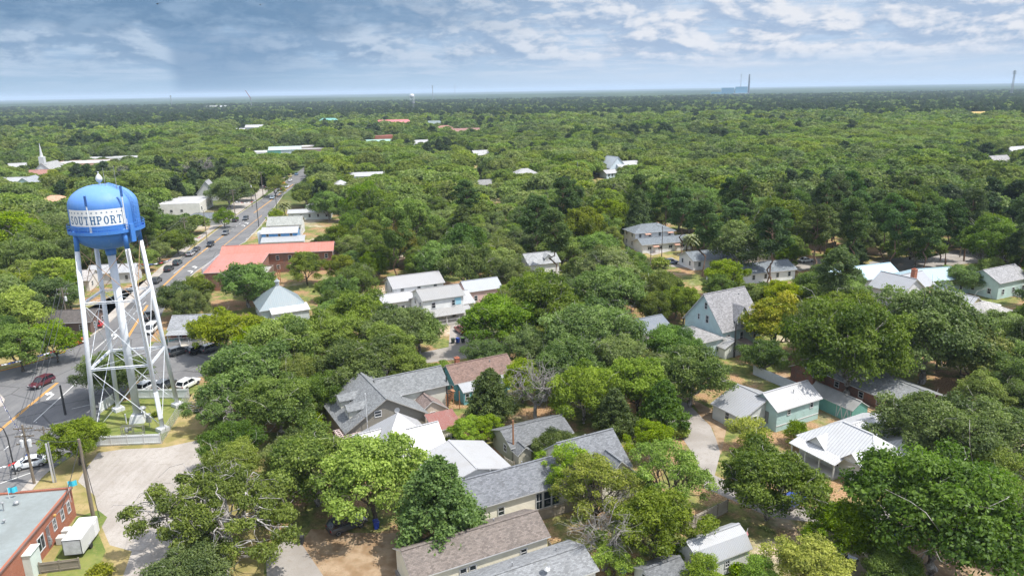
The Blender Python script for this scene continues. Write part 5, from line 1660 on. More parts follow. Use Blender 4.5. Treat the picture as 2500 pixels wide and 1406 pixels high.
fence('white_rail_fence', 'long white fence along the drive below the pale mint house', [(2350, 692), (2460, 720), (2500, 728)], 1.2, PVC)
fence('wooden_fence', 'brown wooden fence behind the white sedan at the apartments', [(1962, 612), (2010, 612), (2040, 605)], 2.0, M_siding('brown_board', (.20, .17, .14), .14, True, .3), cap=WOODF)
fence('wooden_fence', 'leaning grey fence at the yard of the olive cottage', [(1232, 1137), (1255, 1150)], 1.3, M_siding('pale_board', None), cap=WOODF)
fence('wooden_fence', 'small tan fence by the farm cottage lawn', [(1440, 418), (1480, 424)], 2.0, M_siding('brown_board', None), cap=WOODF)
# chain link along the right side of the tower lawn
m_, t_, out_ = new_mat('chain_link')
tc_ = t_.node('ShaderNodeTexCoord')
x_, y_, z_ = t_.sep(tc_.outputs['Object'])
aa = t_.m('LESS_THAN', saw(t_, t_.m('ADD', x_, z_), .1), .2)
bb = t_.m('LESS_THAN', saw(t_, t_.m('SUBTRACT', x_, z_), .1), .2)
pb = t_.node('ShaderNodeBsdfPrincipled'); pb.inputs['Base Color'].default_value = (.5, .52, .52, 1)
tb = t_.node('ShaderNodeBsdfTransparent'); mx = t_.node('ShaderNodeMixShader')
t_.link(t_.m('MAXIMUM', aa, bb), mx.inputs[0]); t_.link(tb.outputs[0], mx.inputs[1]); t_.link(pb.outputs[0], mx.inputs[2]); t_.link(mx.outputs[0], out_.inputs['Surface'])
a, b = G(396, 1082), G(464, 974)
cf = empty('chain_link_fence', a, 0, 'see-through chain link fence along the straw covered edge of the tower lawn', 'fence')
d = b - a
mb = MB(); mb.face([(0, 0, .05), (d.length, 0, .05), (d.length, 0, 1.8), (0, 0, 1.8)])
mesh_ = mb.build('mesh_panel', m_, cf); mesh_.rotation_euler = (0, 0, math.atan2(d.y, d.x))
mb = MB(); mb.tube([(0, 0, 1.8), d + Vector((0, 0, 1.8))], .03, 6); mb.build('top_rail', GREYM, cf)
for i in range(8):
    mb = MB(); mb.tube([(0, 0, 0), (0, 0, 1.9)], .035, 6); o = mb.build('post', GREYM, cf); o.location = d * i / 7

# ------------------------------------------------------------------ tower yard
p = G(352, 1028)
tk = empty('pressure_tank', p, 0, 'small grey bulb tank on a stand beside the tower pipe', 'tank')
mb = MB(); mb.lathe([(.1, 1.9), (.35, 1.95), (.58, 2.15), (.58, 2.35), (.35, 2.55), (.1, 2.6)], n=20); mb.build('vessel', GREYM, tk, smooth=True)
mb = MB()
for k in range(3): mb.tube([(.5 * math.cos(k * 2.1), .5 * math.sin(k * 2.1), 0), (.4 * math.cos(k * 2.1), .4 * math.sin(k * 2.1), 2.1)], .06, 6)
mb.build('stand', GREYM, tk)
p = G(366, 1042)
tk2 = empty('equipment_cabinet', p, R(5), 'grey equipment box with a dish on a post in the tower lawn', 'cabinet')
mb = MB(); mb.box((0, 0, 1.3), (.7, .4, .9)); mb.build('box', GREYM, tk2)
mb = MB(); mb.tube([(0, 0, 0), (0, 0, 1.9)], .06, 6); mb.lathe([(.03, 1.9), (.32, 2.0), (.4, 2.2), (.36, 2.2), (.03, 1.95)], n=14); mb.build('post', GREYM, tk2)
p = G(326, 1062)
rk = empty('equipment_rack', p, R(5), 'dark metal frame rack with valves just inside the near white fence', 'rack')
mb = MB()
for x in (-1.6, 0, 1.6):
    for y in (-.25, .25): mb.box((x, y, .8), (.08, .08, 1.6))
for z in (.3, 1.55):
    for y in (-.25, .25): mb.box((0, y, z), (3.3, .06, .08))
mb.build('frame', M_plain('rack_grey', (.26, .25, .24), .7, .3), rk)
mb = MB(); mb.lathe([(.2, .5), (.3, .7), (.3, 1.1), (.2, 1.3)], c=(-.9, 0, 0), n=14); mb.box((-.3, 0, 1.1), (.4, .3, .5)); mb.build('valve', GREYM, rk)
p = G(309, 1033)
mb = MB(); mb.tube([(0, 0, 0), (0, 0, 1.5)], .09, 8); mb.lathe([(.12, 1.5), (.1, 1.6), (.02, 1.65)], n=8)
o = mb.build('bollard', WHITE); o.location = p; tag(o, 'thin white post standing in the tower lawn', 'post')

# ------------------------------------------------------------------ poles and wires
POLES = {}


def utility_pole(key, px, h, label, arms=1, transformer=False, lean=(0, 0), rad=.16, mat=None, guy=None, lamp=None):
    p = G(*px)
    r = empty('utility_pole', p, R(7), label, 'utility pole')
    top = Vector((lean[0], lean[1], h))
    mb = MB(); mb.tube([(0, 0, -.2), top * .5, top], (rad * 1.15, rad, rad * .8), 10); mb.build('pole', mat or WOODP, r)
    for i in range(arms):
        z = h - .5 - i * 1.1
        mb = MB(); mb.box((lean[0], lean[1], z), (2.4, .12, .14)); mb.bar((lean[0] + .8, lean[1], z), (lean[0], lean[1], z - .7), .05); mb.bar((lean[0] - .8, lean[1], z), (lean[0], lean[1], z - .7), .05)
        a = mb.build('crossarm', WOODP, r)
        for x in (-1.05, -.5, .5, 1.05):
            m2 = MB(); m2.lathe([(.05, .0), (.08, .08), (.05, .16), (.07, .24), (.02, .28)], c=(lean[0] + x, lean[1], z + .07), n=8); m2.build('insulator', GREYM, a)
    if transformer:
        for x in ((-.45, .45) if transformer > 1 else (.45,)):
            mb = MB(); mb.lathe([(.24, h - 3.2), (.28, h - 3.1), (.28, h - 2.2), (.2, h - 2.1), (.05, h - 2.05)], c=(x, 0, 0), n=14); mb.build('transformer', M_plain('transformer_grey', (.55, .57, .58), .45, .1), r)
    if lamp:
        mb = MB(); mb.tube([(0, 0, h - .4), (lamp * .5, 0, h + .1), (lamp, 0, h + .15)], .05, 6); mb.box((lamp, 0, h + .1), (.6, .22, .12)); mb.build('lamp_arm', GREYM, r)
    POLES[key] = p + Matrix.Rotation(R(7), 3, 'Z') @ top
    return r


utility_pole('a', (84, 1180), 8.6, 'tall wooden utility pole with three crossarms and transformers by the white car', 3, 2)
utility_pole('b', (228, 1262), 10.6, 'bare weathered utility pole standing at the edge of the shell gravel lot', 0, False, rad=.2)
utility_pole('c', (160, 1012), 5.2, 'dark pole inside the tank shadow on the road', 0, False, rad=.17, mat=DARKM)
utility_pole('c2', (118, 1108), 4.4, 'short pole with a crossarm at the edge of the round tree', 1, 1, rad=.12)
utility_pole('d', (167, 795), 9.0, 'utility pole with a transformer in front of the dark brown house', 2, 1)
utility_pole('e', (457, 600), 10, 'utility pole with crossarms beside the leafy trees across the road', 2, 0)
utility_pole('f', (576, 540), 13, 'crossarmed utility pole by the white commercial building', 2, 0)
utility_pole('g', (506, 590), 11, 'slim utility pole in the sidewalk at the side street', 0, 0, rad=.12)
utility_pole('h', (632, 553), 13, 'dark pole at the kerb beside the grey roofed house', 0, 0, rad=.15, mat=DARKM)
utility_pole('i', (643, 483), 13, 'pole with a crossarm beside the flower garlands uphill', 1, 0)
utility_pole('i2', (616, 505), 12, 'pole with a small transformer before the big roadside oak', 0, 1)
utility_pole('j', (676, 512), 9, 'thin dark pole beside the yellow palm', 0, 0, rad=.12, mat=DARKM)
utility_pole('k', (1387, 905), 6, 'short pole half hidden by the bare tree', 0, 0, rad=.12)
utility_pole('l', (1792, 872), 7, 'dark utility pole beside the garden shed lean-to', 0, 0, rad=.16, mat=DARKM)
utility_pole('m', (1254, 1130), 6.5, 'reddish wooden pole in front of the olive cottage', 0, 0, rad=.13, mat=WOODR)
utility_pole('n', (1615, 632), 10, 'lamp pole on the apartment lawn', 0, 0, rad=.12, lamp=-1.5)
utility_pole('o', (1986, 648), 12, 'utility pole beside the brown fence at the apartments', 0, 1)
utility_pole('q', (2343, 628), 11, 'utility pole beside the curved drive at the wood edge', 0, 0, rad=.14)
utility_pole('r', (1093, 1003), 6, 'dark pole between the brown and rusty roofed sheds', 0, 0, rad=.14, mat=DARKM)
utility_pole('s', (1410, 455), 13, 'pale pole on the lawn beside the farm cottage', 0, 0, rad=.16, mat=GREYM)
utility_pole('t', (1587, 680), 8, 'lone pole rising from oaks in front of the apartments', 0, 0, rad=.12)
# pair of bright steel posts and the curved street lamp by the white car
p = G(131, 1178)
sp = empty('steel_post', p, R(8), 'bright steel guide post with a pale twin face near the round tree', 'post')
mb = MB(); mb.box((0, 0, 2.9), (.18, .12, 5.8)); mb.build('post', WHITE, sp)
mb = MB(); mb.tube([(.25, .1, 0), (.25, .1, 5.9)], .1, 8); mb.build('pole', GREYM, sp)
p = G(38, 1158)
sl = empty('street_lamp', p, R(190), 'dark curved street lamp leaning over the road at the junction corner', 'street lamp')
mb = MB(); mb.tube([(0, 0, 0), (0, 0, 5.5), (.3, 0, 7.0), (1.2, 0, 7.8), (1.9, 0, 7.9)], (.1, .09, .07, .06, .05), 8); mb.build('pole', DARKM, sl)
mb = MB(); mb.box((2.1, 0, 7.86), (.7, .25, .13)); mb.build('lamp_head', GREYM, sl)


def wire(label, a, b, sag=.8, rad=.04, name='power_line', cat='wire', mat=None):
    pts = []
    for i in range(13):
        t = i / 12
        p = a.lerp(b, t)
        pts.append(p - Vector((0, 0, sag * 4 * t * (1 - t))))
    mb = MB()
    mb.tube(pts, rad, 5)
    o = mb.build(name, mat or DARKM)
    tag(o, label, cat)
    return pts


V3_ = Vector
for i, (dx, dz, w_) in enumerate(((-1, -.3, 'outer'), (0, -.3, 'middle'), (1, -.3, 'inner'))):
    wire(w_ + ' high wire strung from the transformer pole to the pole by the dark brown house', POLES['a'] + V3_((dx, 0, dz)), POLES['d'] + V3_((dx, 0, dz)), 1.0)
wire('service wire from the transformer pole to the bare gravel lot pole', POLES['a'] + V3_((0, 0, -1.5)), POLES['b'] + V3_((0, 0, -.2)), .5)
wire('service wire from the gravel lot pole down to the brick building', POLES['b'] + V3_((0, 0, -.4)), G(150, 1240, 3.4), .4)
wire('guy wire anchored beside the gravel lot pole', POLES['b'] + V3_((0, 0, -.5)), G(243, 1262, 0), 0)
wire('overhead wire from the dark house pole up to the tree lined pole', POLES['d'] + V3_((0, 0, -.3)), POLES['e'] + V3_((0, 0, -.3)), 1.5)
wire('overhead wire between the crossarmed poles by the commercial building', POLES['e'] + V3_((0, 0, -.3)), POLES['f'] + V3_((0, 0, -.3)), 1.5)
wire('overhead wire from the commercial building to the garland pole', POLES['f'] + V3_((0, 0, -.3)), POLES['i'] + V3_((0, 0, -.3)), 1.5)
wire('overhead wire across the road to the dark kerb pole', POLES['g'] + V3_((0, 0, -.6)), POLES['h'] + V3_((0, 0, -.6)), .6)
wire('overhead wire along the lower edge of the apartments', POLES['n'] + V3_((0, 0, -.6)), POLES['o'] + V3_((0, 0, -.6)), 1.2)


def garland(label, a, b, sag, cols, step=.42, size=.26):
    """string of little pennants"""
    pts = []
    n = max(4, int((b - a).length / step))
    mb = MB()
    prev = None
    for i in range(n + 1):
        t = i / n
        p = a.lerp(b, t) - Vector((0, 0, sag * 4 * t * (1 - t)))
        if prev is not None:
            k = (i // 3) % len(cols)
            d = (p - prev)
            q = prev + d * .92
            o = Vector((.12 * math.sin(i * 2.1), .12 * math.cos(i * 1.7), -size))
            mb.face([prev, q, q + o, prev + o], k)
            mb.face([prev + Vector((0, 0, .012)), prev + o * .5 + Vector((-.14, .1, 0)), q + o * .5 + Vector((-.14, .1, 0)), q + Vector((0, 0, .012))], k)
        prev = p
    pts = [a.lerp(b, i / 16) - Vector((0, 0, sag * 4 * (i / 16) * (1 - i / 16))) for i in range(17)]
    mb.tube(pts, .03, 4, mi=len(cols))
    o = mb.build('pennant_garland', [*cols, DARKM])
    tag(o, label, 'garland')


PW, PR, PB = M_plain('pennant_white', (.78, .78, .8), .7, .05), M_plain('pennant_red', (.55, .05, .05), .7, .05), M_plain('pennant_blue', (.04, .08, .33), .7, .05)
PP = M_plain('pennant_lilac', (.55, .48, .68), .7, .05)
garland('red white and blue garland sweeping along the roadside trees at the junction', G(-10, 892, 4.0), G(205, 830, 3.6), .4, [PR, PW, PB, PW])
garland('pale white and lilac garland crossing the junction to the transformer pole', G(-2, 962, 5.0), POLES['a'] + V3_((0, 0, -.9)), 1.3, [PW, PP, PW, PB], .34, .2)
garland('red white and blue garland hanging across the junction below the transformers', G(-20, 1140, 5.4), POLES['a'] + V3_((0, 0, -4.0)), .5, [PB, PW, PR, PW])
garland('white and red garland among trees across from the coral wing', G(330, 642, 5), G(418, 632, 5), .8, [PW, PR, PW, PB])
garland('white garland hung over the side street trees', G(432, 578, 6), G(500, 574, 6), .8, [PW, PW, PR])
garland('white garland hung in front of the commercial building trees', G(575, 491, 6), G(625, 489, 6), .8, [PW, PW, PR])
garland('upper white and red garland on the uphill hedge tree', G(640, 452, 6), G(688, 460, 5), .8, [PW, PR, PW])
garland('short red and white garland behind the tower legs by the lawn', G(160, 758, 3), G(240, 756, 3), .4, [PR, PW, PB])
# flags on the brick building
for (px, lab) in (((22, 1212), 'turquoise flag flying at the front corner of the brick building'), ((168, 1196), 'turquoise flag flying at the rear corner of the brick building')):
    p = G(*px, 4.0)
    f = empty('flag', p, R(20), lab, 'flag')
    mb = MB(); mb.tube([(0, 0, -1.6), (0, 0, 1.2)], .03, 6); mb.build('pole', WHITE, f)
    mb = MB()
    for i in range(6):
        x0, x1 = i * .16, (i + 1) * .16
        mb.face([(x0, .12 * math.sin(i * 1.4), .45), (x1, .12 * math.sin((i + 1) * 1.4), .42), (x1, .12 * math.sin((i + 1) * 1.4), 1.14), (x0, .12 * math.sin(i * 1.4), 1.16)])
    mb.build('cloth', M_plain('turquoise_cloth', (.06, .52, .66), .8, .15), f)

# ------------------------------------------------------------------ small yard things
def bin_(px, body, lid, label, group=None):
    p = G(*px)
    b = empty('wheeled_bin', p, random.random() * 6, label, 'bin', group)
    mb = MB()
    mb.mesh([(x * (.24 + .07 * z), y * (.27 + .07 * z), .1 + .9 * z) for z in (0, 1) for x, y in ((-1, -1), (1, -1), (1, 1), (-1, 1))], [(3, 2, 1, 0), (4, 5, 6, 7), (0, 1, 5, 4), (1, 2, 6, 5), (2, 3, 7, 6), (3, 0, 4, 7)])
    mb.build('body', PAINT, b, color=body)
    mb = MB(); mb.mesh([(-.34, -.38, 1.02), (.34, -.38, 1.02), (.34, .38, 1.02), (-.34, .38, 1.02), (-.3, -.33, 1.1), (.3, -.33, 1.1), (.3, .36, 1.12), (-.3, .36, 1.12)], [(3, 2, 1, 0), (4, 5, 6, 7), (0, 1, 5, 4), (1, 2, 6, 5), (2, 3, 7, 6), (3, 0, 4, 7)])
    mb.build('lid', PAINT, b, color=lid)
    for s in (-1, 1):
        mb = MB(); mb.lathe([(.02, -.03), (.11, -.03), (.11, .03), (.02, .03)], n=10); o = mb.build('wheel', RUBBER, b); o.location = (s * .24, .28, .11); o.rotation_euler = (0, math.pi / 2, 0)


bin_((1106, 838), (.03, .04, .035), (.03, .05, .03), 'dark wheeled bin at the end of a row of three on the street')
bin_((1118, 837), (.02, .06, .35), (.02, .05, .28), 'blue wheeled bin in the middle of a row of three on the street')
bin_((1130, 836), (.03, .04, .035), (.20, .40, .05), 'dark bin with a green lid nearest the red car')
bin_((919, 1290), (.015, .05, .36), (.015, .04, .28), 'blue wheeled bin in shade beside the yellow green tree')
bin_((2179, 1352), (.02, .025, .025), (.45, .78, .03), 'black wheeled bin with a lime green lid near the big oak')
bin_((1521, 1398), (.02, .14, .62), (.02, .12, .55), 'bright blue bin beside the dark roofed shed')
bin_((1716, 655), (.02, .09, .42), (.02, .07, .36), 'blue bin at the corner of the apartment row')
bin_((736, 1326), (.03, .035, .04), (.04, .04, .045), 'black bin at the foot of the grey green oak')
bin_((760, 1030), (.02, .06, .3), (.5, .03, .02), 'blue bin with a red top by the grey dormered house')


def table_set(px, label, col, n=4):
    p = G(*px)
    t = empty('garden_table', p, random.random() * 3, label, 'table')
    mb = MB(); mb.lathe([(.02, .70), (.55, .70), (.55, .74), (.02, .75)], n=16); mb.build('top', PAINT, t, color=col)
    mb = MB(); mb.tube([(0, 0, 0), (0, 0, .7)], .05, 6); mb.lathe([(.28, 0), (.28, .04), (.04, .06)], n=12); mb.build('leg', PAINT, t, color=col)
    for i in range(n):
        a = i * 2 * math.pi / n
        c = empty('garden_chair', p + Vector((math.cos(a) * .95, math.sin(a) * .95, 0)), a, ['first', 'second', 'third', 'last'][i] + ' chair around the ' + label, 'chair')
        mb = MB(); mb.box((0, 0, .43), (.45, .45, .05)); mb.build('seat', PAINT, c, color=col)
        mb = MB(); mb.box((.2, 0, .7), (.05, .45, .5)); mb.build('backrest', PAINT, c, color=col)
        for x in (-.19, .19):
            for y in (-.19, .19):
                mb = MB(); mb.box((x, y, .2), (.04, .04, .4)); mb.build('leg', PAINT, c, color=col)


table_set((422, 838), 'teal table nearest the road outside the cottage', (.03, .25, .24))
table_set((436, 832), 'teal table in the middle of the cottage yard', (.03, .25, .24))
table_set((450, 834), 'teal table closest to the cottage steps', (.04, .28, .26))
table_set((1097, 1085), 'pale round table in the yard of the white roofed house', (.6, .6, .62), 2)
for px, lb, c in (((1089, 1078), 'white cushioned lounge seat in the white roofed house yard', (.66, .67, .7)), ((1112, 1073), 'white lounge seat further back in the white roofed house yard', (.62, .64, .68))):
    p = G(*px)
    b = empty('lounge_seat', p, R(20), lb, 'seat')
    mb = MB(); mb.box((0, 0, .25), (1.3, .7, .3)); mb.build('frame', DARKM, b)
    mb = MB(); mb.box((0, -.02, .46), (1.2, .62, .12)); mb.box((0, .3, .72), (1.2, .12, .4)); mb.build('cushion', PAINT, b, color=c)
# picket stair at the cottage
p = G(452, 845)
st_ = empty('picket_stair', p, R(30), 'white picket railed ramp leading up to the brick cottage', 'stair')
for s in (-.8, .8):
    mb = MB()
    for i in range(16): mb.box((s, i * .32, .5 + .055 * i), (.05, .06, .9))
    mb.bar((s, 0, .95), (s, 4.9, 1.75), .07); mb.bar((s, 0, .25), (s, 4.9, .95), .07)
    mb.build('railing', WHITE, st_)
mb = MB(); mb.slab([(-.8, 0, .1), (.8, 0, .1), (.8, 4.9, .8), (-.8, 4.9, .8)], .1); mb.build('ramp', CONC, st_)
# bunting fan on the cottage, pale bench by the kerb
p = G(132, 873)
bn = empty('roadside_bench', p, R(25), 'pale green bench on the verge below the garland', 'bench')
mb = MB(); mb.box((0, 0, .45), (2.0, .5, .08)); mb.build('seat', PAINT, bn, color=(.45, .55, .48))
mb = MB(); mb.box((0, .26, .75), (2.0, .06, .5)); mb.build('backrest', PAINT, bn, color=(.45, .55, .48))
for x in (-.85, .85):
    mb = MB(); mb.box((x, 0, .2), (.1, .45, .4)); mb.build('leg', PAINT, bn, color=(.35, .4, .37))
# pile of things under the big oak, barbecue, flag by the shed
p = G(2203, 1318)
tb2 = empty('covered_trailer', p, R(-30), 'small trailer under a blue tarpaulin near the big oak', 'trailer')
mb = MB(); mb.mesh([(-1.2, -.6, .5), (1.2, -.6, .5), (1.2, .6, .5), (-1.2, .6, .5), (-.9, -.3, 1.0), (.7, -.35, 1.15), (.8, .3, 1.05), (-.9, .35, .95)], [(4, 5, 6, 7), (0, 1, 5, 4), (1, 2, 6, 5), (2, 3, 7, 6), (3, 0, 4, 7)]); mb.build('tarpaulin', PAINT, tb2, color=(.08, .12, .42))
mb = MB(); mb.box((0, 0, .42), (2.4, 1.2, .12)); mb.bar((1.2, 0, .42), (2.6, 0, .42), .1); mb.build('frame', GREYM, tb2)
for s in (-1, 1):
    mb = MB(); mb.lathe([(.1, -.08), (.3, -.08), (.3, .08), (.1, .08)], n=14); o = mb.build('wheel', RUBBER, tb2); o.location = (0, s * .7, .3); o.rotation_euler = (math.pi / 2, 0, 0)
p = G(1812, 1345)
fl = empty('flag', p, R(20), 'faded pink flag on a leaning white pole by the gambrel shed', 'flag')
mb = MB(); mb.tube([(0, 0, 0), (.0, 0, 1.2), (.75, .25, 2.6)], .03, 6); mb.build('pole', WHITE, fl)
mb = MB(); mb.face([(.2, .06, 1.6), (.62, .2, 2.35), (.78, .1, 1.9), (.42, 0, 1.25)]); mb.build('cloth', M_plain('pink_cloth', (.62, .28, .30), .8, .2), fl)
p = G(1815, 1352)
mb = MB(); mb.box((0, 0, .5), (.14, .14, 1.0)); mb.box((0, 0, 1.02), (.2, .2, .06)); o = mb.build('wooden_post', M_plain('dark_red_post', (.16, .05, .04), .8, .2)); o.location = p; tag(o, 'short dark red post under the pink flag', 'post')
p = G(1425, 1250)
gr = empty('barbecue_grill', G(1334, 1238), R(26), 'covered barbecue grill beside the screened porch', 'grill')
mb = MB(); mb.lathe([(.3, .7), (.34, .85), (.3, 1.05), (.1, 1.15)], n=12); mb.build('lid', DARKM, gr)
mb = MB()
for x in (-.3, .3):
    for y in (-.2, .2): mb.box((x, y, .35), (.05, .05, .7))
mb.box((0, 0, .7), (.9, .5, .05)); mb.build('stand', GREYM, gr)
p = G(2405, 1145)
pl = empty('planter_bed', p, R(-25), 'raised dark wooden planter boxes in shade beyond the big oak', 'planter')
for i in range(3):
    mb = MB(); mb.box((i * 1.5 - 1.5, .4 * (i % 2), .35), (1.2, 1.0, .7)); mb.build('box', M_plain('dark_planter', (.09, .06, .05), .8, .2), pl)

# ------------------------------------------------------------------ far masts and industry
def mast(px, zbase, ztop_px, label, name='radio_mast', rad=1.0, lattice=False, dist=None):
    # foot at the pixel's ground point, top on the pixel row given
    p = G(*px)
    if dist: p = p.normalized() * dist
    lo, hi = 0, 900
    for _ in range(50):
        m = (lo + hi) / 2
        if P((p.x, p.y, m))[1] > ztop_px: lo = m
        else: hi = m
    r = empty(name, p, 0, label, 'mast')
    mb = MB()
    if lattice:
        for k in range(3):
            a = k * 2.094
            mb.tube([(rad * 1.6 * math.cos(a), rad * 1.6 * math.sin(a), 0), (rad * .7 * math.cos(a), rad * .7 * math.sin(a), lo)], rad * .28, 4)
        for i in range(14):
            z = lo * i / 14
            mb.bar((rad * 1.5 * math.cos(i * 2.1), rad * 1.5 * math.sin(i * 2.1), z), (rad * 1.2 * math.cos(i * 2.1 + 2.1), rad * 1.2 * math.sin(i * 2.1 + 2.1), z + lo / 14), rad * .2)
    else:
        mb.tube([(0, 0, 0), (0, 0, lo)], (rad, rad * .7), 8)
    mb.build('shaft', GREYM if lattice else M_plain('mast_grey', (.25, .27, .3), .6, .1), r)
    mb = MB()
    for z in (.97, .9): mb.lathe([(rad * 2.4, lo * z - 2), (rad * 2.4, lo * z)], n=8)
    mb.build('antenna_ring', GREYM, r)
    return r, lo


mast((1058, 262), 0, 209, 'grey radio mast on the skyline beyond the white tank', rad=1.6, dist=3600)
mast((1112, 262), 0, 205, 'hair thin radio mast furthest along the skyline', rad=1.0, dist=5200)
mast((2466, 250), 0, 172, 'lattice radio mast alone at the bright end of the skyline', rad=2.4, lattice=True, dist=2800)
mast((1010, 275), 0, 247, 'steel lattice mast with white dishes standing in the woods', rad=1.3, lattice=True, dist=1650)
mast((420, 262), 0, 233, 'short dark mast tip on the skyline under the rain', rad=1.5, dist=3300)
r, hcr = mast((614, 262), 0, 240, 'dark red crane mast on the skyline', name='tower_crane', rad=1.2, dist=2600)
mb = MB(); mb.bar((0, 0, hcr), (-14, 0, hcr + 24), 1.6); mb.build('jib', M_plain('crane_red', (.25, .06, .05), .6, .1), r)
p = G(1007, 262).normalized() * 3000
wt2 = empty('white_water_tower', p, 0, 'small white water tower on the skyline', 'water tower')
mb = MB(); mb.lathe([(1, 26), (7, 28), (9.5, 32), (9.5, 38), (6, 42), (.5, 43.5)], n=24); mb.build('tank', WHITE, wt2, smooth=True)
for k in range(6):
    a = k * math.pi / 3
    mb = MB(); mb.tube([(9.5 * math.cos(a), 9.5 * math.sin(a), 0), (9 * math.cos(a), 9 * math.sin(a), 33)], .7, 6); mb.build('leg', WHITE, wt2)
p = G(1786, 246).normalized() * 4300
pw = empty('power_plant', p, R(-20), 'pale blue block shaped power plant on the skyline', 'power plant')
for x, w_, h_, c in ((-22, 66, 44, (.20, .40, .54)), (48, 62, 48, (.17, .37, .51))):
    mb = MB(); mb.box((x, 0, h_ / 2), (w_, 40, h_)); mb.build('reactor_hall', PAINT, pw, color=c)
for x, w_, h_, c in ((-82, 54, 22, (.22, .45, .6)), (48, 78, 15, (.5, .52, .54))):
    mb = MB(); mb.box((x, -24, h_ / 2), (w_, 30, h_)); mb.build('annex', PAINT, pw, color=c)
p2 = G(1826, 246).normalized() * 4300
sk = empty('plant_chimney', p2, 0, 'tall dark chimney stack beside the blue power plant', 'chimney')
mb = MB(); mb.lathe([(5.5, 0), (4, 110), (3.6, 112)], n=16); mb.build('stack', M_plain('stack_grey', (.12, .12, .13), .8, .1), sk)
mb = MB(); mb.lathe([(4.6, 104), (4.6, 107)], n=16); mb.build('collar', GREYM, sk)
mast((1806, 246), 0, 181, 'thin lattice mast rising behind the blue power plant', rad=1.6, lattice=True, dist=4450)
# two birds high in the slate cloud
for px, lb in (((384, 10), 'tiny dark bird gliding before the slate cloud'), ((635, 12), 'tiny dark bird nearer the pale cloud gap')):
    d = ray(*px).normalized()
    p = Vector((0, 0, CAM_H)) + d * 95
    mb = MB()
    mb.mesh([(0, .35, 0), (.08, 0, .03), (0, -.3, 0), (-.08, 0, .03), (.7, -.05, .12), (-.7, -.05, .12), (0, 0, -.08)], [(0, 1, 6), (1, 2, 6), (2, 3, 6), (3, 0, 6), (1, 4, 2), (3, 2, 5), (0, 3, 1), (3, 2, 1)])
    o = mb.build('bird', DARKM)
    o.location = p
    tag(o, lb, 'bird')
# ------------------------------------------------------------------ trees
BARK_OAK = M_bark('oak_bark', (0.10, 0.085, 0.07, 1), (0.46, 0.44, 0.42, 1))
BARK_LICH = M_bark('lichened_oak_bark', (0.14, 0.12, 0.10, 1), (0.44, 0.425, 0.41, 1))
BARK_DARK = M_bark('dark_bark', (0.06, 0.05, 0.04, 1), (0.17, 0.145, 0.12, 1))
BARK_PALE = M_bark('bleached_bark', (0.15, 0.135, 0.12, 1), (0.30, 0.285, 0.27, 1))
BARK_PINE = M_bark('pine_bark', (0.12, 0.075, 0.05, 1), (0.27, 0.18, 0.13, 1))
LEAF_OAK = M_leaf('oak_leaf', (0.070, 0.110, 0.023, 1), (0.220, 0.280, 0.064, 1), 0.015)
LEAF_LIME = M_leaf('bright_leaf', (0.106, 0.154, 0.017, 1), (0.262, 0.322, 0.040, 1), 0.012)
LEAF_PINE = M_leaf('pine_needle', (0.055, 0.092, 0.027, 1), (0.13, 0.185, 0.056, 1), 0.01)
LEAF_GOLD = M_leaf('yellowing_leaf', (0.080, 0.120, 0.022, 1), (0.27, 0.245, 0.065, 1), 0.015)
LEAF_PALM = M_leaf('palm_frond', (0.07, 0.10, 0.03, 1), (0.20, 0.23, 0.085, 1), 0.06)


def leaf_mesh(name, blobs, size, mat, rng, aspect=0.62, up=0.35):
    """blobs: (centre, radii, count, tone); every leaf is one small quad set loosely on the blob's shell"""
    V, T = [], []
    for c, rad, n, tone in blobs:
        d = rng.normal(size=(n, 3))
        d /= np.linalg.norm(d, axis=1)[:, None]
        d[:, 2] = np.where((d[:, 2] < -0.25) & (rng.random(n) < 0.6), -d[:, 2], d[:, 2])
        lump = 1 + 0.22 * np.sin(d @ rng.normal(size=3) * 5 + rng.random() * 6) + 0.18 * np.sin(d @ rng.normal(size=3) * 8)
        rr = (0.42 + 0.62 * rng.random(n) ** 0.45) * lump
        p = np.asarray(c) + d * np.asarray(rad) * rr[:, None]
        nn = d * 0.75 + rng.normal(size=(n, 3)) * 0.6 + np.array([0, 0, up])
        nn /= np.linalg.norm(nn, axis=1)[:, None]
        a = np.cross(nn, rng.normal(size=(n, 3)))
        a /= np.linalg.norm(a, axis=1)[:, None] + 1e-9
        b = np.cross(nn, a)
        s = size * (0.6 + 0.8 * rng.random(n))[:, None]
        q = np.stack([p - a * s, p - b * s * aspect, p + a * s, p + b * s * aspect], 1)
        V.append(q.reshape(-1, 3))
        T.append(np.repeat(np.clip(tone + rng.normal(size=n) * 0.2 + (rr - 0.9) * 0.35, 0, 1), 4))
    V, T = np.concatenate(V).astype(np.float32), np.concatenate(T).astype(np.float32)
    nf = len(V) // 4
    me = bpy.data.meshes.new(name)
    me.vertices.add(nf * 4)
    me.vertices.foreach_set('co', V.ravel())
    me.loops.add(nf * 4)
    me.loops.foreach_set('vertex_index', np.arange(nf * 4, dtype=np.int32))
    me.polygons.add(nf)
    me.polygons.foreach_set('loop_start', np.arange(0, nf * 4, 4, dtype=np.int32))
    me.update(calc_edges=True)
    at = me.attributes.new('tone', 'FLOAT', 'POINT')
    at.data.foreach_set('value', T)
    me.materials.append(mat)
    return me


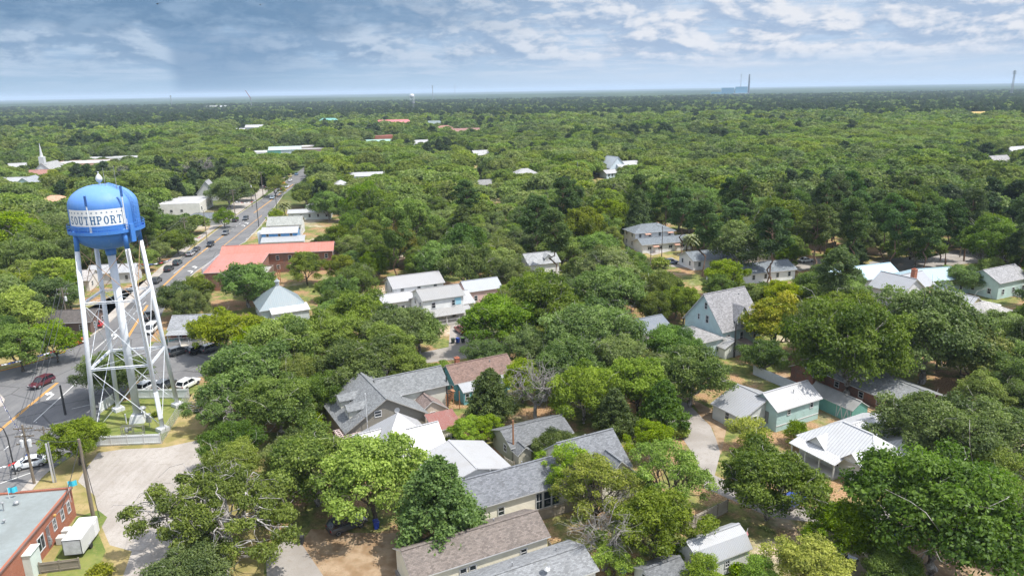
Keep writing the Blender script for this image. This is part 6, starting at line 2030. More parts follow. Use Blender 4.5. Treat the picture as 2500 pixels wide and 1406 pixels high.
def limb(mb, a, b, r0, r1, rng, sag=0.0, seg=6, wob=0.12, n=6):
    a, b = np.asarray(a, float), np.asarray(b, float)
    L = np.linalg.norm(b - a)
    pts, rad = [], []
    off = rng.normal(size=3) * wob * L
    for i in range(seg + 1):
        t = i / seg
        p = a + (b - a) * t + off * math.sin(math.pi * t) + np.array([0, 0, sag * L * math.sin(math.pi * t)])
        if 0 < i < seg: p = p + rng.normal(size=3) * 0.035 * L
        pts.append(p)
        rad.append(r0 + (r1 - r0) * t ** 0.8)
    mb.tube(pts, rad, n, caps=False)
    return pts


def tree_data(kind, seed):
    """(crown mesh, trunk mesh, crown radius, height of crown centre)"""
    rng = np.random.default_rng(seed)
    blobs, mb = [], MB()
    if kind in ('oak', 'lime', 'gold', 'small', 'sprawl', 'thin'):
        Rc, hz, zc, n, lr = {'oak': (7, 4.2, 6.3, 58, 1.75), 'lime': (6, 4.6, 6.4, 50, 1.55), 'gold': (6, 5.2, 6.8, 48, 1.6),
                             'small': (3.6, 2.7, 3.4, 30, 1.1), 'sprawl': (10.5, 4.0, 6.2, 88, 1.38), 'thin': (7, 5.2, 7.0, 62, 1.25)}[kind]
        fork = np.array([0, 0, zc * 0.38])
        tr = {'oak': .42, 'lime': .3, 'gold': .3, 'small': .16, 'sprawl': .7, 'thin': .33}[kind]
        ga = rng.random() * 6.28
        bump = rng.random(5) * 6.28
        for i in range(n):
            t = (i + 0.5) / n
            ang = ga + i * 2.39996
            ez = 1 - 1.22 * t
            rr = math.sqrt(max(0, 1 - min(1, abs(ez)) ** 2)) if ez > 0 else 1.0
            edge = 1 + 0.20 * math.sin(2 * ang + bump[0]) + 0.15 * math.sin(3 * ang + bump[1]) + 0.11 * math.sin(5 * ang + bump[2])
            k = (0.60 + 0.42 * rng.random()) * edge
            c = np.array([Rc * rr * k * math.cos(ang), Rc * rr * k * math.sin(ang), zc + hz * (ez * (.78 + .3 * rng.random())) - (0.4 if ez < 0 else 0)])
            c += rng.normal(size=3) * np.array([.45, .45, .55])
            r = lr * (0.48 + 0.85 * rng.random())
            m = int((660 if kind != 'thin' else 470) * (r / 1.6) ** 2 * (1.0 if kind != 'sprawl' else 1.6)) + 30
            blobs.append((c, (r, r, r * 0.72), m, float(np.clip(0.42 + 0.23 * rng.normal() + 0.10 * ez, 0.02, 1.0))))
        if kind not in ('sprawl', 'thin'):
            for i in range(n // 3):                     # inner filling so the crown is not hollow
                ang, q = rng.random() * 6.28, rng.random() ** 0.5 * 0.62
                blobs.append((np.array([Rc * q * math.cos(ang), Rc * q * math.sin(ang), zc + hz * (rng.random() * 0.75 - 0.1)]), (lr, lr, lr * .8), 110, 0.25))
        limb(mb, (0, 0, -0.2), fork, tr * 1.25, tr, rng, 0, 4, 0.03, 9)
        nl = 7 if kind != 'small' else 5
        for s in range(nl):
            sel = [b for b in blobs[:n] if int(((math.atan2(b[0][1], b[0][0]) + math.pi) / 6.2832) * nl) % nl == s]
            if not sel: continue
            mean = sum(b[0] for b in sel) / len(sel)
            end = fork + (mean - fork) * 0.85
            pts = limb(mb, fork, end, tr * 0.62, tr * 0.26, rng, -0.03, 6, 0.1, 7)
            for b in sel:
                st = pts[min(6, 2 + int(rng.random() * 5))]
                tgt = b[0] + (np.array([0, 0, b[1][2] * 1.15]) if kind in ('sprawl',) and rng.random() < .55 else np.array([0, 0, 0]))
                q = limb(mb, st, tgt, tr * 0.24, 0.05 if kind == 'sprawl' else 0.03, rng, 0.10 if kind == 'sprawl' else 0.02, 6, 0.16 if kind == 'sprawl' else 0.12, 5)
                for _ in range(3 if kind in ('sprawl', 'thin') else 2):
                    e = b[0] + rng.normal(size=3) * b[1][0] * 0.75
                    limb(mb, q[3], e + (np.array([0, 0, b[1][2] * .8]) if kind == 'sprawl' else 0), tr * 0.09, 0.02, rng, 0, 4, 0.2, 4)
        size = {'oak': .175, 'lime': .18, 'gold': .2, 'small': .13, 'sprawl': .16, 'thin': .16}[kind]
        leaf = {'oak': LEAF_OAK, 'lime': LEAF_LIME, 'gold': LEAF_GOLD, 'small': LEAF_LIME, 'sprawl': LEAF_OAK, 'thin': LEAF_LIME}[kind]
        bark = BARK_LICH if kind == 'sprawl' else BARK_OAK if kind == 'oak' else BARK_DARK
    elif kind == 'cone':
        Rc, zc = 5.0, 5.6
        for i in range(64):
            t = (i + .5) / 64
            z = 1.6 + 9.4 * t
            w = Rc * (1 - t) ** 0.62 * (0.55 + 0.45 * min(1, z / 3))
            ang = i * 2.39996 + rng.normal() * .2
            k = 0.62 + 0.4 * rng.random()
            r = 1.35 * (1 - 0.5 * t) * (0.8 + .4 * rng.random())
            blobs.append((np.array([w * k * math.cos(ang), w * k * math.sin(ang), z]), (r, r, r * .8), int(480 * r * r / 1.6) + 90, float(np.clip(.4 + .15 * rng.normal(), .05, .95))))
        for i in range(16):
            blobs.append((np.array([rng.normal() * .8, rng.normal() * .8, 2.5 + 6 * rng.random()]), (1.5, 1.5, 1.3), 120, .3))
        limb(mb, (0, 0, -.2), (0, 0, 10.2), .3, .05, rng, 0, 8, 0.01, 8)
        for b in blobs[:64]:
            limb(mb, (0, 0, max(1.2, b[0][2] - 1.4)), b[0], .07, .02, rng, 0, 3, .06, 4)
        size, leaf, bark = .165, LEAF_OAK, BARK_DARK
    elif kind == 'pine':
        Rc, zc = 4.2, 12.5
        for i in range(34):
            t = i / 33
            z = 8.5 + 8.0 * t
            w = Rc * (math.sin(math.pi * (0.18 + 0.74 * t)) ** 0.9) * (0.5 + 0.55 * rng.random())
            ang = rng.random() * 6.28
            r = 1.0 + 0.5 * rng.random()
            blobs.append((np.array([w * math.cos(ang), w * math.sin(ang), z]), (r * 1.1, r * 1.1, r * .6), int(270 * r), float(np.clip(.45 + .2 * rng.normal(), 0, 1))))
        limb(mb, (0, 0, -.2), (rng.normal() * .3, rng.normal() * .3, 16), .3, .06, rng, 0, 9, 0.01, 8)
        for b in blobs:
            limb(mb, (0, 0, b[0][2] - .8), b[0], .07, .02, rng, .05, 3, .05, 4)
        size, leaf, bark = .21, LEAF_PINE, BARK_PINE
    elif kind == 'dead':
        Rc, zc = 4.2, 6.5
        fork = np.array([0.3, 0, 3.2])
        limb(mb, (0, 0, -.2), fork, .34, .26, rng, 0, 4, .04, 8)
        for s in range(6):
            a = s * 1.05 + rng.normal() * .3
            e = fork + np.array([math.cos(a) * 2.4, math.sin(a) * 2.4, 3.0 + 2 * rng.random()])
            p = limb(mb, fork, e, .18, .08, rng, -.03, 6, .12, 6)
            for k in range(9):
                st = p[2 + int(rng.random() * 5)]
                e2 = np.asarray(st) + np.array([math.cos(a) * 1.0, math.sin(a) * 1.0, .7]) + rng.normal(size=3) * 1.15
                q = limb(mb, st, e2, .075, .02, rng, 0, 5, .15, 4)
                for j in range(6):
                    limb(mb, q[1 + int(rng.random() * 5)], np.asarray(q[-1]) + rng.normal(size=3) * .85, .03, .012, rng, 0, 3, .16, 4)
        for i in range(10):
            blobs.append((np.array([rng.normal() * 1.8, rng.normal() * 1.8, 3.4 + rng.random() * 2.5]), (.8, .8, .6), 60, .3))
        size, leaf, bark = .2, LEAF_OAK, BARK_PALE
    elif kind == 'palm':
        Rc, zc = 2.6, 5.2
        limb(mb, (0, 0, -.2), (.25, .1, 5.0), .22, .17, rng, 0, 6, .03, 8)
        V, Fc = [], []
        me = None
        tones = []
        fb = MB()
        for i in range(46):
            a = i * 2.39996
            e0 = 1.25 - 1.75 * (i / 46)
            n = 7
            prev = None
            for k in range(n + 1):
                t = k / n
                r = 2.6 * t
                e = e0 - 1.1 * t
                z = 5.1 + 2.2 * (math.sin(e0) * t - 0.62 * t * t)
                c = np.array([.25 + math.cos(a) * r * math.cos(e0 * .6), .1 + math.sin(a) * r * math.cos(e0 * .6), z])
                w = .46 * math.sin(math.pi * (0.12 + .86 * t)) + .02
                s = np.array([-math.sin(a), math.cos(a), 0]) * w
                if prev is not None:
                    pc, ps = prev
                    dz = np.array([0, 0, .14])
                    fb.face([pc, pc + ps - dz, c + s - dz, c])
                    fb.face([pc - ps - dz, pc, c, c - s - dz])
                prev = (c, s)
        me = fb.data('crown', LEAF_PALM)
        at = me.attributes.new('tone', 'FLOAT', 'POINT')
        at.data.foreach_set('value', rng.random(len(me.vertices)).astype(np.float32))
        return me, mb.data('trunk', BARK_DARK, True), Rc, zc
    elif kind == 'shrub':
        Rc, zc = 1.8, 1.1
        for i in range(16):
            a, q = rng.random() * 6.28, rng.random() ** .5
            blobs.append((np.array([1.25 * q * math.cos(a), 1.25 * q * math.sin(a), .55 + (1 - q) * 1.0 + .3 * rng.random()]), (.62, .62, .55), 130, float(rng.random() * .6 + .15)))
        for i in range(7):
            limb(mb, (rng.normal() * .1, rng.normal() * .1, -.1), blobs[i][0], .05, .015, rng, 0, 4, .1, 5)
        size, leaf, bark = .15, LEAF_LIME, BARK_DARK
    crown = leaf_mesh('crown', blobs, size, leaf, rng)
    co = np.empty(len(crown.vertices) * 3, np.float32)
    crown.vertices.foreach_get('co', co)
    co = co.reshape(-1, 3)
    if kind != 'dead':
        Rc = float(np.percentile(np.hypot(co[:, 0], co[:, 1]), 97))
        zc = float((np.percentile(co[:, 2], 2) + np.percentile(co[:, 2], 99)) / 2)
        HALF[kind] = float(np.percentile(co[:, 2], 99) - zc) / Rc
    return crown, mb.data('trunk', bark, True), Rc, zc


HALF = {}
PROTO = {}
for kd, seeds in (('oak', (1, 2, 3, 4, 5)), ('lime', (11, 12, 13)), ('gold', (21,)), ('small', (31, 32)), ('sprawl', (43,)), ('thin', (51, 52)),
                  ('cone', (61,)), ('pine', (71, 72, 73)), ('dead', (81,)), ('palm', (91,)), ('shrub', (95, 96))):
    PROTO[kd] = [tree_data(kd, s) for s in seeds]
TREES = []          # (object, position, radius, kind, tone, label data)
NAMES = {'oak': ('live_oak', 'oak tree'), 'lime': ('leafy_tree', 'tree'), 'gold': ('magnolia_tree', 'tree'), 'small': ('small_tree', 'tree'),
         'sprawl': ('sprawling_oak', 'oak tree'), 'thin': ('thin_crowned_tree', 'tree'), 'cone': ('pointed_tree', 'tree'), 'pine': ('pine_tree', 'pine tree'),
         'dead': ('bare_tree', 'bare tree'), 'palm': ('palm_tree', 'palm tree'), 'shrub': ('shrub', 'shrub')}
TONES = {'dark': (0.74, 0.80, 0.78), 'deep': (0.86, 0.95, 0.84), 'grey': (1.12, 1.06, 1.25), 'mid': (1.0, 1.04, 0.95), 'olive': (1.16, 1.08, 0.9),
         'bright': (1.20, 1.26, 0.80), 'yellow': (1.42, 1.26, 0.72)}
TWORD = {'dark': 'dark green', 'deep': 'deep green', 'grey': 'grey green', 'mid': 'mid green', 'olive': 'olive green', 'bright': 'bright green', 'yellow': 'yellow green'}


def plant(kind, pos, radius, tone, label=None, rz=None, sz=1.0, var=None):
    pr = PROTO[kind]
    crown, trunk, Rc, zc = pr[(len(TREES) * 7 + 3) % len(pr) if var is None else var]
    s = radius / Rc
    nm, cat = NAMES[kind]
    t = empty(nm, (pos[0], pos[1], 0), random.random() * 6.28 if rz is None else rz, label, cat)
    t.scale = (s, s, s * sz)
    k = TONES[tone]
    j = 0.94 + 0.12 * random.random()
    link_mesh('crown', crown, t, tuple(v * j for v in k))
    link_mesh('trunk', trunk, t)
    TREES.append([t, Vector((pos[0], pos[1], zc * s * sz)), radius, kind, tone])
    return t


def plant_px(kind, cx, cy_, w, tone, label=None, rz=None, sz=1.0, var=None):
    """a tree whose crown is seen centred at a pixel and w pixels wide"""
    crown, trunk, Rc, zc = PROTO[kind][0]
    r, z = 5.0, 5.0
    for _ in range(6):
        p = G(cx, cy_, z)
        dep = (p - Vector((0, 0, CAM_H))).dot(F)
        r = w / 2 * dep / FPX
        z = zc * r / Rc * sz
    return plant(kind, p, r, tone, label, rz, sz, var)
# ------------------------------------------------------------------ woodland beyond the town, one mass
rngw = np.random.default_rng(5)
src = bpy.data.collections.new('woodland_crowns')
LEAF_FAR = M_leaf('woodland_leaf', (0.086, 0.125, 0.031, 1), (0.212, 0.268, 0.074, 1), 0.01, own=False)
LEAF_FARL = M_leaf('woodland_bright_leaf', (0.104, 0.148, 0.028, 1), (0.245, 0.300, 0.068, 1), 0.01, own=False)
LEAF_FARP_SHADE = M_leaf('woodland_pine_shadow_leaf', (0.030, 0.055, 0.024, 1), (0.078, 0.110, 0.042, 1), 0.01, own=False)  # pine leaf darkened so its colour carries the cloud shadow over the far woods


def far_crown(i, leaf, kind, size):
    rng = np.random.default_rng(200 + i)
    blobs = []
    if kind == 'dome':
        for k in range(26):
            t = (k + .5) / 26
            a = k * 2.39996
            ez = 1 - 1.15 * t
            rr = math.sqrt(max(0, 1 - min(1, abs(ez)) ** 2)) if ez > 0 else 1
            q = .7 + .3 * rng.random()
            r = 1.9 * (.75 + .5 * rng.random())
            blobs.append((np.array([6.4 * rr * q * math.cos(a), 6.4 * rr * q * math.sin(a), 6 + 4.2 * ez * q]), (r, r, r * .75), int(34 * r * r / size / size * .36), float(np.clip(.4 + .2 * rng.normal(), 0, 1))))
    else:
        for k in range(16):
            t = k / 15
            a = rng.random() * 6.28
            w = 3.6 * math.sin(math.pi * (.2 + .72 * t)) * (.5 + .5 * rng.random())
            r = 1.5 * (.8 + .4 * rng.random())
            blobs.append((np.array([w * math.cos(a), w * math.sin(a), 8 + 8 * t]), (r, r, r * .7), int(30 * r * r / size / size * .36), float(np.clip(.45 + .2 * rng.normal(), 0, 1))))
    me = leaf_mesh('woodland_crown', blobs, size, leaf, rng)
    mb = MB()
    o = bpy.data.objects.new('woodland_crown_%02d' % i, me)
    src.objects.link(o)


for i, a in enumerate(((LEAF_FAR, 'dome', .42), (LEAF_FAR, 'dome', .42), (LEAF_FARL, 'dome', .42), (LEAF_FARP_SHADE, 'pine', .42), (LEAF_FARP_SHADE, 'pine', .42),
                       (LEAF_FAR, 'dome', .85), (LEAF_FARL, 'dome', .85), (LEAF_FARP_SHADE, 'pine', .85), (LEAF_FAR, 'dome', .85))):
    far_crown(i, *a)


def build_woodland(blocked, near_limit):
    pts, idx, scl = [], [], []
    d = near_limit - 60
    while d < 3300:
        st = 7.4 if d < 700 else 8.4 * (d / 700) ** 0.45
        half = 0.80 * d + 40
        n = int(2 * half / st)
        for k in range(n):
            x = -half + (k + random.random()) * st
            y = d + (random.random() - .5) * st
            r = math.hypot(x, y)
            u = math.sin(x * .011 + y * .006) + math.sin(y * .0123 - x * .004 + 2) + .8 * math.sin(x * .031 + 1.3) * math.sin(y * .027)
            s = (.6 + .7 * random.random() ** 1.5) * (1.05 if r < 700 else 1.25)
            if blocked(x, y, r, 6.2 * s, 6.5 * s): continue
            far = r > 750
            pine = random.random() < (0.04 if r < 1150 else .92 if u > -1.2 else .4)  # far out mostly dark pines, standing in for a band of cloud shadow
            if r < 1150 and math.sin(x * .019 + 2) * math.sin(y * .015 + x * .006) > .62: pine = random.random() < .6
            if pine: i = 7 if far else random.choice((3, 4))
            elif u > .25 or random.random() < .2: i = 6 if far else 2
            else: i = random.choice((5, 8)) if far else random.choice((0, 1))
            pts.append((x, y, -.3 if not pine else -2.0))
            idx.append(i)
            scl.append(s * (.8 if pine else 1.0))
        d += st * .92
    me = bpy.data.meshes.new('woodland')
    me.from_pydata(pts, [], [])
    for nm, tp, dat in (('pick', 'INT', idx), ('scl', 'FLOAT', scl), ('spin', 'FLOAT', [random.random() * 6.28 for _ in pts])):
        at = me.attributes.new(nm, tp, 'POINT')
        at.data.foreach_set('value', np.array(dat, dtype=np.int32 if tp == 'INT' else np.float32))
    o = link_mesh('woodland', me)
    tag(o, 'unbroken green woodland spreading beyond the town to the skyline', 'woodland', kind='stuff')
    ng = bpy.data.node_groups.new('woodland', 'GeometryNodeTree')
    ng.interface.new_socket('Geometry', in_out='INPUT', socket_type='NodeSocketGeometry')
    ng.interface.new_socket('Geometry', in_out='OUTPUT', socket_type='NodeSocketGeometry')
    N, L = ng.nodes, ng.links
    gi, go = N.new('NodeGroupInput'), N.new('NodeGroupOutput')
    iop, ci = N.new('GeometryNodeInstanceOnPoints'), N.new('GeometryNodeCollectionInfo')
    ci.inputs['Collection'].default_value = src
    ci.inputs['Separate Children'].default_value = True
    ci.inputs['Reset Children'].default_value = True

    def attr(nm, tp):
        a = N.new('GeometryNodeInputNamedAttribute')
        a.data_type = tp
        a.inputs['Name'].default_value = nm
        return a.outputs[0]
    cx = N.new('ShaderNodeCombineXYZ')
    L.new(attr('spin', 'FLOAT'), cx.inputs[2])
    L.new(gi.outputs[0], iop.inputs['Points'])
    L.new(ci.outputs[0], iop.inputs['Instance'])
    iop.inputs['Pick Instance'].default_value = True
    L.new(attr('pick', 'INT'), iop.inputs['Instance Index'])
    L.new(cx.outputs[0], iop.inputs['Rotation'])
    L.new(attr('scl', 'FLOAT'), iop.inputs['Scale'])
    L.new(iop.outputs[0], go.inputs[0])
    md = o.modifiers.new('scatter', 'NODES')
    md.node_group = ng
    print('woodland points', len(pts))


def distant_forest():
    """rolling canopy from the last single crowns to the horizon"""
    na, d, rows = 900, 2900.0, []
    while d < 26000:
        rows.append(d)
        d *= 1.022
    nr = len(rows)
    azs = np.linspace(R(-44), R(44), na)
    rr = np.array(rows)[:, None]
    X, Y = rr * np.sin(azs), rr * np.cos(azs) * np.ones_like(rr)
    rng = np.random.default_rng(3)
    Z = 9.0 + 3.5 * rng.random((nr, na)) + 2.5 * np.sin(X * .0031 + Y * .0011) + 3 * np.sin(X * .0007 - Y * .0009 + 1) * (rr / 9000)
    V = np.stack([X, Y, Z], 2).reshape(-1, 3)
    i = np.arange(nr - 1)[:, None] * na + np.arange(na - 1)
    Fq = np.stack([i, i + 1, i + na + 1, i + na], 2).reshape(-1, 4)
    me = bpy.data.meshes.new('distant_forest')
    me.from_pydata(V.tolist(), [], Fq.tolist())
    m, t, out = new_mat('distant_canopy')
    gm = t.node('ShaderNodeNewGeometry')
    sc = t.vm('MULTIPLY', gm.outputs['Position'], (1, .35, 1))
    n = t.noise(sc, .0016, 4, .6)
    n2 = t.noise(gm.outputs['Position'], .05, 3, .7)
    c = t.mix(t.step(n, .4, .6), (0.026, 0.046, 0.024, 1), (0.060, 0.085, 0.038, 1))
    c = t.mix(t.m('MULTIPLY', t.step(n2, .35, .65), .5), c, (0.025, 0.04, 0.02, 1))
    princ(t, out, c, 1.0, 0, None, spec=0.0)
    me.materials.append(m)
    o = link_mesh('distant_forest', me)
    tag(o, 'far hazy forest canopy running to the horizon', 'forest', kind='stuff')


distant_forest()


def haze_box():
    mb = MB()
    mb.box((0, 14700, 54), (62000, 30000, 112))
    m, t, out = new_mat('haze')
    v = t.node('ShaderNodeVolumePrincipled')
    v.inputs['Color'].default_value = (0.60, 0.75, 0.92, 1)
    v.inputs['Density'].default_value = HAZE
    v.inputs['Anisotropy'].default_value = 0.0
    t.link(v.outputs[0], out.inputs['Volume'])
    o = mb.build('haze', m)
    tag(o, 'thin blue summer haze over the far woods', 'haze', kind='stuff')


HAZE = 8.5e-5
haze_box()
# ------------------------------------------------------------------ trees seen in the photograph, nearest first
T = plant_px
T('sprawl', 528, 1222, 430, 'bright', 'sprawling live oak with bleached winding limbs beside the gravel lot', sz=1.12)
T('oak', 765, 1120, 270, 'grey', 'grey green live oak between the sprawling oak and the bright lime tree')
T('lime', 905, 1135, 285, 'bright', 'bright lime green tree over the shaded parking yard')
a27 = R(26.5)
plant('cone', (24.2 * math.cos(a27) - 68.0 * math.sin(a27), 24.2 * math.sin(a27) + 68.0 * math.cos(a27)), 5.3, 'deep', 'dense pointed dark tree in front of the cream house', sz=.94)
T('thin', 1455, 1180, 250, 'yellow', 'wispy yellow green tree veiling the tall shingle gable')
T('thin', 1635, 1140, 270, 'bright', 'leafy light green tree beside the lane past the shingle gable')
T('lime', 1602, 1262, 235, 'mid', 'mid green leafy tree behind the gambrel shed')
T('dead', 1475, 1290, 150, 'mid', 'bleached bare branched tree above the dark roofed shed')
T('small', 1500, 1355, 120, 'bright', 'low bright green bush tree beneath the bleached bare branches')
T('thin', 1395, 1130, 190, 'bright', 'airy light green tree where the cream house meets the tall shingle gable', sz=1.1)
T('lime', 1185, 1035, 90, 'mid', 'mid green tree in the yard between the rusty red shed and the olive cottage')
T('oak', 1880, 1155, 270, 'dark', 'dense dark oak with glossy leaves beside the lane car')
T('small', 1832, 1050, 112, 'yellow', 'golden green shrub tree below the mint garage')
T('small', 1950, 1050, 76, 'mid', 'mid green shrub tree against the mint garage wall')
T('oak', 2300, 1215, 430, 'deep', 'giant spreading live oak with a massive dark trunk', var=1, sz=1.05)
T('lime', 1590, 1058, 130, 'mid', 'rounded tree tucked against the far end of the tall shingle gable')
T('oak', 455, 1385, 230, 'mid', 'low spreading oak along the bottom edge beneath the bleached limbs', sz=.85)
T('oak', 2285, 1022, 270, 'mid', 'broad oak over the back of the big white metal roof')
T('oak', 2430, 1040, 220, 'olive', 'olive oak beyond the giant spreading oak')
T('oak', 2440, 1200, 200, 'mid', 'oak at the edge of the view beside the giant oak')
T('lime', 2075, 1280, 200, 'mid', 'bushy tree before the lime lidded bin')
T('lime', 1985, 1365, 200, 'yellow', 'yellow green thicket tree along the bottom edge')
T('oak', 2190, 1385, 180, 'grey', 'grey green oak at the bottom edge below the lime lidded bin')
T('small', 1720, 1390, 120, 'olive', 'sparse olive bush in front of the gambrel shed')
T('small', 1640, 1340, 90, 'mid', 'small green tree at the corner of the gambrel shed')
T('small', 1860, 1390, 110, 'bright', 'bright bush past the end of the gambrel shed')
T('lime', 183, 1060, 150, 'bright', 'round bright green tree at the corner of the tower fence')
T('oak', 268, 893, 165, 'deep', 'round deep green oak at the road behind the tower legs')
T('small', 130, 818, 135, 'bright', 'wide low bright tree on the verge across from the tower')
T('lime', 40, 830, 150, 'mid', 'leafy tree at the frame edge beside the wide low verge tree')
T('lime', 130, 665, 150, 'bright', 'tall bright tree beyond the road left of the tower legs')
T('lime', 35, 745, 160, 'bright', 'bright tree at the frame edge above the verge')
T('lime', 25, 560, 170, 'bright', 'vivid green tree at the frame edge behind the blue tank')
T('oak', 110, 590, 160, 'mid', 'mid green oak just behind the blue tank')
T('gold', 127, 437, 68, 'bright', 'yellowing rounded tree below the church steeple')
T('oak', 375, 540, 110, 'deep', 'deep green oak across the road from the tank')
T('oak', 430, 720, 120, 'deep', 'deep oak beside the tower legs at the road edge')
T('oak', 430, 580, 90, 'mid', 'oak beside the side street garland')
T('oak', 330, 455, 130, 'grey', 'grey oak on the rise behind the tank finial')
T('dead', 490, 410, 70, 'mid', 'bleached bare tree on the rise by the grey steep house')
T('dead', 285, 428, 60, 'mid', 'bare crooked tree behind the tank antennas')
T('small', 545, 527, 58, 'bright', 'small trimmed street tree before the commercial building')
T('oak', 555, 455, 110, 'deep', 'broad deep green oak behind the street poles')
T('small', 670, 448, 62, 'yellow', 'flat topped yellow green hedge tree over the road')
T('palm', 694, 498, 34, 'yellow', 'yellowish palm beside the main road')
T('small', 672, 524, 44, 'mid', 'small tree at the roadside before the grey cross gabled house')
T('oak', 745, 465, 80, 'mid', 'spreading oak on the uphill road bend by the white bungalow')
T('oak', 800, 490, 90, 'mid', 'oak over the white gabled bungalow', sz=1.15)
T('oak', 600, 682, 150, 'deep', 'dark spreading oak in front of the coral wing')
T('lime', 745, 640, 105, 'mid', 'upright tree in the gap of the coral roofed building')
T('oak', 545, 790, 180, 'yellow', 'yellow green oak beside the grey roofed brick cottage')
T('oak', 600, 895, 230, 'deep', 'large deep oak beside the parking lot')
T('oak', 690, 820, 220, 'grey', 'grey green oak with pale twigs below the silver pavilion')
T('sprawl', 560, 985, 240, 'deep', 'pale limbed oak beside the straw path by the tower')
T('oak', 680, 970, 210, 'grey', 'big grey oak beside the pergola of the dormered house')
T('oak', 790, 800, 200, 'mid', 'broad mid green oak below the pavilion roof')
T('oak', 870, 880, 210, 'mid', 'broad oak behind the dormered house')
T('oak', 960, 790, 190, 'mid', 'leafy oak in front of the long white roof')
T('oak', 1020, 800, 140, 'bright', 'bright oak beside the three street bins')
T('lime', 1000, 890, 130, 'bright', 'bright tree between the dormered house and the street')
plant('palm', G(1066, 958), 2.5, 'yellow', 'shaggy palm behind the wooden outdoor stair', sz=.7)
plant('shrub', (28.5 * math.cos(R(26.5)) - 60.1 * math.sin(R(26.5)), 28.5 * math.sin(R(26.5)) + 60.1 * math.cos(R(26.5))), .95, 'bright', 'round shrub under the long cream wall')
T('lime', 1082, 902, 80, 'bright', 'small bright tree at the gable of the turquoise cottage')
T('cone', 1195, 960, 125, 'dark', 'dark cedar like tree in front of the turquoise cottage')
T('lime', 1140, 1040, 95, 'bright', 'bright tree beside the rusty red shed')
T('small', 1092, 1074, 26, 'mid', 'clipped bush under the window of the rusty red shed')
T('dead', 1312, 935, 140, 'grey', 'large bleached bare tree above the olive cottage')
T('oak', 1350, 1078, 120, 'dark', 'dark tree shading the olive cottage')
T('lime', 1372, 602, 110, 'mid', 'tall tree hiding the end of the white house amid oaks')
T('oak', 1215, 770, 190, 'bright', 'bright oak beside the white cluster of houses')
T('oak', 1190, 855, 130, 'deep', 'deep oak hanging over the street corner')
T('oak', 1330, 730, 220, 'olive', 'olive oak in the middle of the block')
T('oak', 1440, 790, 240, 'deep', 'deep green oak in the middle of the block')
T('oak', 1385, 880, 190, 'dark', 'dark oak behind the bleached bare tree')
T('oak', 1490, 700, 200, 'bright', 'sunlit oak between the mid block and the apartments')
T('lime', 1560, 920, 190, 'mid', 'tall mid green tree on the shaded side of the lane')
T('oak', 1690, 900, 210, 'grey', 'grey limbed oak reaching toward the carport roof')
T('oak', 1640, 830, 160, 'deep', 'deep oak beside the garden shed of the gothic house')
T('cone', 1620, 985, 120, 'deep', 'dark upright tree at the lane edge')
T('cone', 1500, 1000, 110, 'dark', 'dark conifer like tree behind the shingle gable')
T('gold', 1895, 765, 160, 'bright', 'yellowing magnolia beside the gothic house')
T('oak', 1870, 860, 120, 'dark', 'dark shaded oak at the end of the grey board fence')
plant('oak', G(2066, 972), 9.6, 'mid', 'tall broad oak in front of the brick ranch house', sz=1.25)
plant('oak', G(2248, 936), 9.4, 'mid', 'tall oak with pale forked trunk past the red pickup', sz=1.2)
T('gold', 2390, 840, 180, 'mid', 'gold speckled magnolia beside the forked oak')
T('oak', 2440, 790, 160, 'deep', 'deep oak below the grey hipped house')
T('palm', 1692, 578, 46, 'yellow', 'pair of golden palms at the end of the apartments')
T('palm', 1677, 583, 38, 'yellow', 'golden palm left of its twin at the apartments')
T('lime', 1722, 572, 62, 'yellow', 'golden green tree beside the apartment palms')
T('oak', 1815, 585, 175, 'deep', 'broad dark oak over the apartment rows')
T('lime', 1772, 664, 125, 'bright', 'bright tree between the apartment rows and the gothic house')
T('oak', 2000, 700, 150, 'grey', 'thin grey oak before the sky blue metal roof')
T('cone', 2085, 610, 66, 'dark', 'dark cedar beside the wood edge drive')
T('lime', 2035, 620, 60, 'yellow', 'yellow green tree beside the brown apartment fence')
T('oak', 2240, 590, 140, 'deep', 'deep oak over the wood edge drive')
T('oak', 2420, 570, 170, 'deep', 'tall deep oak beside the pale mint house', sz=1.3)
T('oak', 2110, 570, 120, 'mid', 'mid green oak past the dark cedar')
T('oak', 2345, 668, 100, 'mid', 'rounded oak beside the blue metal roofed house')
T('gold', 965, 580, 110, 'olive', 'gold tinged magnolia at the coral roof end')
T('oak', 865, 600, 100, 'grey', 'grey oak closing the coral roof end')
for px, w_, tn, lb in (((1745, 1420), 60, 'olive', 'twiggy shrub against the gambrel shed wall'), ((1200, 1405), 50, 'bright', 'bright shrub at the foot of the long cream wall'),
                       ((1810, 1395), 60, 'bright', 'flowering shrub past the pink flag'), ((240, 1395), 60, 'yellow', 'rough shrub beside the low wooden fence'), ((980, 700), 60, 'olive', 'wild shrub left of the white cluster'),
                       ((1610, 640), 46, 'bright', 'rounded hedge shrub on the apartment lawn'), ((1500, 1050), 60, 'dark', 'shaded shrub behind the shingle gable'), ((1660, 1050), 50, 'olive', 'shrub on the straw bed by the lane'),
                       ((380, 1010), 20, 'bright', 'weedy shrub beside the cabinet in the tower lawn'), ((760, 1020), 70, 'bright', 'leafy shrub by the dormered house bins'), ((2120, 890), 50, 'mid', 'shrub beside the red pickup')):
    T('shrub', *px, w_, tn, lb)
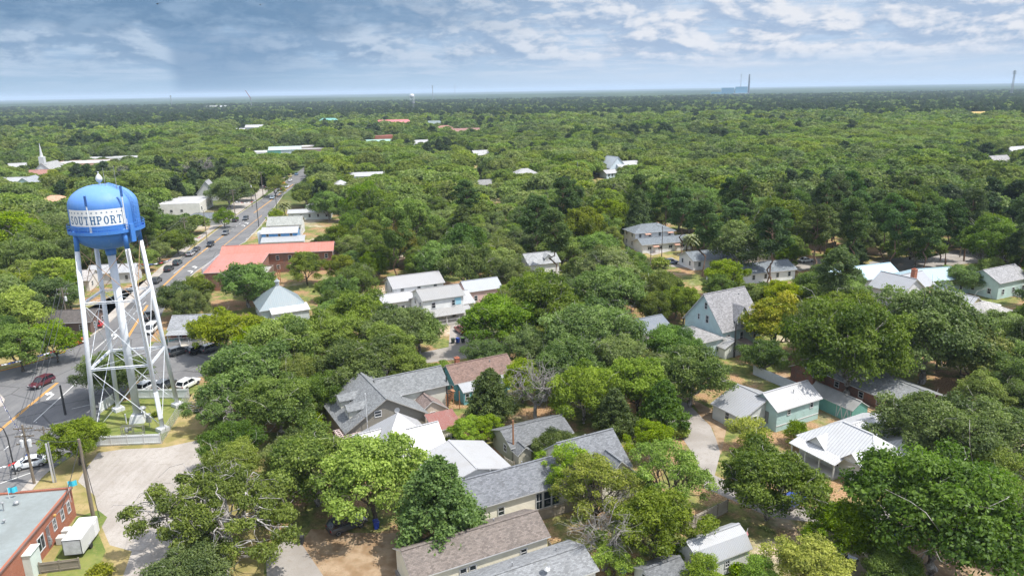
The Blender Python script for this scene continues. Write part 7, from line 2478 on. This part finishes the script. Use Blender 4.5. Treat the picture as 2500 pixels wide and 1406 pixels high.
# pixels of open ground that the photograph shows
for px in ((300, 1150), (400, 1130), (250, 1230), (300, 1250), (330, 1200), (430, 1100), (100, 1000), (60, 930), (180, 900), (300, 1040), (420, 1010), (360, 1040), (430, 890), (480, 905), (440, 940), (500, 600), (560, 560), (600, 530), (640, 500), (690, 460), (720, 435), (470, 645), (430, 670),
           (320, 760), (270, 810), (1090, 860), (1110, 850), (1060, 866), (700, 1380), (720, 1395), (680, 1400), (860, 1330), (930, 1330), (1720, 1080), (1730, 1120), (1700, 1050), (1690, 1010), (2150, 1240), (2110, 1255), (2170, 1350), (2400, 1330), (2150, 660), (2190, 650), (2370, 615), (2340, 625), (2140, 635), (2060, 1250), (1180, 1090), (1200, 1110),
           (2200, 835), (2150, 910), (2140, 870), (1450, 440), (1460, 430), (1162, 410), (1216, 490), (1640, 615), (1600, 625), (1620, 640), (550, 520), (590, 490), (1880, 930), (1960, 955), (90, 1230), (250, 1290), (640, 455), (1840, 1340)):
    KEEP.append(G(*px))
for a, b in zip(road_l[8:], road_l[9:]):
    for t_ in (0, .33, .66):
        l = G(*a).lerp(G(*b), t_)
        for off in (-3, 1.5, 6, 10.5): KEEP.append(l + Vector((off, 0, .3)))
KP = np.array([tuple(k) for k in KEEP])
KD = np.linalg.norm(KP - np.array([0, 0, CAM_H]), axis=1)
KU = (KP - np.array([0, 0, CAM_H])) / KD[:, None]


def hides(x, y, zc, rx, rz):
    """does an ellipsoid crown stand between the camera and anything that shows in the photograph?"""
    o = np.array([-x / rx, -y / rx, (CAM_H - zc) / rz])
    d = KU / np.array([rx, rx, rz])
    a = (d * d).sum(1)
    b = (d * o).sum(1)
    disc = b * b - a * ((o * o).sum() - 1)
    t = (-b - np.sqrt(np.maximum(disc, 0))) / a
    return bool(((disc > 0) & (t > 0) & (t < KD - 1.0)).any())


RPOLY = [(-118, 420), (-96, 60)]


def in_poly(px, py, poly):
    c = False
    for (x0, y0), (x1, y1) in zip(poly, poly[1:] + poly[:1]):
        if (y0 > py) != (y1 > py) and px < (x1 - x0) * (py - y0) / (y1 - y0) + x0: c = not c
    return c


ROADW = [(G(*q).x, G(*q).y) if not isinstance(q, Vector) else (q.x, q.y) for q in [(-900, 1100), (-420, 960)] + road_l] + [(-146, 520), (-126, 520)] + [(G(*q).x, G(*q).y) for q in road_r] + [(-70, 40), (-200, 40)]


def on_road(x, y, m=4.0):
    if y > 520: return False
    return any(in_poly(x + dx, y + dy, ROADW) for dx, dy in ((0, 0), (m, 0), (-m, 0), (0, m), (0, -m)))


def near_house(x, y, r):
    for cx, cy2, ca, sa, hx, hy in FOOT:
        dx, dy = x - cx, y - cy2
        u, v = abs(dx * ca + dy * sa) - hx, abs(dy * ca - dx * sa) - hy
        if math.hypot(max(u, 0), max(v, 0)) < 1.0 + r * .22 and (u < 9 and v < 9): return True
    return False


placed = [(t[1].x, t[1].y, t[2]) for t in TREES]
PA = [np.array([p[0] for p in placed]), np.array([p[1] for p in placed]), np.array([p[2] for p in placed])]
random.seed(21)
cand = []
y = 62.0
while y < 345:
    half = .74 * y + 12
    n = int(2 * half / 5.0)
    for k in range(n): cand.append((-half + (k + random.random()) * 5.0, y + random.random() * 4))
    y += 4.0
random.shuffle(cand)
cand.sort(key=lambda c: int(math.hypot(*c) / 30))
NF = 0
fill = []
for x, y in cand:
    d = math.hypot(x, y)
    if NF > 330: break
    r = random.choice((5.0, 5.8, 6.6, 7.4, 8.2)) * (1.0 if d < 200 else 1.12)
    dd = np.hypot(PA[0] - x, PA[1] - y)
    if (dd < .64 * (PA[2] + r)).any():
        r = 4.2
        if (dd < .64 * (PA[2] + r)).any(): continue
    if on_road(x, y, r * .9) or near_house(x, y, r): continue
    u = math.sin(x * .03 + 1) + math.sin(y * .021 + x * .01)
    kd = random.choices(('oak', 'lime', 'pine', 'gold', 'cone'), (8, 2.6, (.5 if d < 180 else 2.2) * (1.6 if x > 40 else .5), 0, .4))[0]
    rr_ = r if kd in ('oak', 'lime') else min(r, 4.6 if kd == 'pine' else 5.6)
    tn = random.choice(('deep', 'mid', 'grey', 'mid', 'olive', 'dark') if u < .3 else ('mid', 'bright', 'mid', 'olive', 'grey', 'bright'))
    if x < -24 and y < 78: continue
    zz, hz_ = {'pine': (2.95, 1.25), 'cone': (1.2, 1.2)}.get(kd, (1.0, .85))
    zs_ = 1.0 + .38 * random.random()
    if hides(x, y, zz * rr_ * zs_, rr_ * 1.1, hz_ * rr_ * zs_): continue
    if x < -15 and y < 118: kd, tn = 'oak', random.choice(('grey', 'mid', 'deep'))
    plant(kd, (x, y), rr_, tn, None, sz=zs_)
    PA[0], PA[1], PA[2] = np.append(PA[0], x), np.append(PA[1], y), np.append(PA[2], rr_)
    NF += 1
print('filled', NF, 'last distance', d)
NEARLIM = d

# labels for the filled trees: tone, kind and where they stand between named things
CNT = {}
ORD = ['closest', 'second closest', 'third closest', 'fourth closest', 'fifth closest', 'sixth closest', 'seventh closest', 'eighth closest', 'ninth closest', 'tenth closest', 'eleventh closest', 'twelfth closest', 'thirteenth closest', 'fourteenth closest', 'fifteenth closest']
NICE = {'oak': 'live oak', 'lime': 'leafy tree', 'pine': 'pine', 'gold': 'gold tinged magnolia', 'cone': 'pointed tree'}
MARKS.append(('the blue water tower', Vector((-60, 107))))
rows = []
for t in TREES:
    if t[0].get('label'): continue
    xy = t[1].xy
    mk = min(MARKS, key=lambda m: (m[1] - xy).length)
    v = xy - mk[1]
    u = xy.normalized()
    side = 'behind' if v.dot(u) > abs(v.x * u.y - v.y * u.x) else 'in front of' if v.dot(u) < -abs(v.x * u.y - v.y * u.x) else 'beside'
    rows.append((t, mk[0], side, v.length))
rows.sort(key=lambda r: r[3])
for t, mk, side, _ in rows:
    kind, tone = t[3], t[4]
    key = (kind, tone, mk, side)
    k = CNT[key] = CNT.get(key, 0) + 1
    word = TWORD[tone] if kind != 'gold' else TWORD[tone].split()[0]
    t[0]['label'] = f"{word} {NICE[kind]} {side} {mk}" + ('' if k == 1 else f", {ORD[min(k, 15) - 1]} to it")
    t[0]['group'] = NICE[kind] + ' trees filling the town blocks'


def blocked(x, y, r, rc, zc):
    if r < NEARLIM - 8: return True
    if r < NEARLIM + 40:
        dd = np.hypot(PA[0] - x, PA[1] - y)
        if (dd < .7 * (PA[2] + rc)).any(): return True
    if on_road(x, y, 3): return True
    if y < 1400 and near_house(x, y, rc): return True
    return y < 1500 and hides(x, y, zc, rc * 1.15, rc * .85)


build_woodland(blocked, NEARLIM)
